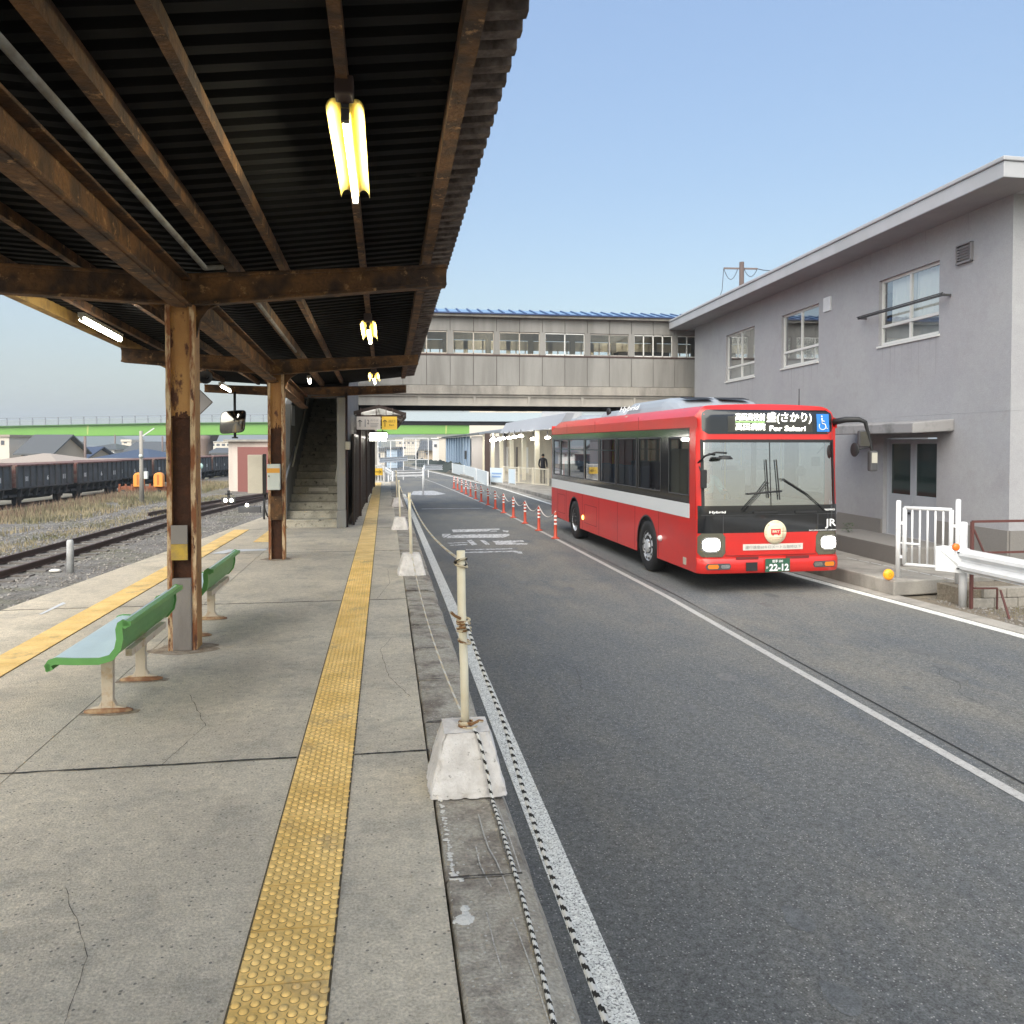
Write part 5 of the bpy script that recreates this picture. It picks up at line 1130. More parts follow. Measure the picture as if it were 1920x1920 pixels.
# ================================================================ FOOTBRIDGE
FB=thing('footbridge','enclosed grey panelled footbridge with a blue metal roof crossing over the road','footbridge',(4.5,28,RZ))
x0,x1=-2.45,14.5; Yb=28.0; Yr=30.4
def zc(X): return .006*(X-1)
mb=MB(); panels=MB(); pw=.803; X=2.2-pw*5
xs=[]; 
while X<x1: xs.append(X); X+=pw
zl,zw0,zw1,zt=3.76,4.83,5.60,6.09
for X in xs:
    for (za,zb) in ((zl,zw0-.06),(zw1+.02,zt)):
        for Yf_,s_ in ((Yb,1),(Yr,-1)):
            if s_>0: build('panel',MB().box(X+.008,X+pw-.008,Yf_,Yf_+.05,za,zb),M['facade'],FB)
for (za,zb) in ((zl,zw0-.06),(zw1+.02,zt)): build('rear_wall',MB().box(x0,x1,Yr-.05,Yr,za,zb),M['facade'],FB)
mb=MB(); mb.box(x0,x1,Yb+.035,Yb+.06,zl,zw0-.05); mb.box(x0,x1,Yb+.035,Yb+.06,zw1,zt); mb.box(x0,x1,Yb-.012,Yb+.09,zw0-.06,zw0-.0); build('wall_backing',mb,mat('panel_gap',(.09,.06,.06),.8),FB)
mb=MB(); mb.box(x0,x1,Yb-.015,Yb+.02,zw0-.055,zw0-.02); build('sill_strip',mb,M['brownpole'],FB)
mb=MB(); 
for k in range(-2,8):
    X=2.2+k*1.606-.10
    for y0_,y1_ in ((Yb-.004,Yb+.12),(Yr-.12,Yr)): build('pillar',MB().box(X,X+.20,y0_,y1_,zw0,zw1+.02),M['facade'],FB)
for k in range(-2,7):
    a=2.2+k*1.606+.10; b=a+1.406; bright=k in(2,4,5)
    f=MB(); n=4 if k in (4,5) else 2
    for i in range(n+1): X=a+(b-a)*i/n; f.box(X-.018,X+.018,Yb+.02,Yb+.06,zw0,zw1)
    f.box(a,b,Yb+.02,Yb+.06,zw0,zw0+.04); f.box(a,b,Yb+.02,Yb+.06,zw1-.03,zw1)
    w_=build('window',f,M['frame'] if bright else mat('frame_tan',(.42,.38,.33),.5) if k<3 else mat('frame_mid',(.30,.28,.26),.5),FB)
    g=MB(); g.flat([(a,Yb+.04,zw0),(b,Yb+.04,zw0),(b,Yb+.04,zw1),(a,Yb+.04,zw1)]); build('pane',g,G_clear,w_)
    f=MB(); 
    for i in range(5): X=a-.1+(b-a)*i/4; f.box(X-.02,X+.02+(.12 if i==2 else 0),Yr-.06,Yr-.02,zw0,zw1)
    f.box(a-.2,b+.2,Yr-.06,Yr-.02,zw0+.42,zw1); build('rear_window_frame',f,M['curtain'] if False else mat('inner_wall',(.62,.57,.48),.8),w_)
mb=MB(); mb.box(x0,x1,Yb+.06,Yr-.06,zl-.02,zl+.02); build('deck',mb,M['oldconc'],FB)
mb=MB(); mb.box(x0,x1,Yb+.1,Yr-.1,zt-.03,zt+.0); build('ceiling',mb,mat('bridge_ceiling',(.60,.55,.44),.8),FB)
[build('ceiling_fill_lamp',MB().box(X,X+1.1,29.1,29.2,zt-.10,zt-.04),M['bridgelamp'],FB) for X in (3.2,8.2)]  # first lamp is a real fitting, second added to brighten the interior
mb=MB(); mb.box(8.6,10.6,29.6,30.2,zw0-.3,zw0+.36); build('stored_sheets',mb,M['darkgrey'],FB)
mb=MB(); mb.box(x0,x1,Yb-.10,Yr+.1,3.44,3.74); build('edge_slab',mb,M['oldconc'],FB,bevel=.01)
mb=MB(); mb.box(x0,x1,Yb+.02,Yb+.2,3.05,3.40); mb.box(x0,x1,Yb-.05,Yb+.22,3.05,3.12); mb.box(x0,x1,Yb-.03,Yb+.22,3.36,3.44); mb.box(x0,x1,Yr-.2,Yr,3.05,3.44)
for k in range(8): X=1.1+k*1.9; mb.box(X,X+.09,Yb-.03,Yb+.02,3.12,3.36)
build('girder',mb,mat('girder_grey',(.36,.34,.31),.8,col2=(.27,.26,.24),nscale=2,stretch=(1,1,.3)),FB)
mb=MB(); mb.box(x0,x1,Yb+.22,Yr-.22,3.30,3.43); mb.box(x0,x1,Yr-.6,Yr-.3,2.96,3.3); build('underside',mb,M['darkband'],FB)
mb=MB(); mb.box(x0,x1,Yb-.22,Yr+.22,zt,zt+.09); build('eaves_board',mb,M['oldconc'],FB)
mb=MB(); mb.add([(x0,Yb-.28,zt+.10),(x1,Yb-.28,zt+.10),(x1,(Yb+Yr)/2,zt+.46),(x0,(Yb+Yr)/2,zt+.46),(x0,Yr+.28,zt+.10),(x1,Yr+.28,zt+.10)],[(0,1,2,3),(3,2,5,4)]); rf=build('roof',mb,M['blueroof'],FB)
mb=MB(); X=x0
while X<x1: mb.hexa([(X,Yb-.285,zt+.10),(X+.05,Yb-.285,zt+.10),(X+.05,(Yb+Yr)/2,zt+.46),(X,(Yb+Yr)/2,zt+.46),(X,Yb-.285,zt+.14),(X+.05,Yb-.285,zt+.14),(X+.05,(Yb+Yr)/2,zt+.50),(X,(Yb+Yr)/2,zt+.50)]); X+=.38
mb.box(x0,x1,Yb-.30,Yb-.27,zt+.085,zt+.125); build('seam',mb,M['blueseam'],rf)
# stairs
ST=thing('footbridge_stairs','worn concrete stairs rising dark under a roof from the platform to the footbridge','stairs',(-1.5,17.6,0))
SX0,SX1=-2.06,-.98; YS=17.45; rs,rn=.155,.375
mb=MB(); st_=MB()
for i in range(24):
    ya=YS+i*rn; z=(i+1)*rs
    n=8
    mb.prism([(SX0,ya,z-.34 if i else -.02),(SX0,ya,z-.035),(SX0,ya-.012,z-.03),(SX0,ya-.012,z),(SX0,ya+rn,z),(SX0,ya+rn,z-.34 if i else -.02)],(SX1-SX0,0,0))
build('steps',mb,mat('step_concrete',(.50,.47,.40),.9,col2=(.34,.32,.27),nscale=5,bump=.4,bscale=40,grain=.2,col3=(.10,.095,.08),n3=9,mix3=(.56,.66)),ST)
mb=MB(); z=4*rs+.03
mb.box(-1.72,-1.28,YS+4*rn-.016,YS+4*rn-.012,4*rs+.045,4*rs+.125); mb.box(-1.63,-1.17,YS+15*rn-.016,YS+15*rn-.012,15*rs+.04,15*rs+.13); build('step_notice',mb,M['signw'],ST)
YE=YS+24*rn
mb=MB(); mb.prism([(SX0-.13,YS+.2,-.02),(SX0-.13,YS+.2,1.0),(SX0-.13,YS+.7,1.25),(SX0-.13,YS+1.2,2.62),(SX0-.13,YE,5.9),(SX0-.13,YE,2.4),],(.13,0,0)); build('side_wall',mb,M['facade'],ST)
mb=MB(); mb.prism([(SX1,YS-.05,-.02),(SX1,YS-.05,2.75),(SX1,YE,5.9),(SX1,YE,-.02)],(.14,0,0)); build('side_wall',mb,M['facade'],ST)
mb=MB(); mb.add([(SX0-.2,YS-.1,2.68),(SX1+.2,YS-.1,2.68),(SX1+.2,YE,6.0),(SX0-.2,YE,6.0),(SX0-.2,YS-.1,2.75),(SX1+.2,YS-.1,2.75),(SX1+.2,YE,6.08),(SX0-.2,YE,6.08)],[(0,3,2,1),(4,5,6,7),(0,1,5,4),(1,2,6,5),(3,0,4,7),(2,3,7,6)]); build('stair_roof',mb,M['darkgrey'],ST)
mb=MB(); mb.box(SX0-.13,SX1+.14,YE,YE+.1,3.7,6.0); build('landing_wall',mb,M['darkgrey'],ST)
mb=MB(); mb.box(SX1-.02,SX1+.17,YS-.25,YS-.05,0,.36); mb.box(SX1-.01,SX1+.16,YS-.2,YS-.05,.36,2.7); build('newel_wall',mb,M['facade'],ST,bevel=.01)
mb=MB(); mb.tube([(SX0-.02,YS-.5,.75),(SX0-.0,YS+.1,1.0),(SX0+.03,YS+1.6,1.68)],.022,8); build('handrail',mb,M['alu'],ST)
mb=MB(); mb.tube([(SX0+.05,YS+.9,1.25),(SX0+.05,YE,4.85)],.02,8); mb.tube([(SX1-.05,YS+.1,.95),(SX1-.05,YE,4.75)],.02,8); build('handrail',mb,M['cream'],ST)
mb=MB(); mb.box(SX0-.15,SX0-.09,YS+.15,YS+.25,1.1,2.55); mb.box(SX0-.20,SX0-.14,YS+.5,YS+.7,0,2.7); build('stair_post',mb,mat('blue_grey_post',(.30,.34,.40),.6),ST)
mb=MB(); mb.box(SX0+.005,SX0+.02,YS+1.15,YS+1.75,2.15,2.6); build('side_notice',mb,M['white'],ST)
t=tag(build('drain_pipe',MB().cyl((-.80,YS-.12,0),(-.80,YS-.12,2.8),.028,10),M['brownpole']),'thin dark brown pipe right of the stairs','pipe')
a=AY(648,828,17.3); b=AY(657,843,17.3); t=tag(build('switch_box',MB().bbox(a.x,b.x,17.2,17.3,b.z,a.z,.005),M['cream']),'small cream switch box on the wall end right of the stairs','box')
# ================================================================ WAITING SHELTER
SH=thing('waiting_shelter','dark brown waiting shelter with a louvred side and low gabled roof along the tactile strip','shelter',(-.1,26,0))
i=0; Y=17.75
while Y<34.6:
    mb=MB(); mb.box(-.70+.012*(Y-17.7),-.655+.012*(Y-17.7),Y,Y+.16,0,1.94 if Y<20 else 2.35); build('louvre',mb,M['brown'],SH); Y+=.62 if Y<24 else .9
mb=MB(); mb.prism([(-.705,17.7,1.9),(-.66,17.7,1.9),(-.46,34.6,1.9),(-.505,34.6,1.9)],(0,0,.05)); mb.prism([(-.69,17.95,.05),(-.68,17.95,.05),(-.48,34.6,.05),(-.49,34.6,.05)],(0,0,1.86)); build('side_screen',mb,M['brown'],SH)
mb=MB(); XL,XR,YA,YB=-.75,.47,19.9,33.5; cx=-.15
mb.add([(XL,YA,2.44),(cx,YA,2.60),(XR,YA,2.42),(XR,YB,2.42),(cx,YB,2.60),(XL,YB,2.44),(XL,YA,2.52),(cx,YA,2.68),(XR,YA,2.50),(XR,YB,2.50),(cx,YB,2.68),(XL,YB,2.52)],[(0,5,4,1),(1,4,3,2),(6,7,10,11),(7,8,9,10),(0,1,7,6),(1,2,8,7),(2,3,9,8),(5,0,6,11),(3,4,10,9),(4,5,11,10)]); build('shelter_roof',mb,M['brown'],SH)
mb=MB(); Y=YA
while Y<YB: mb.box(XR,XR+.03,Y,Y+.5,2.36,2.5); Y+=.62
build('eave_block',mb,M['brown'],SH)
mb=MB()
for Y in (20.0,24.5,29,33.3): build('frame_post',MB().box(-.72+.012*(Y-17.7),-.60+.012*(Y-17.7),Y-.05,Y+.05,0,2.5),M['brownpole'],SH); build('frame_beam',MB().box(-.66,.42,Y-.04,Y+.04,2.36,2.43),M['brownpole'],SH)
for j,(Y,z) in enumerate(((21.5,2.06),(24.8,2.08))):
    t=thing('shelter_lamp','lit twin tube lamp under the shelter roof, %s'%('nearer' if j==0 else 'farther'),'lamp',(0,Y,z),'tube lamps in the shelter')
    a=AY(693,816 if j==0 else 823,Y); b=AY(726 if j==0 else 724,816 if j==0 else 823,Y); mb=MB(); mb.tube([(a.x,Y,a.z),(b.x,Y,b.z)],.05,10); build('tube',mb,M['tubewarm'],t); mb=MB(); mb.box(a.x,b.x,Y-.05,Y+.05,a.z+.06,a.z+.10); mb.box(a.x+.1,a.x+.12,Y,Y+.02,a.z+.1,2.45); mb.box(b.x-.12,b.x-.1,Y,Y+.02,a.z+.1,2.45); build('fitting',mb,M['darkgrey'],t)
# hanging signs
for (xa,xb,m_,lab,nm) in ((668.5,713.5,'signw','white hanging direction sign with an arrow and the number 2 before the shelter','direction_sign'),(716,744.5,'signy','yellow hanging exit sign with an arrow beside the white sign','direction_sign')):
    a=AY(xa,781,19.8); b=AY(xb,805.5,19.8); t=thing(nm,lab,'sign',((a.x+b.x)/2,19.8,a.z),'signs hanging before the shelter')
    mb=MB(); mb.box(a.x,b.x,19.8,19.84,b.z,a.z); build('panel',mb,M[m_],t)
    [build('hanger',MB().cyl((xx,19.82,a.z),(xx,19.82,2.6),.01,6),M['brownpole'],t) for xx in (a.x+.1,b.x-.1)]
    t2=MB(); t2.use(M['ink']); w_=b.x-a.x; h=a.z-b.z; cx=a.x+(.14 if nm and m_=='signw' else .2)*w_; cz=(a.z+b.z)/2; y_=19.795
    t2.bar((cx,y_,cz-h*.28),(cx,y_,cz+h*.22),.012,.02,(0,1,0)); t2.bar((cx-.05,y_,cz+.03),(cx,y_,cz+h*.24),.012,.02,(0,1,0)); t2.bar((cx+.05,y_,cz+.03),(cx,y_,cz+h*.24),.012,.02,(0,1,0))
    if m_=='signw':
        t2.use(M['inkg']).box(a.x+.34*w_,a.x+.38*w_,y_-.003,y_,cz-h*.3,cz+h*.28)
        textmb('2',(a.x+.44*w_,y_-.002,cz-h*.08),(1,0,0),(0,0,1),.07*w_+.01,h*.34,M['ink'],.001,t2)
        textmb('のりば',(a.x+.58*w_,y_-.002,cz+h*.14),(1,0,0),(0,0,1),.34*w_,h*.16,M['inkg'],.001,t2)
        for k in range(3): t2.use(M['inkg']).box(a.x+.58*w_,a.x+(.92-.03*k)*w_,y_-.002,y_,cz-h*(.02+.12*k)-.008,cz-h*(.02+.12*k))
    else:
        textmb('出口',(a.x+.45*w_,y_-.002,cz+h*.05),(1,0,0),(0,0,1),.42*w_,h*.2,M['ink'],.001,t2); textmb('Exit',(a.x+.5*w_,y_-.002,cz-h*.2),(1,0,0),(0,0,1),.3*w_,h*.12,M['ink'],.001,t2)
    build('sign_print',t2,None,t)
# end-of-platform fence and yellow board
t=thing('end_fence','small white barred fence closing the far end of the platform','fence',(-.3,35.5,0)); a=AY(696,872,35.5); b=AY(721,906,35.5)
mb=MB(); mb.box(a.x,b.x,35.5,35.54,a.z-.05,a.z); mb.box(a.x,b.x,35.5,35.54,.12,.16); mb.box(a.x,b.x,35.5,35.54,.55,.58)
for k in range(10): X=a.x+(b.x-a.x)*k/9; mb.box(X-.012,X+.012,35.505,35.53,.1,a.z-.02)
build('bars',mb,M['white'],t); mb=MB(); mb.box(a.x-.03,a.x+.02,35.49,35.55,0,a.z+.05); mb.box(b.x-.02,b.x+.03,35.49,35.55,0,a.z+.05); build('posts',mb,M['white'],t)
a=AY(700,878,35.4); b=AY(717.5,891,35.4); t=thing('arrow_board','yellow board with a black arrow on the platform end fence','sign',(a.x,35.4,.5)); mb=MB(); mb.box(a.x,b.x,35.4,35.43,b.z,a.z); build('panel',mb,M['signy'],t); mb=MB(); cz=(a.z+b.z)/2; mb.bar((a.x+.07,35.39,cz),(b.x-.07,35.39,cz),.012,.03,(0,1,0)); mb.bar((b.x-.15,35.39,cz+.06),(b.x-.06,35.39,cz),.012,.025,(0,1,0)); mb.bar((b.x-.15,35.39,cz-.06),(b.x-.06,35.39,cz),.012,.025,(0,1,0)); build('arrow',mb,M['ink'],t)
# white guard barrier beyond the platform
t=thing('guard_barrier','white guard rail barrier bending round the far end of the platform','guard rail',(.9,41,RZ))
def wbeam(a,b,h=.3):
    a=Vector(a); b=Vector(b); d=(b-a).normalized(); n=Vector((d.y,-d.x,0)); mb=MB(); prof=[(.0,.0),(.0,.03),(-.045,.07),(-.045,.11),(0,.15),(-.045,.19),(-.045,.23),(0,.27),(0,.30)]
    k=h/.3
    mb.grid(lambda u,v:a.lerp(b,v)+n*prof[int(round(u*8))][0]+Vector((0,0,prof[int(round(u*8))][1]*k)),8,1,smooth=False); return mb
gp_=[(.72,38.5),(2.35,40.5)]
gp2=[(.05,47),(.72,38.5)]
for i,(a,b) in enumerate((((.35,38.5,.20),(1.85,39.3,.20)),((.28,38.6,.20),(-.35,50,.25)),((1.85,39.4,.2),(2.3,49,.22)),((2.3,49,.2),(3.6,52,.1)),((-.35,50,.6),(1.5,56,.6)))):
    o=build('beam',wbeam(a,b,.32),M['white'],t); s2=o.modifiers.new('s','SOLIDIFY'); s2.thickness=.01
for (x,y,z0) in ((.33,38.45,-.7),(1.78,39.25,-.7),(.15,41,-.7),(-.3,49.9,-.7),(2.28,49,-.7),(2.0,44,-.7),(-.1,45,-.7)):
    build('post',MB().cyl((x,y,z0),(x,y,.48),.045,10),M['white'],t)
t=thing('mesh_gate','pale wire mesh gates and frames beyond the white guard rail','gate',(1,58,RZ)); 
mb=MB()
for (xa,xb,Y,zt) in ((-.5,1.2,56,2.0),(1.3,3.1,60,2.2),(-2.6,-.8,54,1.4)):
    for X in (xa,xb,(xa+xb)/2): mb.box(X-.03,X+.03,Y,Y+.05,-.7,zt)
    mb.box(xa,xb,Y,Y+.05,zt-.05,zt); mb.box(xa,xb,Y,Y+.05,.6,.65)
build('gate_frame',mb,M['white'],t)
mb=MB()
for (xa,xb,Y,zt) in ((-.5,1.2,56,2.0),(1.3,3.1,60,2.2),(-2.6,-.8,54,1.4)):
    for k in range(12): X=xa+(xb-xa)*k/12; mb.box(X,X+.02,Y+.01,Y+.03,-.5,zt)
    for k in range(10): z=-.5+(zt+.5)*k/10; mb.box(xa,xb,Y+.01,Y+.03,z,z+.02)
build('mesh',mb,M['railing'],t)
# ================================================================ GATE, GUARD RAIL, BROWN FENCE ON THE RIGHT
G=thing('white_gate','white tubular steel gate with vertical bars on the low walkway by the door','gate',(8.9,12.3,-.45))
a=AC(1685,940,13.3); b=AC(1797,938,12.75); zb=-.45
for p,q in ((a,'l'),(b,'r')):
    mb=MB(); mb.cyl((p.x,p.y,zb),(p.x,p.y,p.z),.038,14); mb.sphere((p.x,p.y,p.z),.04,12,(1,1,.5)); build('gate_post',mb,M['white'],G)
def gl(u,z): q=a.lerp(b,u); return Vector((q.x,q.y,z))
zt_=.70; zl_=-.22
mb=MB(); mb.tube([gl(.10,zt_),gl(.90,zt_)],.03,8); mb.tube([gl(.10,zl_),gl(.90,zl_)],.03,8); mb.tube([gl(.11,zl_),gl(.11,zt_)],.034,8); mb.tube([gl(.89,zl_),gl(.89,zt_)],.034,8); build('gate_frame',mb,M['white'],G)
for k in range(5):
    mb=MB(); u=.24+k*.13; mb.tube([gl(u,zl_),gl(u,zt_)],.016,8); build('bar',mb,M['white'],G)
mb=MB(); mb.tube([gl(.0,.12),gl(.37,.12)],.020,8); mb.box(gl(.17,0).x-.03,gl(.17,0).x+.03,a.y-.05,a.y+.0,-.02,.08); build('latch',mb,M['white'],G)
mb=MB(); 
for z in (.45,-.1): mb.bar(gl(.02,z),gl(.1,z),.04,.05); mb.bar(gl(.9,z),gl(.98,z),.04,.05)
build('hinge',mb,M['white'],G)
p=AC(1667,1078,13.1); t=thing('orange_reflector','round orange reflector lying at the foot of the white gate','reflector',p,'round orange reflectors')
mb=MB(); mb.lathe([(0,-.03),(.055,-.03),(.082,-.012),(.088,.01),(.088,.03),(0,.03)],(p.x,p.y,-.45+.088),24,'y'); build('lens',mb,mat('yellow_orange_lens',(.90,.36,.02),.3,emit=(1,.35,.02),es=.06),t); mb=MB(); mb.lathe([(.02,-.031),(.024,-.033),(.028,-.031)],(p.x,p.y,-.45+.088),16,'y'); build('ring',mb,M['amber'],t)
GR=thing('guard_rail','white corrugated steel guard rail in the right foreground beside the dirt verge','guard rail',(8.55,10,RZ))
gx,gy=8.56,11.02
mb=MB(); mb.cyl((gx+.02,gy+.03,-.74),(gx+.02,gy+.03,.55),.058,18); mb.sphere((gx+.02,gy+.03,.55),.058,14,(1,1,.3)); build('post',mb,M['white'],GR)
mb=MB(); mb.cyl((8.66,7.0,-.74),(8.66,7.0,.3),.058,18); build('post',mb,M['white'],GR)
def wb(a,b,zoff=.36):
    a=Vector(a); b=Vector(b); d=(b-a).normalized(); n=Vector((d.y,-d.x,0))
    if n.x>0: n=-n
    prof=[(.0,.0),(.005,.02),(.07,.06),(.075,.10),(.02,.16),(.02,.20),(.075,.26),(.07,.30),(.005,.34),(0,.36)]
    mb=MB(); mb.grid(lambda u,v:a.lerp(b,v)+n*prof[int(round(u*9))][0]+Vector((0,0,prof[int(round(u*9))][1])),9,1,smooth=False); return mb
o=build('beam',wb((gx-.05,gy-.02,-.18),(8.62,3.0,-.24)),M['white'],GR); s2=o.modifiers.new('s','SOLIDIFY'); s2.thickness=.006
mb=MB(); mb.prism([(gx-.42,gy+.05,-.16),(gx-.42,gy+.05,.20),(gx-.30,gy+.02,.215),(gx-.03,gy-.07,.19),(gx+.02,gy-.12,.18),(gx+.02,gy-.12,-.19),(gx-.03,gy-.07,-.20)][::-1],(.004,.02,0)); build('end_plate',mb,M['white'],GR)
mb=MB()
for (x,z) in ((gx-.14,.12),(gx-.14,-.12),(gx-.0,.12),(gx-.0,-.12)): mb.cyl((x,gy-.085-(x-gx+.14)*.3,z),(x,gy-.05,z),.013,8)
build('bolt',mb,M['darkgrey'],GR)
t=thing('orange_reflector','round orange reflector on top of the guard rail end by the gate','reflector',(gx-.06,gy-.05,.25),'round orange reflectors'); c=AC(1793,1026,10.9)
mb=MB(); mb.lathe([(0,-.02),(.04,-.02),(.050,-.005),(.050,.02),(0,.02)],(c.x,c.y,c.z),20,'y'); build('lens',mb,M['ambrefl'],t); mb=MB(); mb.box(c.x-.012,c.x+.012,c.y+.0,c.y+.02,c.z-.12,c.z-.04); build('bracket',mb,M['white'],t)
F_=thing('brown_fence','thin rusty brown pipe fence with diagonal braces behind the guard rail','fence',(9.4,11.2,RZ))
pA=AC(1823,978,12.1); 
mb=MB(); mb.bar((pA.x,pA.y,-.72),(pA.x,pA.y,pA.z),.04,.04); build('post',mb,M['wood'],F_)
mb=MB(); mb.bar((pA.x,pA.y,pA.z),(pA.x+3,pA.y+.0,pA.z-.0),.035,.035); zz=AC(1823,1037,12.1).z; mb.bar((pA.x+.1,pA.y,zz),(pA.x+3,pA.y,zz),.03,.03); build('rail',mb,M['wood'],F_)
mb=MB(); mb.bar((pA.x+.03,pA.y,pA.z-.12),(pA.x+.20,pA.y,zz),.022,.022); q=AC(1876,1107,11.9); r_=AC(1893,1155,11.4); mb.bar(q,(r_.x,r_.y,-.72),.025,.025); q2=AC(1826,1103,12.0); q3=AC(1870,1103,12.0); mb.bar(q2,q3,.025,.025); mb.bar((q3.x,q3.y,q3.z),(q3.x,q3.y,-.7),.02,.02); build('brace',mb,M['wood'],F_)
t=thing('block_wall','low weathered concrete block retaining wall below the brown fence','wall',(9.6,12,-.7)); mb=MB()
X=pA.x-.02
for r in range(2):
    x_=pA.x+.03+(.2 if r else 0)
    while x_<pA.x+3: mb.box(x_+.006,x_+.384,pA.y+.03+r*.02-r*.02,pA.y+.2,-.72+r*.15,-.72+r*.15+.142); x_+=.39
build('blocks',mb,M['blockw'],t,bevel=.008)
mb=MB(); mb.box(pA.x+.03,pA.x+3,pA.y+.1,pA.y+.8,-.72,-.46); build('earth_fill',mb,M['dirt'],t)
p=AC(1590,1037,17.2); t=thing('plant_pot','small terracotta planter with a green seedling by the door step','plant pot',(p.x,p.y,-.46))
mb=MB(); mb.hexa([(p.x-.13,p.y-.1,-.46),(p.x+.13,p.y-.1,-.46),(p.x+.13,p.y+.1,-.46),(p.x-.13,p.y+.1,-.46),(p.x-.18,p.y-.13,-.26),(p.x+.18,p.y-.13,-.26),(p.x+.18,p.y+.13,-.26),(p.x-.18,p.y+.13,-.26)]); mb.box(p.x-.2,p.x+.2,p.y-.15,p.y+.15,-.26,-.22); build('pot',mb,M['terracotta'],t)
mb=MB()
for _ in range(60):
    a_=random.uniform(0,6.28); h=random.uniform(.05,.3); q=Vector((p.x+random.gauss(0,.06),p.y+random.gauss(0,.05),-.22+h)); d=Vector((math.cos(a_),math.sin(a_),random.uniform(-.3,.5)))*.05; e=Vector((-d.y,d.x,.01))*.4; mb.add([q,q+d*.5+e,q+d,q+d*.5-e],[(0,1,2,3)])
build('leaves',mb,M['leaf'],t)
# ================================================================ GREEN ROAD BRIDGE FAR BEHIND
GB=thing('green_road_bridge','long bright green girder road bridge with a pale railing far across the background','road bridge',(-20,150,-1))
gpts=[(-260,803,822),(0,799,818.5),(160,796,817),(320,793,815.5),(500,792,814.5),(640,792,814.2),(757,793,813.8),(860,794.5,813.5),(960,796,813.2),(1200,801,815)]
ZG=lambda x:150-(x-500)*.008
def gseg(mb,t,b,dy0,dy1):
    for (xa,ta,ba),(xb,tb,bb) in zip(gpts[:-1],gpts[1:]):
        a0=AC(xa,t(ta,ba),ZG(xa)); a1=AC(xb,t(tb,bb),ZG(xb)); b0=AC(xa,b(ta,ba),ZG(xa)); b1=AC(xb,b(tb,bb),ZG(xb)); u=Vector((0,dy0,0)); v=Vector((0,dy1,0))
        mb.hexa([b0+u,b1+u,b1+v,b0+v,a0+u,a1+u,a1+v,a0+v])
mb=MB(); gseg(mb,lambda t,b:t+1,lambda t,b:b,0,.4); gseg(mb,lambda t,b:t+1,lambda t,b:b,7,7.4); build('girder',mb,M['gbridge'],GB)
mb=MB(); gseg(mb,lambda t,b:t-.4,lambda t,b:t+1.4,-.5,8); gseg(mb,lambda t,b:b-.2,lambda t,b:b+.9,-.3,.5); build('deck',mb,M['gjoint'],GB)
for x in (168,840): 
    mb=MB(); a=AC(x-5,795,ZG(x)); b=AC(x+5,815,ZG(x)); mb.box(a.x,b.x,a.y-.05,a.y+.1,b.z,a.z-.1); build('splice_plate',mb,M['gpatch'],GB)
mb=MB(); gseg(mb,lambda t,b:t-15,lambda t,b:t-14,-.4,-.2); gseg(mb,lambda t,b:t-8,lambda t,b:t-7.2,-.4,-.3)
for i in range(60):
    x=-250+i*24
    for (xa,ta,ba),(xb,tb,bb) in zip(gpts[:-1],gpts[1:]):
        if xa<=x<xb: tt=ta+(tb-ta)*(x-xa)/(xb-xa)
    a=AC(x,tt-15,ZG(x)); b=AC(x,tt,ZG(x)); mb.box(a.x-.08,a.x+.08,a.y-.35,a.y-.2,b.z,a.z)
build('railing',mb,M['railing'],GB)
mb=MB(); gseg(mb,lambda t,b:t-14,lambda t,b:t-.5,7.6,7.7); build('parapet',mb,mat('parapet',(.27,.30,.345),.8),GB)
for x,wd in ((382,24),(1100,24),(-120,24)):
    a=AC(x-wd/2,830,ZG(x)); b=AC(x+wd/2,815,ZG(x)); mb=MB(); mb.cyl(((a.x+b.x)/2,a.y+3.5,-1.3),((a.x+b.x)/2,a.y+3.5,b.z),(b.x-a.x)/2*.8,16); mb.hexa([(a.x+.3,a.y,b.z-1.2),(b.x-.3,a.y,b.z-1.2),(b.x-.3,a.y+7,b.z-1.2),(a.x+.3,a.y+7,b.z-1.2),(a.x-.2,a.y,b.z-.02),(b.x+.2,a.y,b.z-.02),(b.x+.2,a.y+7,b.z-.02),(a.x-.2,a.y+7,b.z-.02)]); build('pier',mb,M['pier'],GB)
# grey covered overpass behind the station
OV=thing('grey_overpass','plain blue grey clad overpass between the footbridge and the green bridge','footbridge',(8,75,0))
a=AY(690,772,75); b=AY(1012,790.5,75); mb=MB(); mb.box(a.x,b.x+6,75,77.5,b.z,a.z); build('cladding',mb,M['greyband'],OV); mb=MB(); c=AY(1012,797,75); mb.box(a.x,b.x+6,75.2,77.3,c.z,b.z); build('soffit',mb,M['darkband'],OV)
mb=MB(); e=AY(1050,764,75); mb.hexa([(b.x,74.9,b.z),(b.x+4,74.9,b.z),(b.x+4,75.5,b.z),(b.x,75.5,b.z),(b.x+.3,74.9,a.z+.1),(b.x+4,74.9,e.z+.8),(b.x+4,75.5,e.z+.8),(b.x+.3,75.5,a.z+.1)]); build('stair_roof',mb,M['eave'],OV)
[build('pillar',MB().box(X,X+.5,75.6,76.1,-.7,b.z-.3),M['oldconc'],OV) for X in (a.x+.3,b.x+3)]
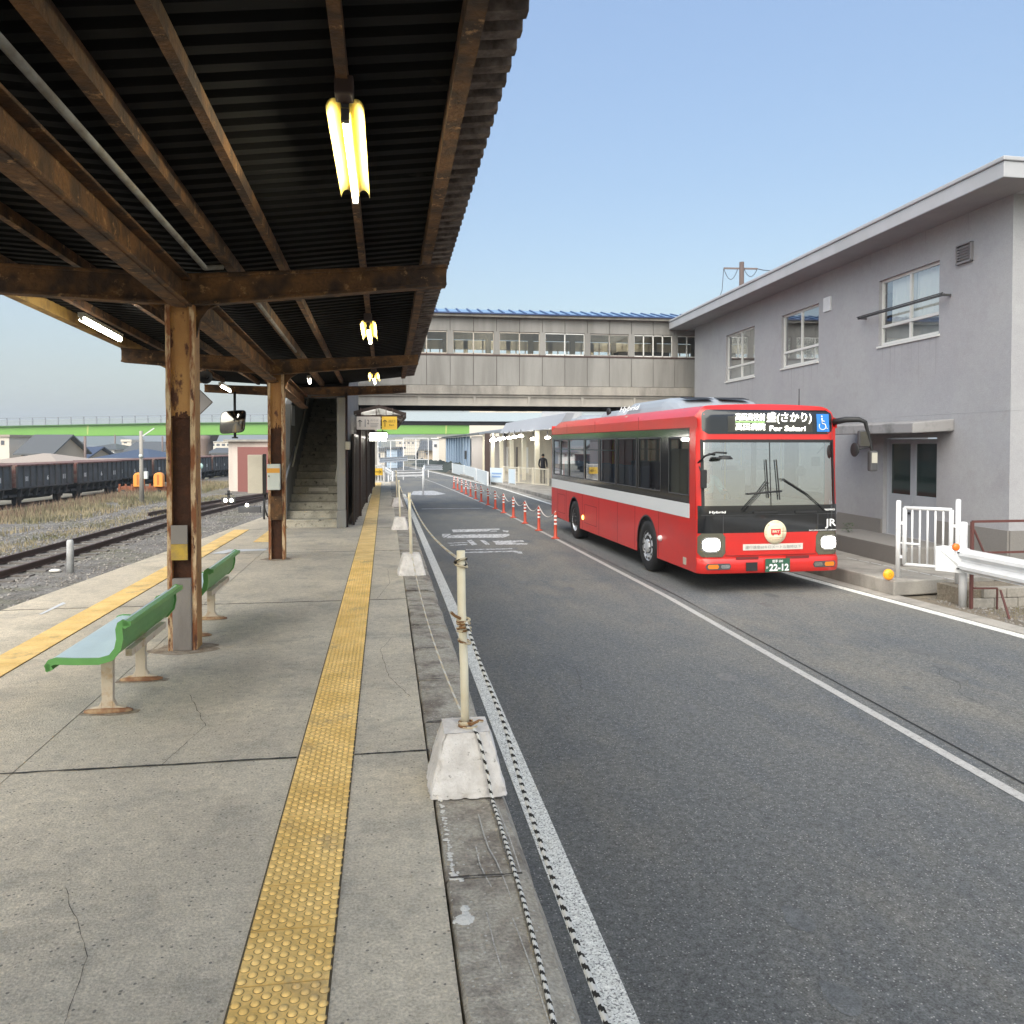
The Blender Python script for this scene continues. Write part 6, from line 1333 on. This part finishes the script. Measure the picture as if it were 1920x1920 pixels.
# ================================================================ HOUSES
def house(name,label,cat,xa,xb,Z,eave,ridge,depth,wall,roof,kind='side',over=.5,wins_=(),base=-1.36,grp=None,wm='winglow'):
    a=AC(xa,eave,Z); b=AC(xb,eave,Z); ze=a.z; zr=AC(xa,ridge,Z).z; t=thing(name,label,cat,((a.x+b.x)/2,(a.y+b.y)/2,base),grp)
    d=(Vector((b.x,b.y,0))-Vector((a.x,a.y,0))); ln=d.length; d.normalize(); n=Vector((-d.y,d.x,0)); A=Vector((a.x,a.y,0))
    P=lambda u,v,z: A+d*u+n*v+Vector((0,0,z))
    mb=MB(); mb.hexa([P(0,0,base),P(ln,0,base),P(ln,depth,base),P(0,depth,base),P(0,0,ze),P(ln,0,ze),P(ln,depth,ze),P(0,depth,ze)])
    if kind=='side': mb.prism([P(0,0,ze),P(0,depth/2,zr-.15),P(0,depth,ze)],d*ln)
    if kind=='front': mb.prism([P(0,0,ze),P(ln/2,0,zr-.15),P(ln,0,ze)],n*depth)
    build('wall',mb,M[wall],t)
    mb=MB(); o=over; th=.18; s=(zr-ze)
    if kind=='side':
        for v0,v1,z0,z1 in ((-o,depth/2,ze-o*s/(depth/2),zr),(depth/2,depth+o,zr,ze-o*s/(depth/2))): mb.hexa([P(-o,v0,z0),P(ln+o,v0,z0),P(ln+o,v1,z1),P(-o,v1,z1),P(-o,v0,z0+th),P(ln+o,v0,z0+th),P(ln+o,v1,z1+th),P(-o,v1,z1+th)])
    elif kind=='front':
        for u0,u1,z0,z1 in ((-o,ln/2,ze-o*s/(ln/2),zr),(ln/2,ln+o,zr,ze-o*s/(ln/2))): mb.hexa([P(u0,-o,z0),P(u1,-o,z1),P(u1,depth+o,z1),P(u0,depth+o,z0),P(u0,-o,z0+th),P(u1,-o,z1+th),P(u1,depth+o,z1+th),P(u0,depth+o,z0+th)])
    elif kind=='hip':
        k=min(ln,depth)/2*.9; vs=[P(-o,-o,ze),P(ln+o,-o,ze),P(ln+o,depth+o,ze),P(-o,depth+o,ze),P(k,depth/2,zr),P(ln-k,depth/2,zr)]; mb.add(vs,[(0,1,5,4),(1,2,5),(2,3,4,5),(3,0,4),(3,2,1,0)])
    else: mb.hexa([P(-.2,-.2,ze),P(ln+.2,-.2,ze),P(ln+.2,depth,ze),P(-.2,depth,ze),P(-.2,-.2,zr),P(ln+.2,-.2,zr),P(ln+.2,depth,zr),P(-.2,depth,zr)])
    build('roof',mb,M[roof],t)
    for (px0,px1,py0,py1) in wins_:
        p=AC(px0,py0,Z); q=AC(px1,py1,Z); u0=(Vector((p.x,p.y,0))-A).dot(d); u1=(Vector((q.x,q.y,0))-A).dot(d)
        mb=MB(); mb.hexa([P(u0,-.06,q.z),P(u1,-.06,q.z),P(u1,.02,q.z),P(u0,.02,q.z),P(u0,-.06,p.z),P(u1,-.06,p.z),P(u1,.02,p.z),P(u0,.02,p.z)]); build('window',mb,M[wm],t)
    return t,P,ln
gr='houses beyond the railway yard'
house('house','pale beige house cut by the left picture edge, flat eave','house',-60,17,95,819,815,9,'beige2','roofpale','flat',wins_=[(2,8,826,834)],grp=gr)
t,P,ln=house('house','beige gabled house with a dark grey tiled roof at far left','house',40,96,92,848,817,7.2,'beige','tile','side',.6,wins_=[(44,52,853,860)],grp=gr)
house('low_house','low pale roofed building in front of the beige gabled house','house',-30,104,78,868,851,9,'beige','roofpale','hip',.5,grp=gr)
house('house','small house with a dark blue tiled roof between the beige gable and the wide roof','house',116,160,112,859,840,8,'beige','tileb','side',.6,grp=gr)
house('house','wide low house with a broad dark blue hipped roof behind the wagons','house',168,278,102,862,842,14,'beige2','tileb','hip',.6,grp=gr)
house('house','far grey blue hipped roof showing above the wide blue roof','house',150,214,140,843,832,12,'palewall','tile','hip',.6,grp=gr)
house('house','white house with a grey roof left of the first column','house',240,306,138,845,830,9,'palewall','tile','side',.6,wins_=[(272,279,849,857),(284,291,849,857)],grp=gr)
house('apartment_block','distant cream block with a rounded parapet right of the mountain','building',228,246,230,828,824,8,'beige2','beige2','flat',.2,wins_=[(232,238,829,831)])
house('apartment_block','long distant cream apartment block between the column and the shed','building',392,436,230,829,828,10,'beige2','beige2','flat',.2,wins_=[(396,402,832,836),(406,412,832,836),(416,422,832,836),(426,432,832,836)])
house('white_tower_house','small white building stepping up behind the beige gable','building',111,124,120,829,826,5,'palewall','palewall','flat',.2); 
house('small_house','grey low house behind the yellow machine and pier','house',396,432,120,850,842,7,'palewall','tile','side',.5,wins_=[(402,408,853,858),(414,420,853,858)],grp=gr)
house('long_shed','long pale roofed shed right behind the line of wagons','building',120,268,84,868,863,4,'beige','roofpale','side',.4)
# centre distance
house('apartment_block','far cream apartment block above the road end','building',742,786,235,826,824,10,'beige2','beige2','flat',.2,wins_=[(748,752,829,832),(756,760,829,832),(764,768,829,832),(772,776,829,832)])
t,P,ln=house('house','small beige house with a dark tiled roof at the road end','house',796,812,112,842,828,7,'beige','tile','side',.8,wins_=[(799,802,848,853)],base=-.7)
house('house','dark roofed gable house just left of the small beige house','house',784,797,118,846,832,6,'beige2','tile','front',.6,base=-.7)
house('white_building','tall plain white building left of the blue warehouse','building',823,838,96,821,819,7,'beige2','beige2','flat',.1,base=-.7)
house('white_building','narrow white block with a small window beside the beige house','building',811,823,100,823,821,6,'palewall','palewall','flat',.1,wins_=[(814,819,833,838)],base=-.7)
house('pink_house','pale pink low building behind the platform end fence','building',697,722,90,846,840,6,'beige2','tile','flat',.5,wins_=[(701,704,850,858),(710,713,850,858)],base=-.7)
house('blue_hut','pale blue grey hut with dark openings left of the mesh gates','building',725,745,84,842,838,5,'bluew','tile','flat',.5,wins_=[(729,733,860,867),(738,742,860,867)],base=-.7)
# blue warehouse running along the road
WH=thing('blue_warehouse','pale blue corrugated metal warehouse beside the far road','warehouse',(9,80,RZ))
a=AC(836,868,92); b=AC(884,868,72); c=b+Vector((6,1.0,0)); zt1=AC(836,822,92).z; zt2=AC(884,818,72).z
mb=MB(); n=20
for i in range(n):
    p=a.lerp(b,i/n); q=a.lerp(b,(i+1)/n); z0=zt1+(zt2-zt1)*i/n; z1=zt1+(zt2-zt1)*(i+1)/n; o=Vector((-.12,-.1,0))*(i%2); mb.flat([(p.x+o.x,p.y+o.y,-.7),(q.x+o.x,q.y+o.y,-.7),(q.x+o.x,q.y+o.y,z1),(p.x+o.x,p.y+o.y,z0)]); 
    if i: mb.flat([(p.x,p.y,-.7),(p.x-.12,p.y-.1,-.7),(p.x-.12,p.y-.1,z0),(p.x,p.y,z0)])
build('side_wall',mb,M['bluew'],WH)
mb=MB(); mb.hexa([(b.x,b.y,-.7),(c.x,c.y,-.7),(c.x,c.y+.2,-.7),(b.x,b.y+.2,-.7),(b.x,b.y,zt2),(c.x,c.y,zt2),(c.x,c.y+.2,zt2),(b.x,b.y+.2,zt2)]); build('end_wall',mb,mat('endwall',(.42,.40,.40),.8),WH); mb=MB(); mb.hexa([(a.x,a.y,-.7),(a.x+6,a.y,-.7),(a.x+6,a.y+.2,-.7),(a.x,a.y+.2,-.7),(a.x,a.y,zt1),(a.x+6,a.y,zt1),(a.x+6,a.y+.2,zt1),(a.x,a.y+.2,zt1)]); build('end_wall',mb,mat('endwall',(.42,.40,.40),.8),WH)
mb=MB(); mb.add([(b.x-.5,b.y-.5,zt2),(a.x-.5,a.y,zt1),(a.x+6,a.y,zt1+.6),(c.x,c.y-.5,zt2+.7),(b.x-.5,b.y-.5,zt2+.15),(a.x-.5,a.y,zt1+.15),(a.x+6,a.y,zt1+.75),(c.x,c.y-.5,zt2+.85)],[(0,1,2,3),(7,6,5,4),(0,4,5,1),(3,7,4,0)]); build('roof',mb,M['tile'],WH)
p=AC(878,845,74.3); q=AC(880.5,861,73.5); mb=MB(); mb.box(p.x-.35,p.x-.2,p.y-.3,p.y,q.z,p.z); build('window_slit',mb,M['ink'],WH)
# low hedge bank, white panel wall
mb=MB(); 
def hb(u,v): p=AC(782,880,96).lerp(AC(852,880,70),u); return (p.x+1.2*math.sin(3.14*v)*.5+ (v-.5)*1.5,p.y,-.72+(.75+.25*noise.noise(Vector((u*30,v*3,0))))*math.sin(3.14*v))
mb.grid(hb,60,6); tag(build('hedge',mb,mat('hedge_dark',(.035,.045,.04),.95,bump=.6,bscale=6)),'low dark hedge along the right side of the far road','hedge')
t=thing('white_panel_wall','low curved white panel wall beside the road before the blue warehouse','wall',AC(880,895,58))
pts=[AC(848,887,69),AC(870,893,62),AC(893,900,54.5),AC(914,910,47.5)]
mb=MB()
for p,q in zip(pts[:-1],pts[1:]):
    mb.hexa([(p.x,p.y,-.7),(q.x,q.y,-.7),(q.x+.08,q.y+.05,-.7),(p.x+.08,p.y+.05,-.7),(p.x,p.y,.10),(q.x,q.y,.12),(q.x+.08,q.y+.05,.12),(p.x+.08,p.y+.05,.10)])
build('panel',mb,mat('panel_white',(.62,.67,.70),.7),t)
mb=MB(); 
for p in pts: mb.box(p.x-.04,p.x+.04,p.y-.12,p.y-.02,-.7,.14)
build('wall_post',mb,M['white'],t)
# ================================================================ STATION BUILDING
SB=thing('station_building','low cream station building with a grey roofed canopy and lit lamps beyond the bus','station building',(10,58,RZ))
e0=AC(1068,800,37); e1=AC(868,818,86); zed=2.58
def SP(u,v,z): p=e0.lerp(e1,u); return Vector((p.x+v,p.y+v*.10,z))
mb=MB(); mb.hexa([SP(.0,0,zed),SP(.0,9,3.6),SP(1,9,3.6),SP(1,0,zed),SP(.0,0,zed+.18),SP(.0,9,4.1),SP(1,9,4.1),SP(1,0,zed+.18)]); build('canopy_roof',mb,mat('station_roof',(.26,.28,.31),.6),SB)
mb=MB(); mb.hexa([SP(.02,-.35,zed-.1),SP(.02,.1,zed-.1),SP(.40,.1,zed-.1),SP(.40,-.35,zed-.1),SP(.02,.1,3.2),SP(.02,.5,3.2),SP(.40,.5,3.2),SP(.40,.1,3.2)]); build('fascia',mb,mat('fascia_grey',(.33,.34,.37),.6),SB)
mb=MB(); mb.hexa([SP(.0,2.6,-.7),SP(.0,9,-.7),SP(.80,9,-.7),SP(.80,2.6,-.7),SP(.0,2.6,3.0),SP(.0,9,3.6),SP(.80,9,3.6),SP(.80,2.6,3.0)]); build('wall',mb,mat('station_wall',(.50,.44,.34),.8,col2=(.42,.37,.29),nscale=.8),SB)
for u,wd,m_ in ((.06,.7,'brown'),(.17,.4,'frame'),(.26,.9,'darkgrey'),(.42,.5,'brown'),(.50,.7,'frame'),(.60,.5,'brown'),(.70,.8,'frame')):
    mb=MB(); p=SP(u,2.58,0); q=SP(u+.012*wd*2.2,2.58,0); mb.hexa([(p.x-.03,p.y,-.5),(p.x+.05,p.y,-.5),(q.x+.05,q.y,-.5),(q.x-.03,q.y,-.5),(p.x-.03,p.y,1.5),(p.x+.05,p.y,1.5),(q.x+.05,q.y,1.5),(q.x-.03,q.y,1.5)]); build('doorway',mb,M[m_],SB)
for u in (.10,.21,.30,.40,.50,.60,.72):
    p=SP(u,.5,0); build('pillar',MB().box(p.x-.13,p.x+.13,p.y-.13,p.y+.13,-.7,zed+.1),mat('cream_pillar',(.66,.62,.50),.6),SB)
p=AC(913.5,870,50); build('end_column',MB().box(p.x-.15,p.x+.15,p.y-.2,p.y+.1,-.7,2.4),M['brownpole'],SB)
lampspx=[(1026.7,820.5,41),(999.6,823,47),(976.7,817.5,44.5),(964.7,819.5,48),(954.8,821,51.5),(943.8,822,55),(936.6,823,58.5),(927.7,824.5,62),(921.5,825.5,66),(913.5,826.5,71)]
sl_=None
for i,(x,y,Z) in enumerate(lampspx):
    p=AC(x,y,Z)
    if sl_ is None:
        sl_=thing('station_lamp','x','lamp',local=True,group='lit lamps in a row under the station canopy'); mb=MB(); mb.sphere((0,0,0),.5,12,(.34,.34,.15)); build('diffuser',mb,M['tubewarm'],sl_); mb=MB(); mb.cyl((0,0,.05),(0,0,.4),.03,6); build('stem',mb,M['darkgrey'],sl_); o=sl_
    else: o=dup(sl_,(0,0,0))
    o.location=p; k=Z/50; o.scale=(k,k,k); o['label']='lit white lamp under the station canopy, %s counted from the bus'%['nearest','second','third','fourth','fifth','sixth','seventh','eighth','ninth','farthest'][i]
# boards and railing in front of the station
a=AC(944,873,49.5); b=AC(1028,878,44.5)
t=thing('station_railing','cream barred railing in front of the station beside the bus','fence',(a+b)/2,)
t.location=((a+b)/2).to_3d(); mb=MB()
L_=(b-a).length; n=34
za_=AC(950,875,49).z; 
for i in range(n+1):
    p=a.lerp(b,i/n); mb.box(p.x-.012,p.x+.012,p.y-.012,p.y+.012,-.55,.32)
mb.bar((a.x,a.y,.36),(b.x,b.y,.36),.05,.05); mb.bar((a.x,a.y,-.50),(b.x,b.y,-.50),.05,.05); build('bars',mb,mat('railing_cream',(.62,.58,.48),.6),t)
for u in (0,.36,.68,1): p=a.lerp(b,u); build('post',MB().box(p.x-.045,p.x+.045,p.y-.045,p.y+.045,-.70,.42),_m['railing_cream'],t)
for (xa,xb,ya,yb,Z,m_,lab) in ((919,943,877,905,48.5,'bluep','pale blue notice board with blurred blue lettering by the station'),(953.5,967,879,907,46.5,'whitep','narrow blank white board right of the blue notice board')):
    a=AC(xa,ya,Z); b=AC(xb,yb,Z-.8); t=thing('notice_board',lab,'notice board',(a.x,a.y,-.7)); 
    mb=MB(); mb.hexa([(a.x,a.y,b.z),(b.x,b.y,b.z),(b.x,b.y+.04,b.z),(a.x,a.y+.04,b.z),(a.x,a.y,a.z),(b.x,b.y,a.z),(b.x,b.y+.04,a.z),(a.x,a.y+.04,a.z)]); build('panel',mb,mat('pale_board',(.55,.64,.72),.6),t)
    mb=MB(); mb.box(a.x,a.x+.04,a.y-.02,a.y+.05,-.7,a.z+.02); mb.box(b.x-.04,b.x,b.y-.02,b.y+.05,-.7,a.z+.02); build('legs',mb,M['white'],t)
    if m_=='bluep':
        mb=MB(); dd=(b-a); 
        for z,u0,u1 in ((.62,.12,.88),(.40,.15,.82)): 
            p=a.lerp(b,u0); q=a.lerp(b,u1); z_=b.z+(a.z-b.z)*z; mb.bar((p.x,p.y-.02,z_),(q.x,q.y-.02,z_),.01,.09)
        build('board_print',mb,mat('print_blue',(.22,.33,.55),.6),t)
# beige building glimpsed above the overpass
house('beige_block','beige block with dark window bands glimpsed over the grey overpass','building',880,1022,125,766,764,8,'beige2','beige2','flat',.2,wins_=[(928,934,767,771),(935,960,767,771),(972,986,767,771),(866,870,768,771)],base=-.7)
# ================================================================ HOPPER WAGONS
def wagon():
    t=thing('hopper_wagon','x','wagon',local=True,group='black hopper wagons standing in the yard')
    Lw=5.05; h0,h1=1.05,2.15; wd=1.25
    mb=MB(); mb.hexa([(-wd,0,h0),(wd,0,h0),(wd,Lw,h0),(-wd,Lw,h0),(-wd,0,h1),(wd,0,h1),(wd,Lw,h1),(-wd,Lw,h1)]); build('body',mb,M['wagonp'],t)
    mb=MB(); mb.hexa([(-.5,.9,.35),(.5,.9,.35),(.5,Lw-.9,.35),(-.5,Lw-.9,.35),(-wd,.1,h0),(wd,.1,h0),(wd,Lw-.1,h0),(-wd,Lw-.1,h0)]); mb.box(-1.0,1.0,-.15,Lw+.15,.55,.68)
    for k in range(7): y=.45+k*.68; mb.hexa([(.45,y,.4),(1.15,y,.55),(1.15,y+.09,.55),(.45,y+.09,.4),(.5,y,1.0),(1.24,y,1.05),(1.24,y+.09,1.05),(.5,y+.09,1.0)])
    build('hopper',mb,M['wagon'],t)
    mb=MB()
    for k in range(10): y=.0+k*(Lw-.07)/9; mb.box(wd,wd+.06,y,y+.07,h0-.02,h1); 
    mb.box(wd,wd+.07,0,Lw,h0-.06,h0+.02)
    build('ribs',mb,M['wagon'],t)
    mb=MB(); mb.box(-wd-.05,wd+.08,-.03,Lw+.03,h1,h1+.08); mb.box(-wd,wd,-.04,0,h0,h1); build('top_rim',mb,M['wagonr'],t)
    for y in (.75,Lw-.75):
        mb=MB(); mb.lathe([(0,-.05),(.34,-.05),(.37,-.02),(.37,.03),(0,.05)],(.80,y,.36),20,'x'); mb.box(.86,.95,y-.3,y+.3,.35,.55); build('wheel',mb,M['black'],t)
    t2=MB()
    for s,y,w_ in (('101',.75,.22),('6',2.6,.16),('11',4.1,.22)): textmb(s,(wd+.004,y,1.35),(0,1,0),(0,0,1),w_,.26,M['jrw'],.002,t2,bold=.03)
    build('wagon_numbers',t2,None,t)
    return t
w0=wagon(); fdir=Vector((math.sin(YAW),math.cos(YAW),0)); rdir=Vector((fdir.y,-fdir.x,0))
wl=['leftmost hopper wagon, cut by the picture edge','black hopper wagon with a red rim, second from the left','third black hopper wagon from the left','fourth black hopper wagon, behind the orange machines','fifth hopper wagon, partly behind the first column','sixth hopper wagon, just right of the first column','seventh hopper wagon, near the bridge pier','eighth and farthest hopper wagon by the beige shed']
for i in range(8):
    o=w0 if i==0 else dup(w0,(0,0,0)); Z=39.3+5.5*(i-1); off=-23.9-1.25+(.0 if i<3 else -.6); p=fdir*Z+rdir*off; o.location=(p.x,p.y,-1.36); o.rotation_euler=(0,0,-YAW); o.scale=(1,1,.94); o['label']=wl[i]
mb=MB()
for s_ in (.4,1.3): 
    p=rdir*(-25.15+s_-.85*0)+fdir*20; q=rdir*(-25.15+s_)+fdir*95; mb.bar((p.x,p.y,-1.28),(q.x,q.y,-1.28),.07,.12)
tag(build('yard_rail',mb,M['railm']),'rusty rails under the line of hopper wagons','rail')
# rusty trolley with orange hoods
p=AC(270,925,47.5); t=thing('track_trolley','rusty low rail trolley carrying two bright orange hooped machines','rail trolley',(p.x,p.y,-1.3))
mb=MB(); mb.box(p.x-1.3,p.x+1.3,p.y-.4,p.y+.6,-1.0,-.72)
for k in range(8): mb.box(p.x-1.25+k*.33,p.x-1.15+k*.33,p.y-.45,p.y-.38,-1.25,-.55)
build('frame',mb,M['rusty'],t)
for k in range(3): build('wheel',MB().lathe([(0,-.05),(.2,-.05),(.22,.0),(.2,.05),(0,.05)],(p.x-1+k*.95,p.y-.42,-1.1),16,'y'),M['black'],t)
for x in (259,297):
    q=AC(x,900,47); mb=MB(); hz=AC(x,886,47).z; 
    pr=[(q.x-.25,-.72)]+[(q.x+.25*math.cos(R_(180-a)),hz-.25+.25*math.sin(R_(a))) for a in range(0,181,20)]+[(q.x+.25,-.72)]
    mb.prism([(X,q.y-.1,z) for X,z in pr],(0,.5,0)); h_=build('orange_hood',mb,M['machor'],t,bevel=.03)
    build('hood_slot',MB().box(q.x-.05,q.x+.05,q.y-.115,q.y-.10,-.6,hz-.12),mat('hood_dark',(.5,.16,.03),.6),h_)
# yellow machine by the pier
a=AC(368,868,78); b=AC(404,908,78); t=thing('yellow_machine','yellow yard machine half hidden behind the bridge pier','machine',(a.x,a.y,-1.3)); mb=MB(); mb.bbox(a.x,a.x+.7,a.y,a.y+2,b.z+.3,a.z,.08); mb.bbox(b.x-.8,b.x,a.y,a.y+2,b.z+.3,a.z,.08); build('body',mb,M['machye'],t); mb=MB(); mb.box(a.x,b.x,a.y,a.y+2,b.z,b.z+.35); mb.box(a.x+.4,b.x-.4,a.y+.1,a.y+1.8,b.z+.3,a.z-.5); build('chassis',mb,M['darkgrey'],t)
# brown bridge pier in front (round column)
a=AC(371,830,80); b=AC(392,830,80); t=thing('brown_pier','round dark brown concrete pier with a flared head behind the first column','pier',((a.x+b.x)/2,a.y,-1.3)); zt=AC(380,816,80).z; r_=(b.x-a.x)/2
mb=MB(); mb.lathe([(r_*.85,-1.4),(r_*.85,zt-.9),(r_*1.15,zt-.45),(r_*1.15,zt-.05),(0,zt)],((a.x+b.x)/2,a.y,0),20); build('shaft',mb,M['pier'],t)
# shed
t=thing('shed','small pinkish beige shed with a brown roller shutter left of the stairs','shed',AC(465,918,47)); a=AC(429,918,48.5); b=AC(540,918,46.5); zt=AC(429,828,48.5).z
mb=MB(); mb.hexa([(a.x,a.y,-1.1),(b.x,b.y,-1.1),(b.x,b.y+5,-1.1),(a.x,a.y+5,-1.1),(a.x,a.y,zt),(b.x,b.y,zt),(b.x,b.y+5,zt),(a.x,a.y+5,zt)]); build('wall',mb,M['shed'],t)
mb=MB(); mb.hexa([(a.x-.25,a.y-.25,zt),(b.x,b.y-.25,zt),(b.x,b.y+5,zt),(a.x-.25,a.y+5,zt),(a.x-.25,a.y-.25,zt+.12),(b.x,b.y-.25,zt+.12),(b.x,b.y+5,zt+.12),(a.x-.25,a.y+5,zt+.12)]); build('roof',mb,M['oldconc'],t)
c=AC(446,838,48); d=AC(505,838,47); mb=MB(); mb.hexa([(c.x,c.y-.15,-1.1),(d.x,d.y-.25,-1.1),(d.x,d.y+.05,-1.1),(c.x,c.y+.1,-1.1),(c.x,c.y-.15,c.z),(d.x,d.y-.25,c.z),(d.x,d.y+.05,c.z),(c.x,c.y+.1,c.z)]); build('shutter',mb,M['shutter'],t)
# lamp pole, poles, marker post, small signals
p=AC(266,948,38); t=thing('yard_lamp_post','concrete lamp post with a slanted white lamp arm in the railway yard','lamp post',(p.x,p.y,-1.1)); z=AC(266,808,38).z
mb=MB(); mb.cyl((p.x,p.y,-1.15),(p.x,p.y,z),.11,12,.075); build('pole',mb,M['oldconc'],t); q=AC(289,803,38); mb=MB(); mb.bar((p.x+.05,p.y,z-.25),(q.x,q.y,q.z),.06,.05); build('lamp_arm',mb,M['white'],t)
mb=MB(); r_=AC(274,890,38); mb.bbox(r_.x-.08,r_.x+.08,r_.y-.1,r_.y+.1,r_.z-.2,r_.z+.15,.02); mb.sphere((p.x,p.y-.1,AC(266,855,38).z),.09,8); build('meter_box',mb,M['boxw'],t)
for (x,y0,y1,Z,lab) in ((160,818,868,88,'thin wooden pole behind the wagons, left of the wide blue roof'),(216,815,843,150,'very thin distant pole above the blue roof'),(305,818,862,120,'thin distant pole just left of the first column')):
    p=AC(x,y1,Z); tag(build('utility_pole',MB().cyl((p.x,p.y,-1.3),(p.x,p.y,AC(x,y0,Z).z),.14 if Z<100 else .12,8),M['pier']),lab,'utility pole')
p=AC(132,1074,17.6); t=tag(build('marker_post',MB().tube([(p.x,p.y,-1.06),(p.x,p.y,-.36),(p.x,p.y,-.33)],[.075,.07,.05],10),mat('marker_grey',(.48,.49,.50),.8,col2=(.36,.36,.36),nscale=9)),'short pale concrete marker post between the platform and the track','post')
p=AC(376,925,38); t=thing('track_sign','slender white post with a small pale round sign beside the track','sign',(p.x,p.y,-1.1)); build('post',MB().cyl((p.x,p.y,-1.1),(p.x,p.y,AC(376,872,38).z),.035,8),M['white'],t); q=AC(375,874,38); build('disc',MB().lathe([(0,-.02),(.15,-.02),(.15,.02),(0,.02)],(q.x,q.y-.05,q.z),16,'y'),mat('disc_teal',(.45,.65,.62),.5),t)
p=AC(428,938,37); t=thing('dwarf_signal','dwarf signal with two small lit white lamps beside the switch','signal',(p.x,p.y,-1.05))
mb=MB(); mb.box(p.x-.3,p.x+.3,p.y,p.y+.2,p.z-.12,p.z+.12); mb.box(p.x-.05,p.x+.05,p.y+.05,p.y+.15,-1.1,p.z+.45); mb.box(p.x-.15,p.x+.15,p.y+.05,p.y+.1,p.z+.25,p.z+.3); build('housing',mb,M['black'],t); 
[build('lamp_lens',MB().sphere((p.x+d_,p.y-.02,p.z),.085,8),M['dwarf'],t) for d_ in (-.12,.14)]
p=AC(463,947,33); t=thing('ground_lamp','single small white lamp on the ground right of the dwarf signal','lamp',(p.x,p.y,-1.05)); build('lens',MB().sphere((p.x,p.y,p.z),.07,8),M['dwarf'],t); build('base',MB().box(p.x-.35,p.x+.5,p.y+.05,p.y+.3,-1.06,p.z-.07),M['darkgrey'],t)
# small stones seen on the track side
for (x,y,r_) in ((103,1070,.09),(60,1128,.05)):
    p=AZ(x,y,BZ+.04); c_=build('pale_rock',MB().grid(lambda u,v:(p.x+r_*1.4*math.sin(math.pi*v)*math.cos(6.283*u),p.y+r_*math.sin(math.pi*v)*math.sin(6.283*u),p.z+r_*.4*math.cos(math.pi*v)*(1+.3*noise.noise(Vector((u*5,v*5,x))))),12,6,flip=True),M['crust']); tag(c_,'pale rock lying on the dark ballast near the marker post' if x>100 else 'tiny pale rock on the ballast at the left','rock')

# ================================================================ HAZE: thin even air round the whole place
mb=MB(); mb.box(-1400,1400,-250,1750,-25,60); hz=build('haze',mb); hz['kind']='stuff'
hm=bpy.data.materials.new('haze'); hm.use_nodes=True; N=hm.node_tree.nodes; N.remove(N['Principled BSDF']); pv=N.new('ShaderNodeVolumePrincipled'); pv.inputs['Color'].default_value=(.80,.87,.95,1); pv.inputs['Density'].default_value=.0006; pv.inputs['Anisotropy'].default_value=.2
hm.node_tree.links.new(pv.outputs[0],N['Material Output'].inputs['Volume']); hz.data.materials.clear(); hz.data.materials.append(hm)
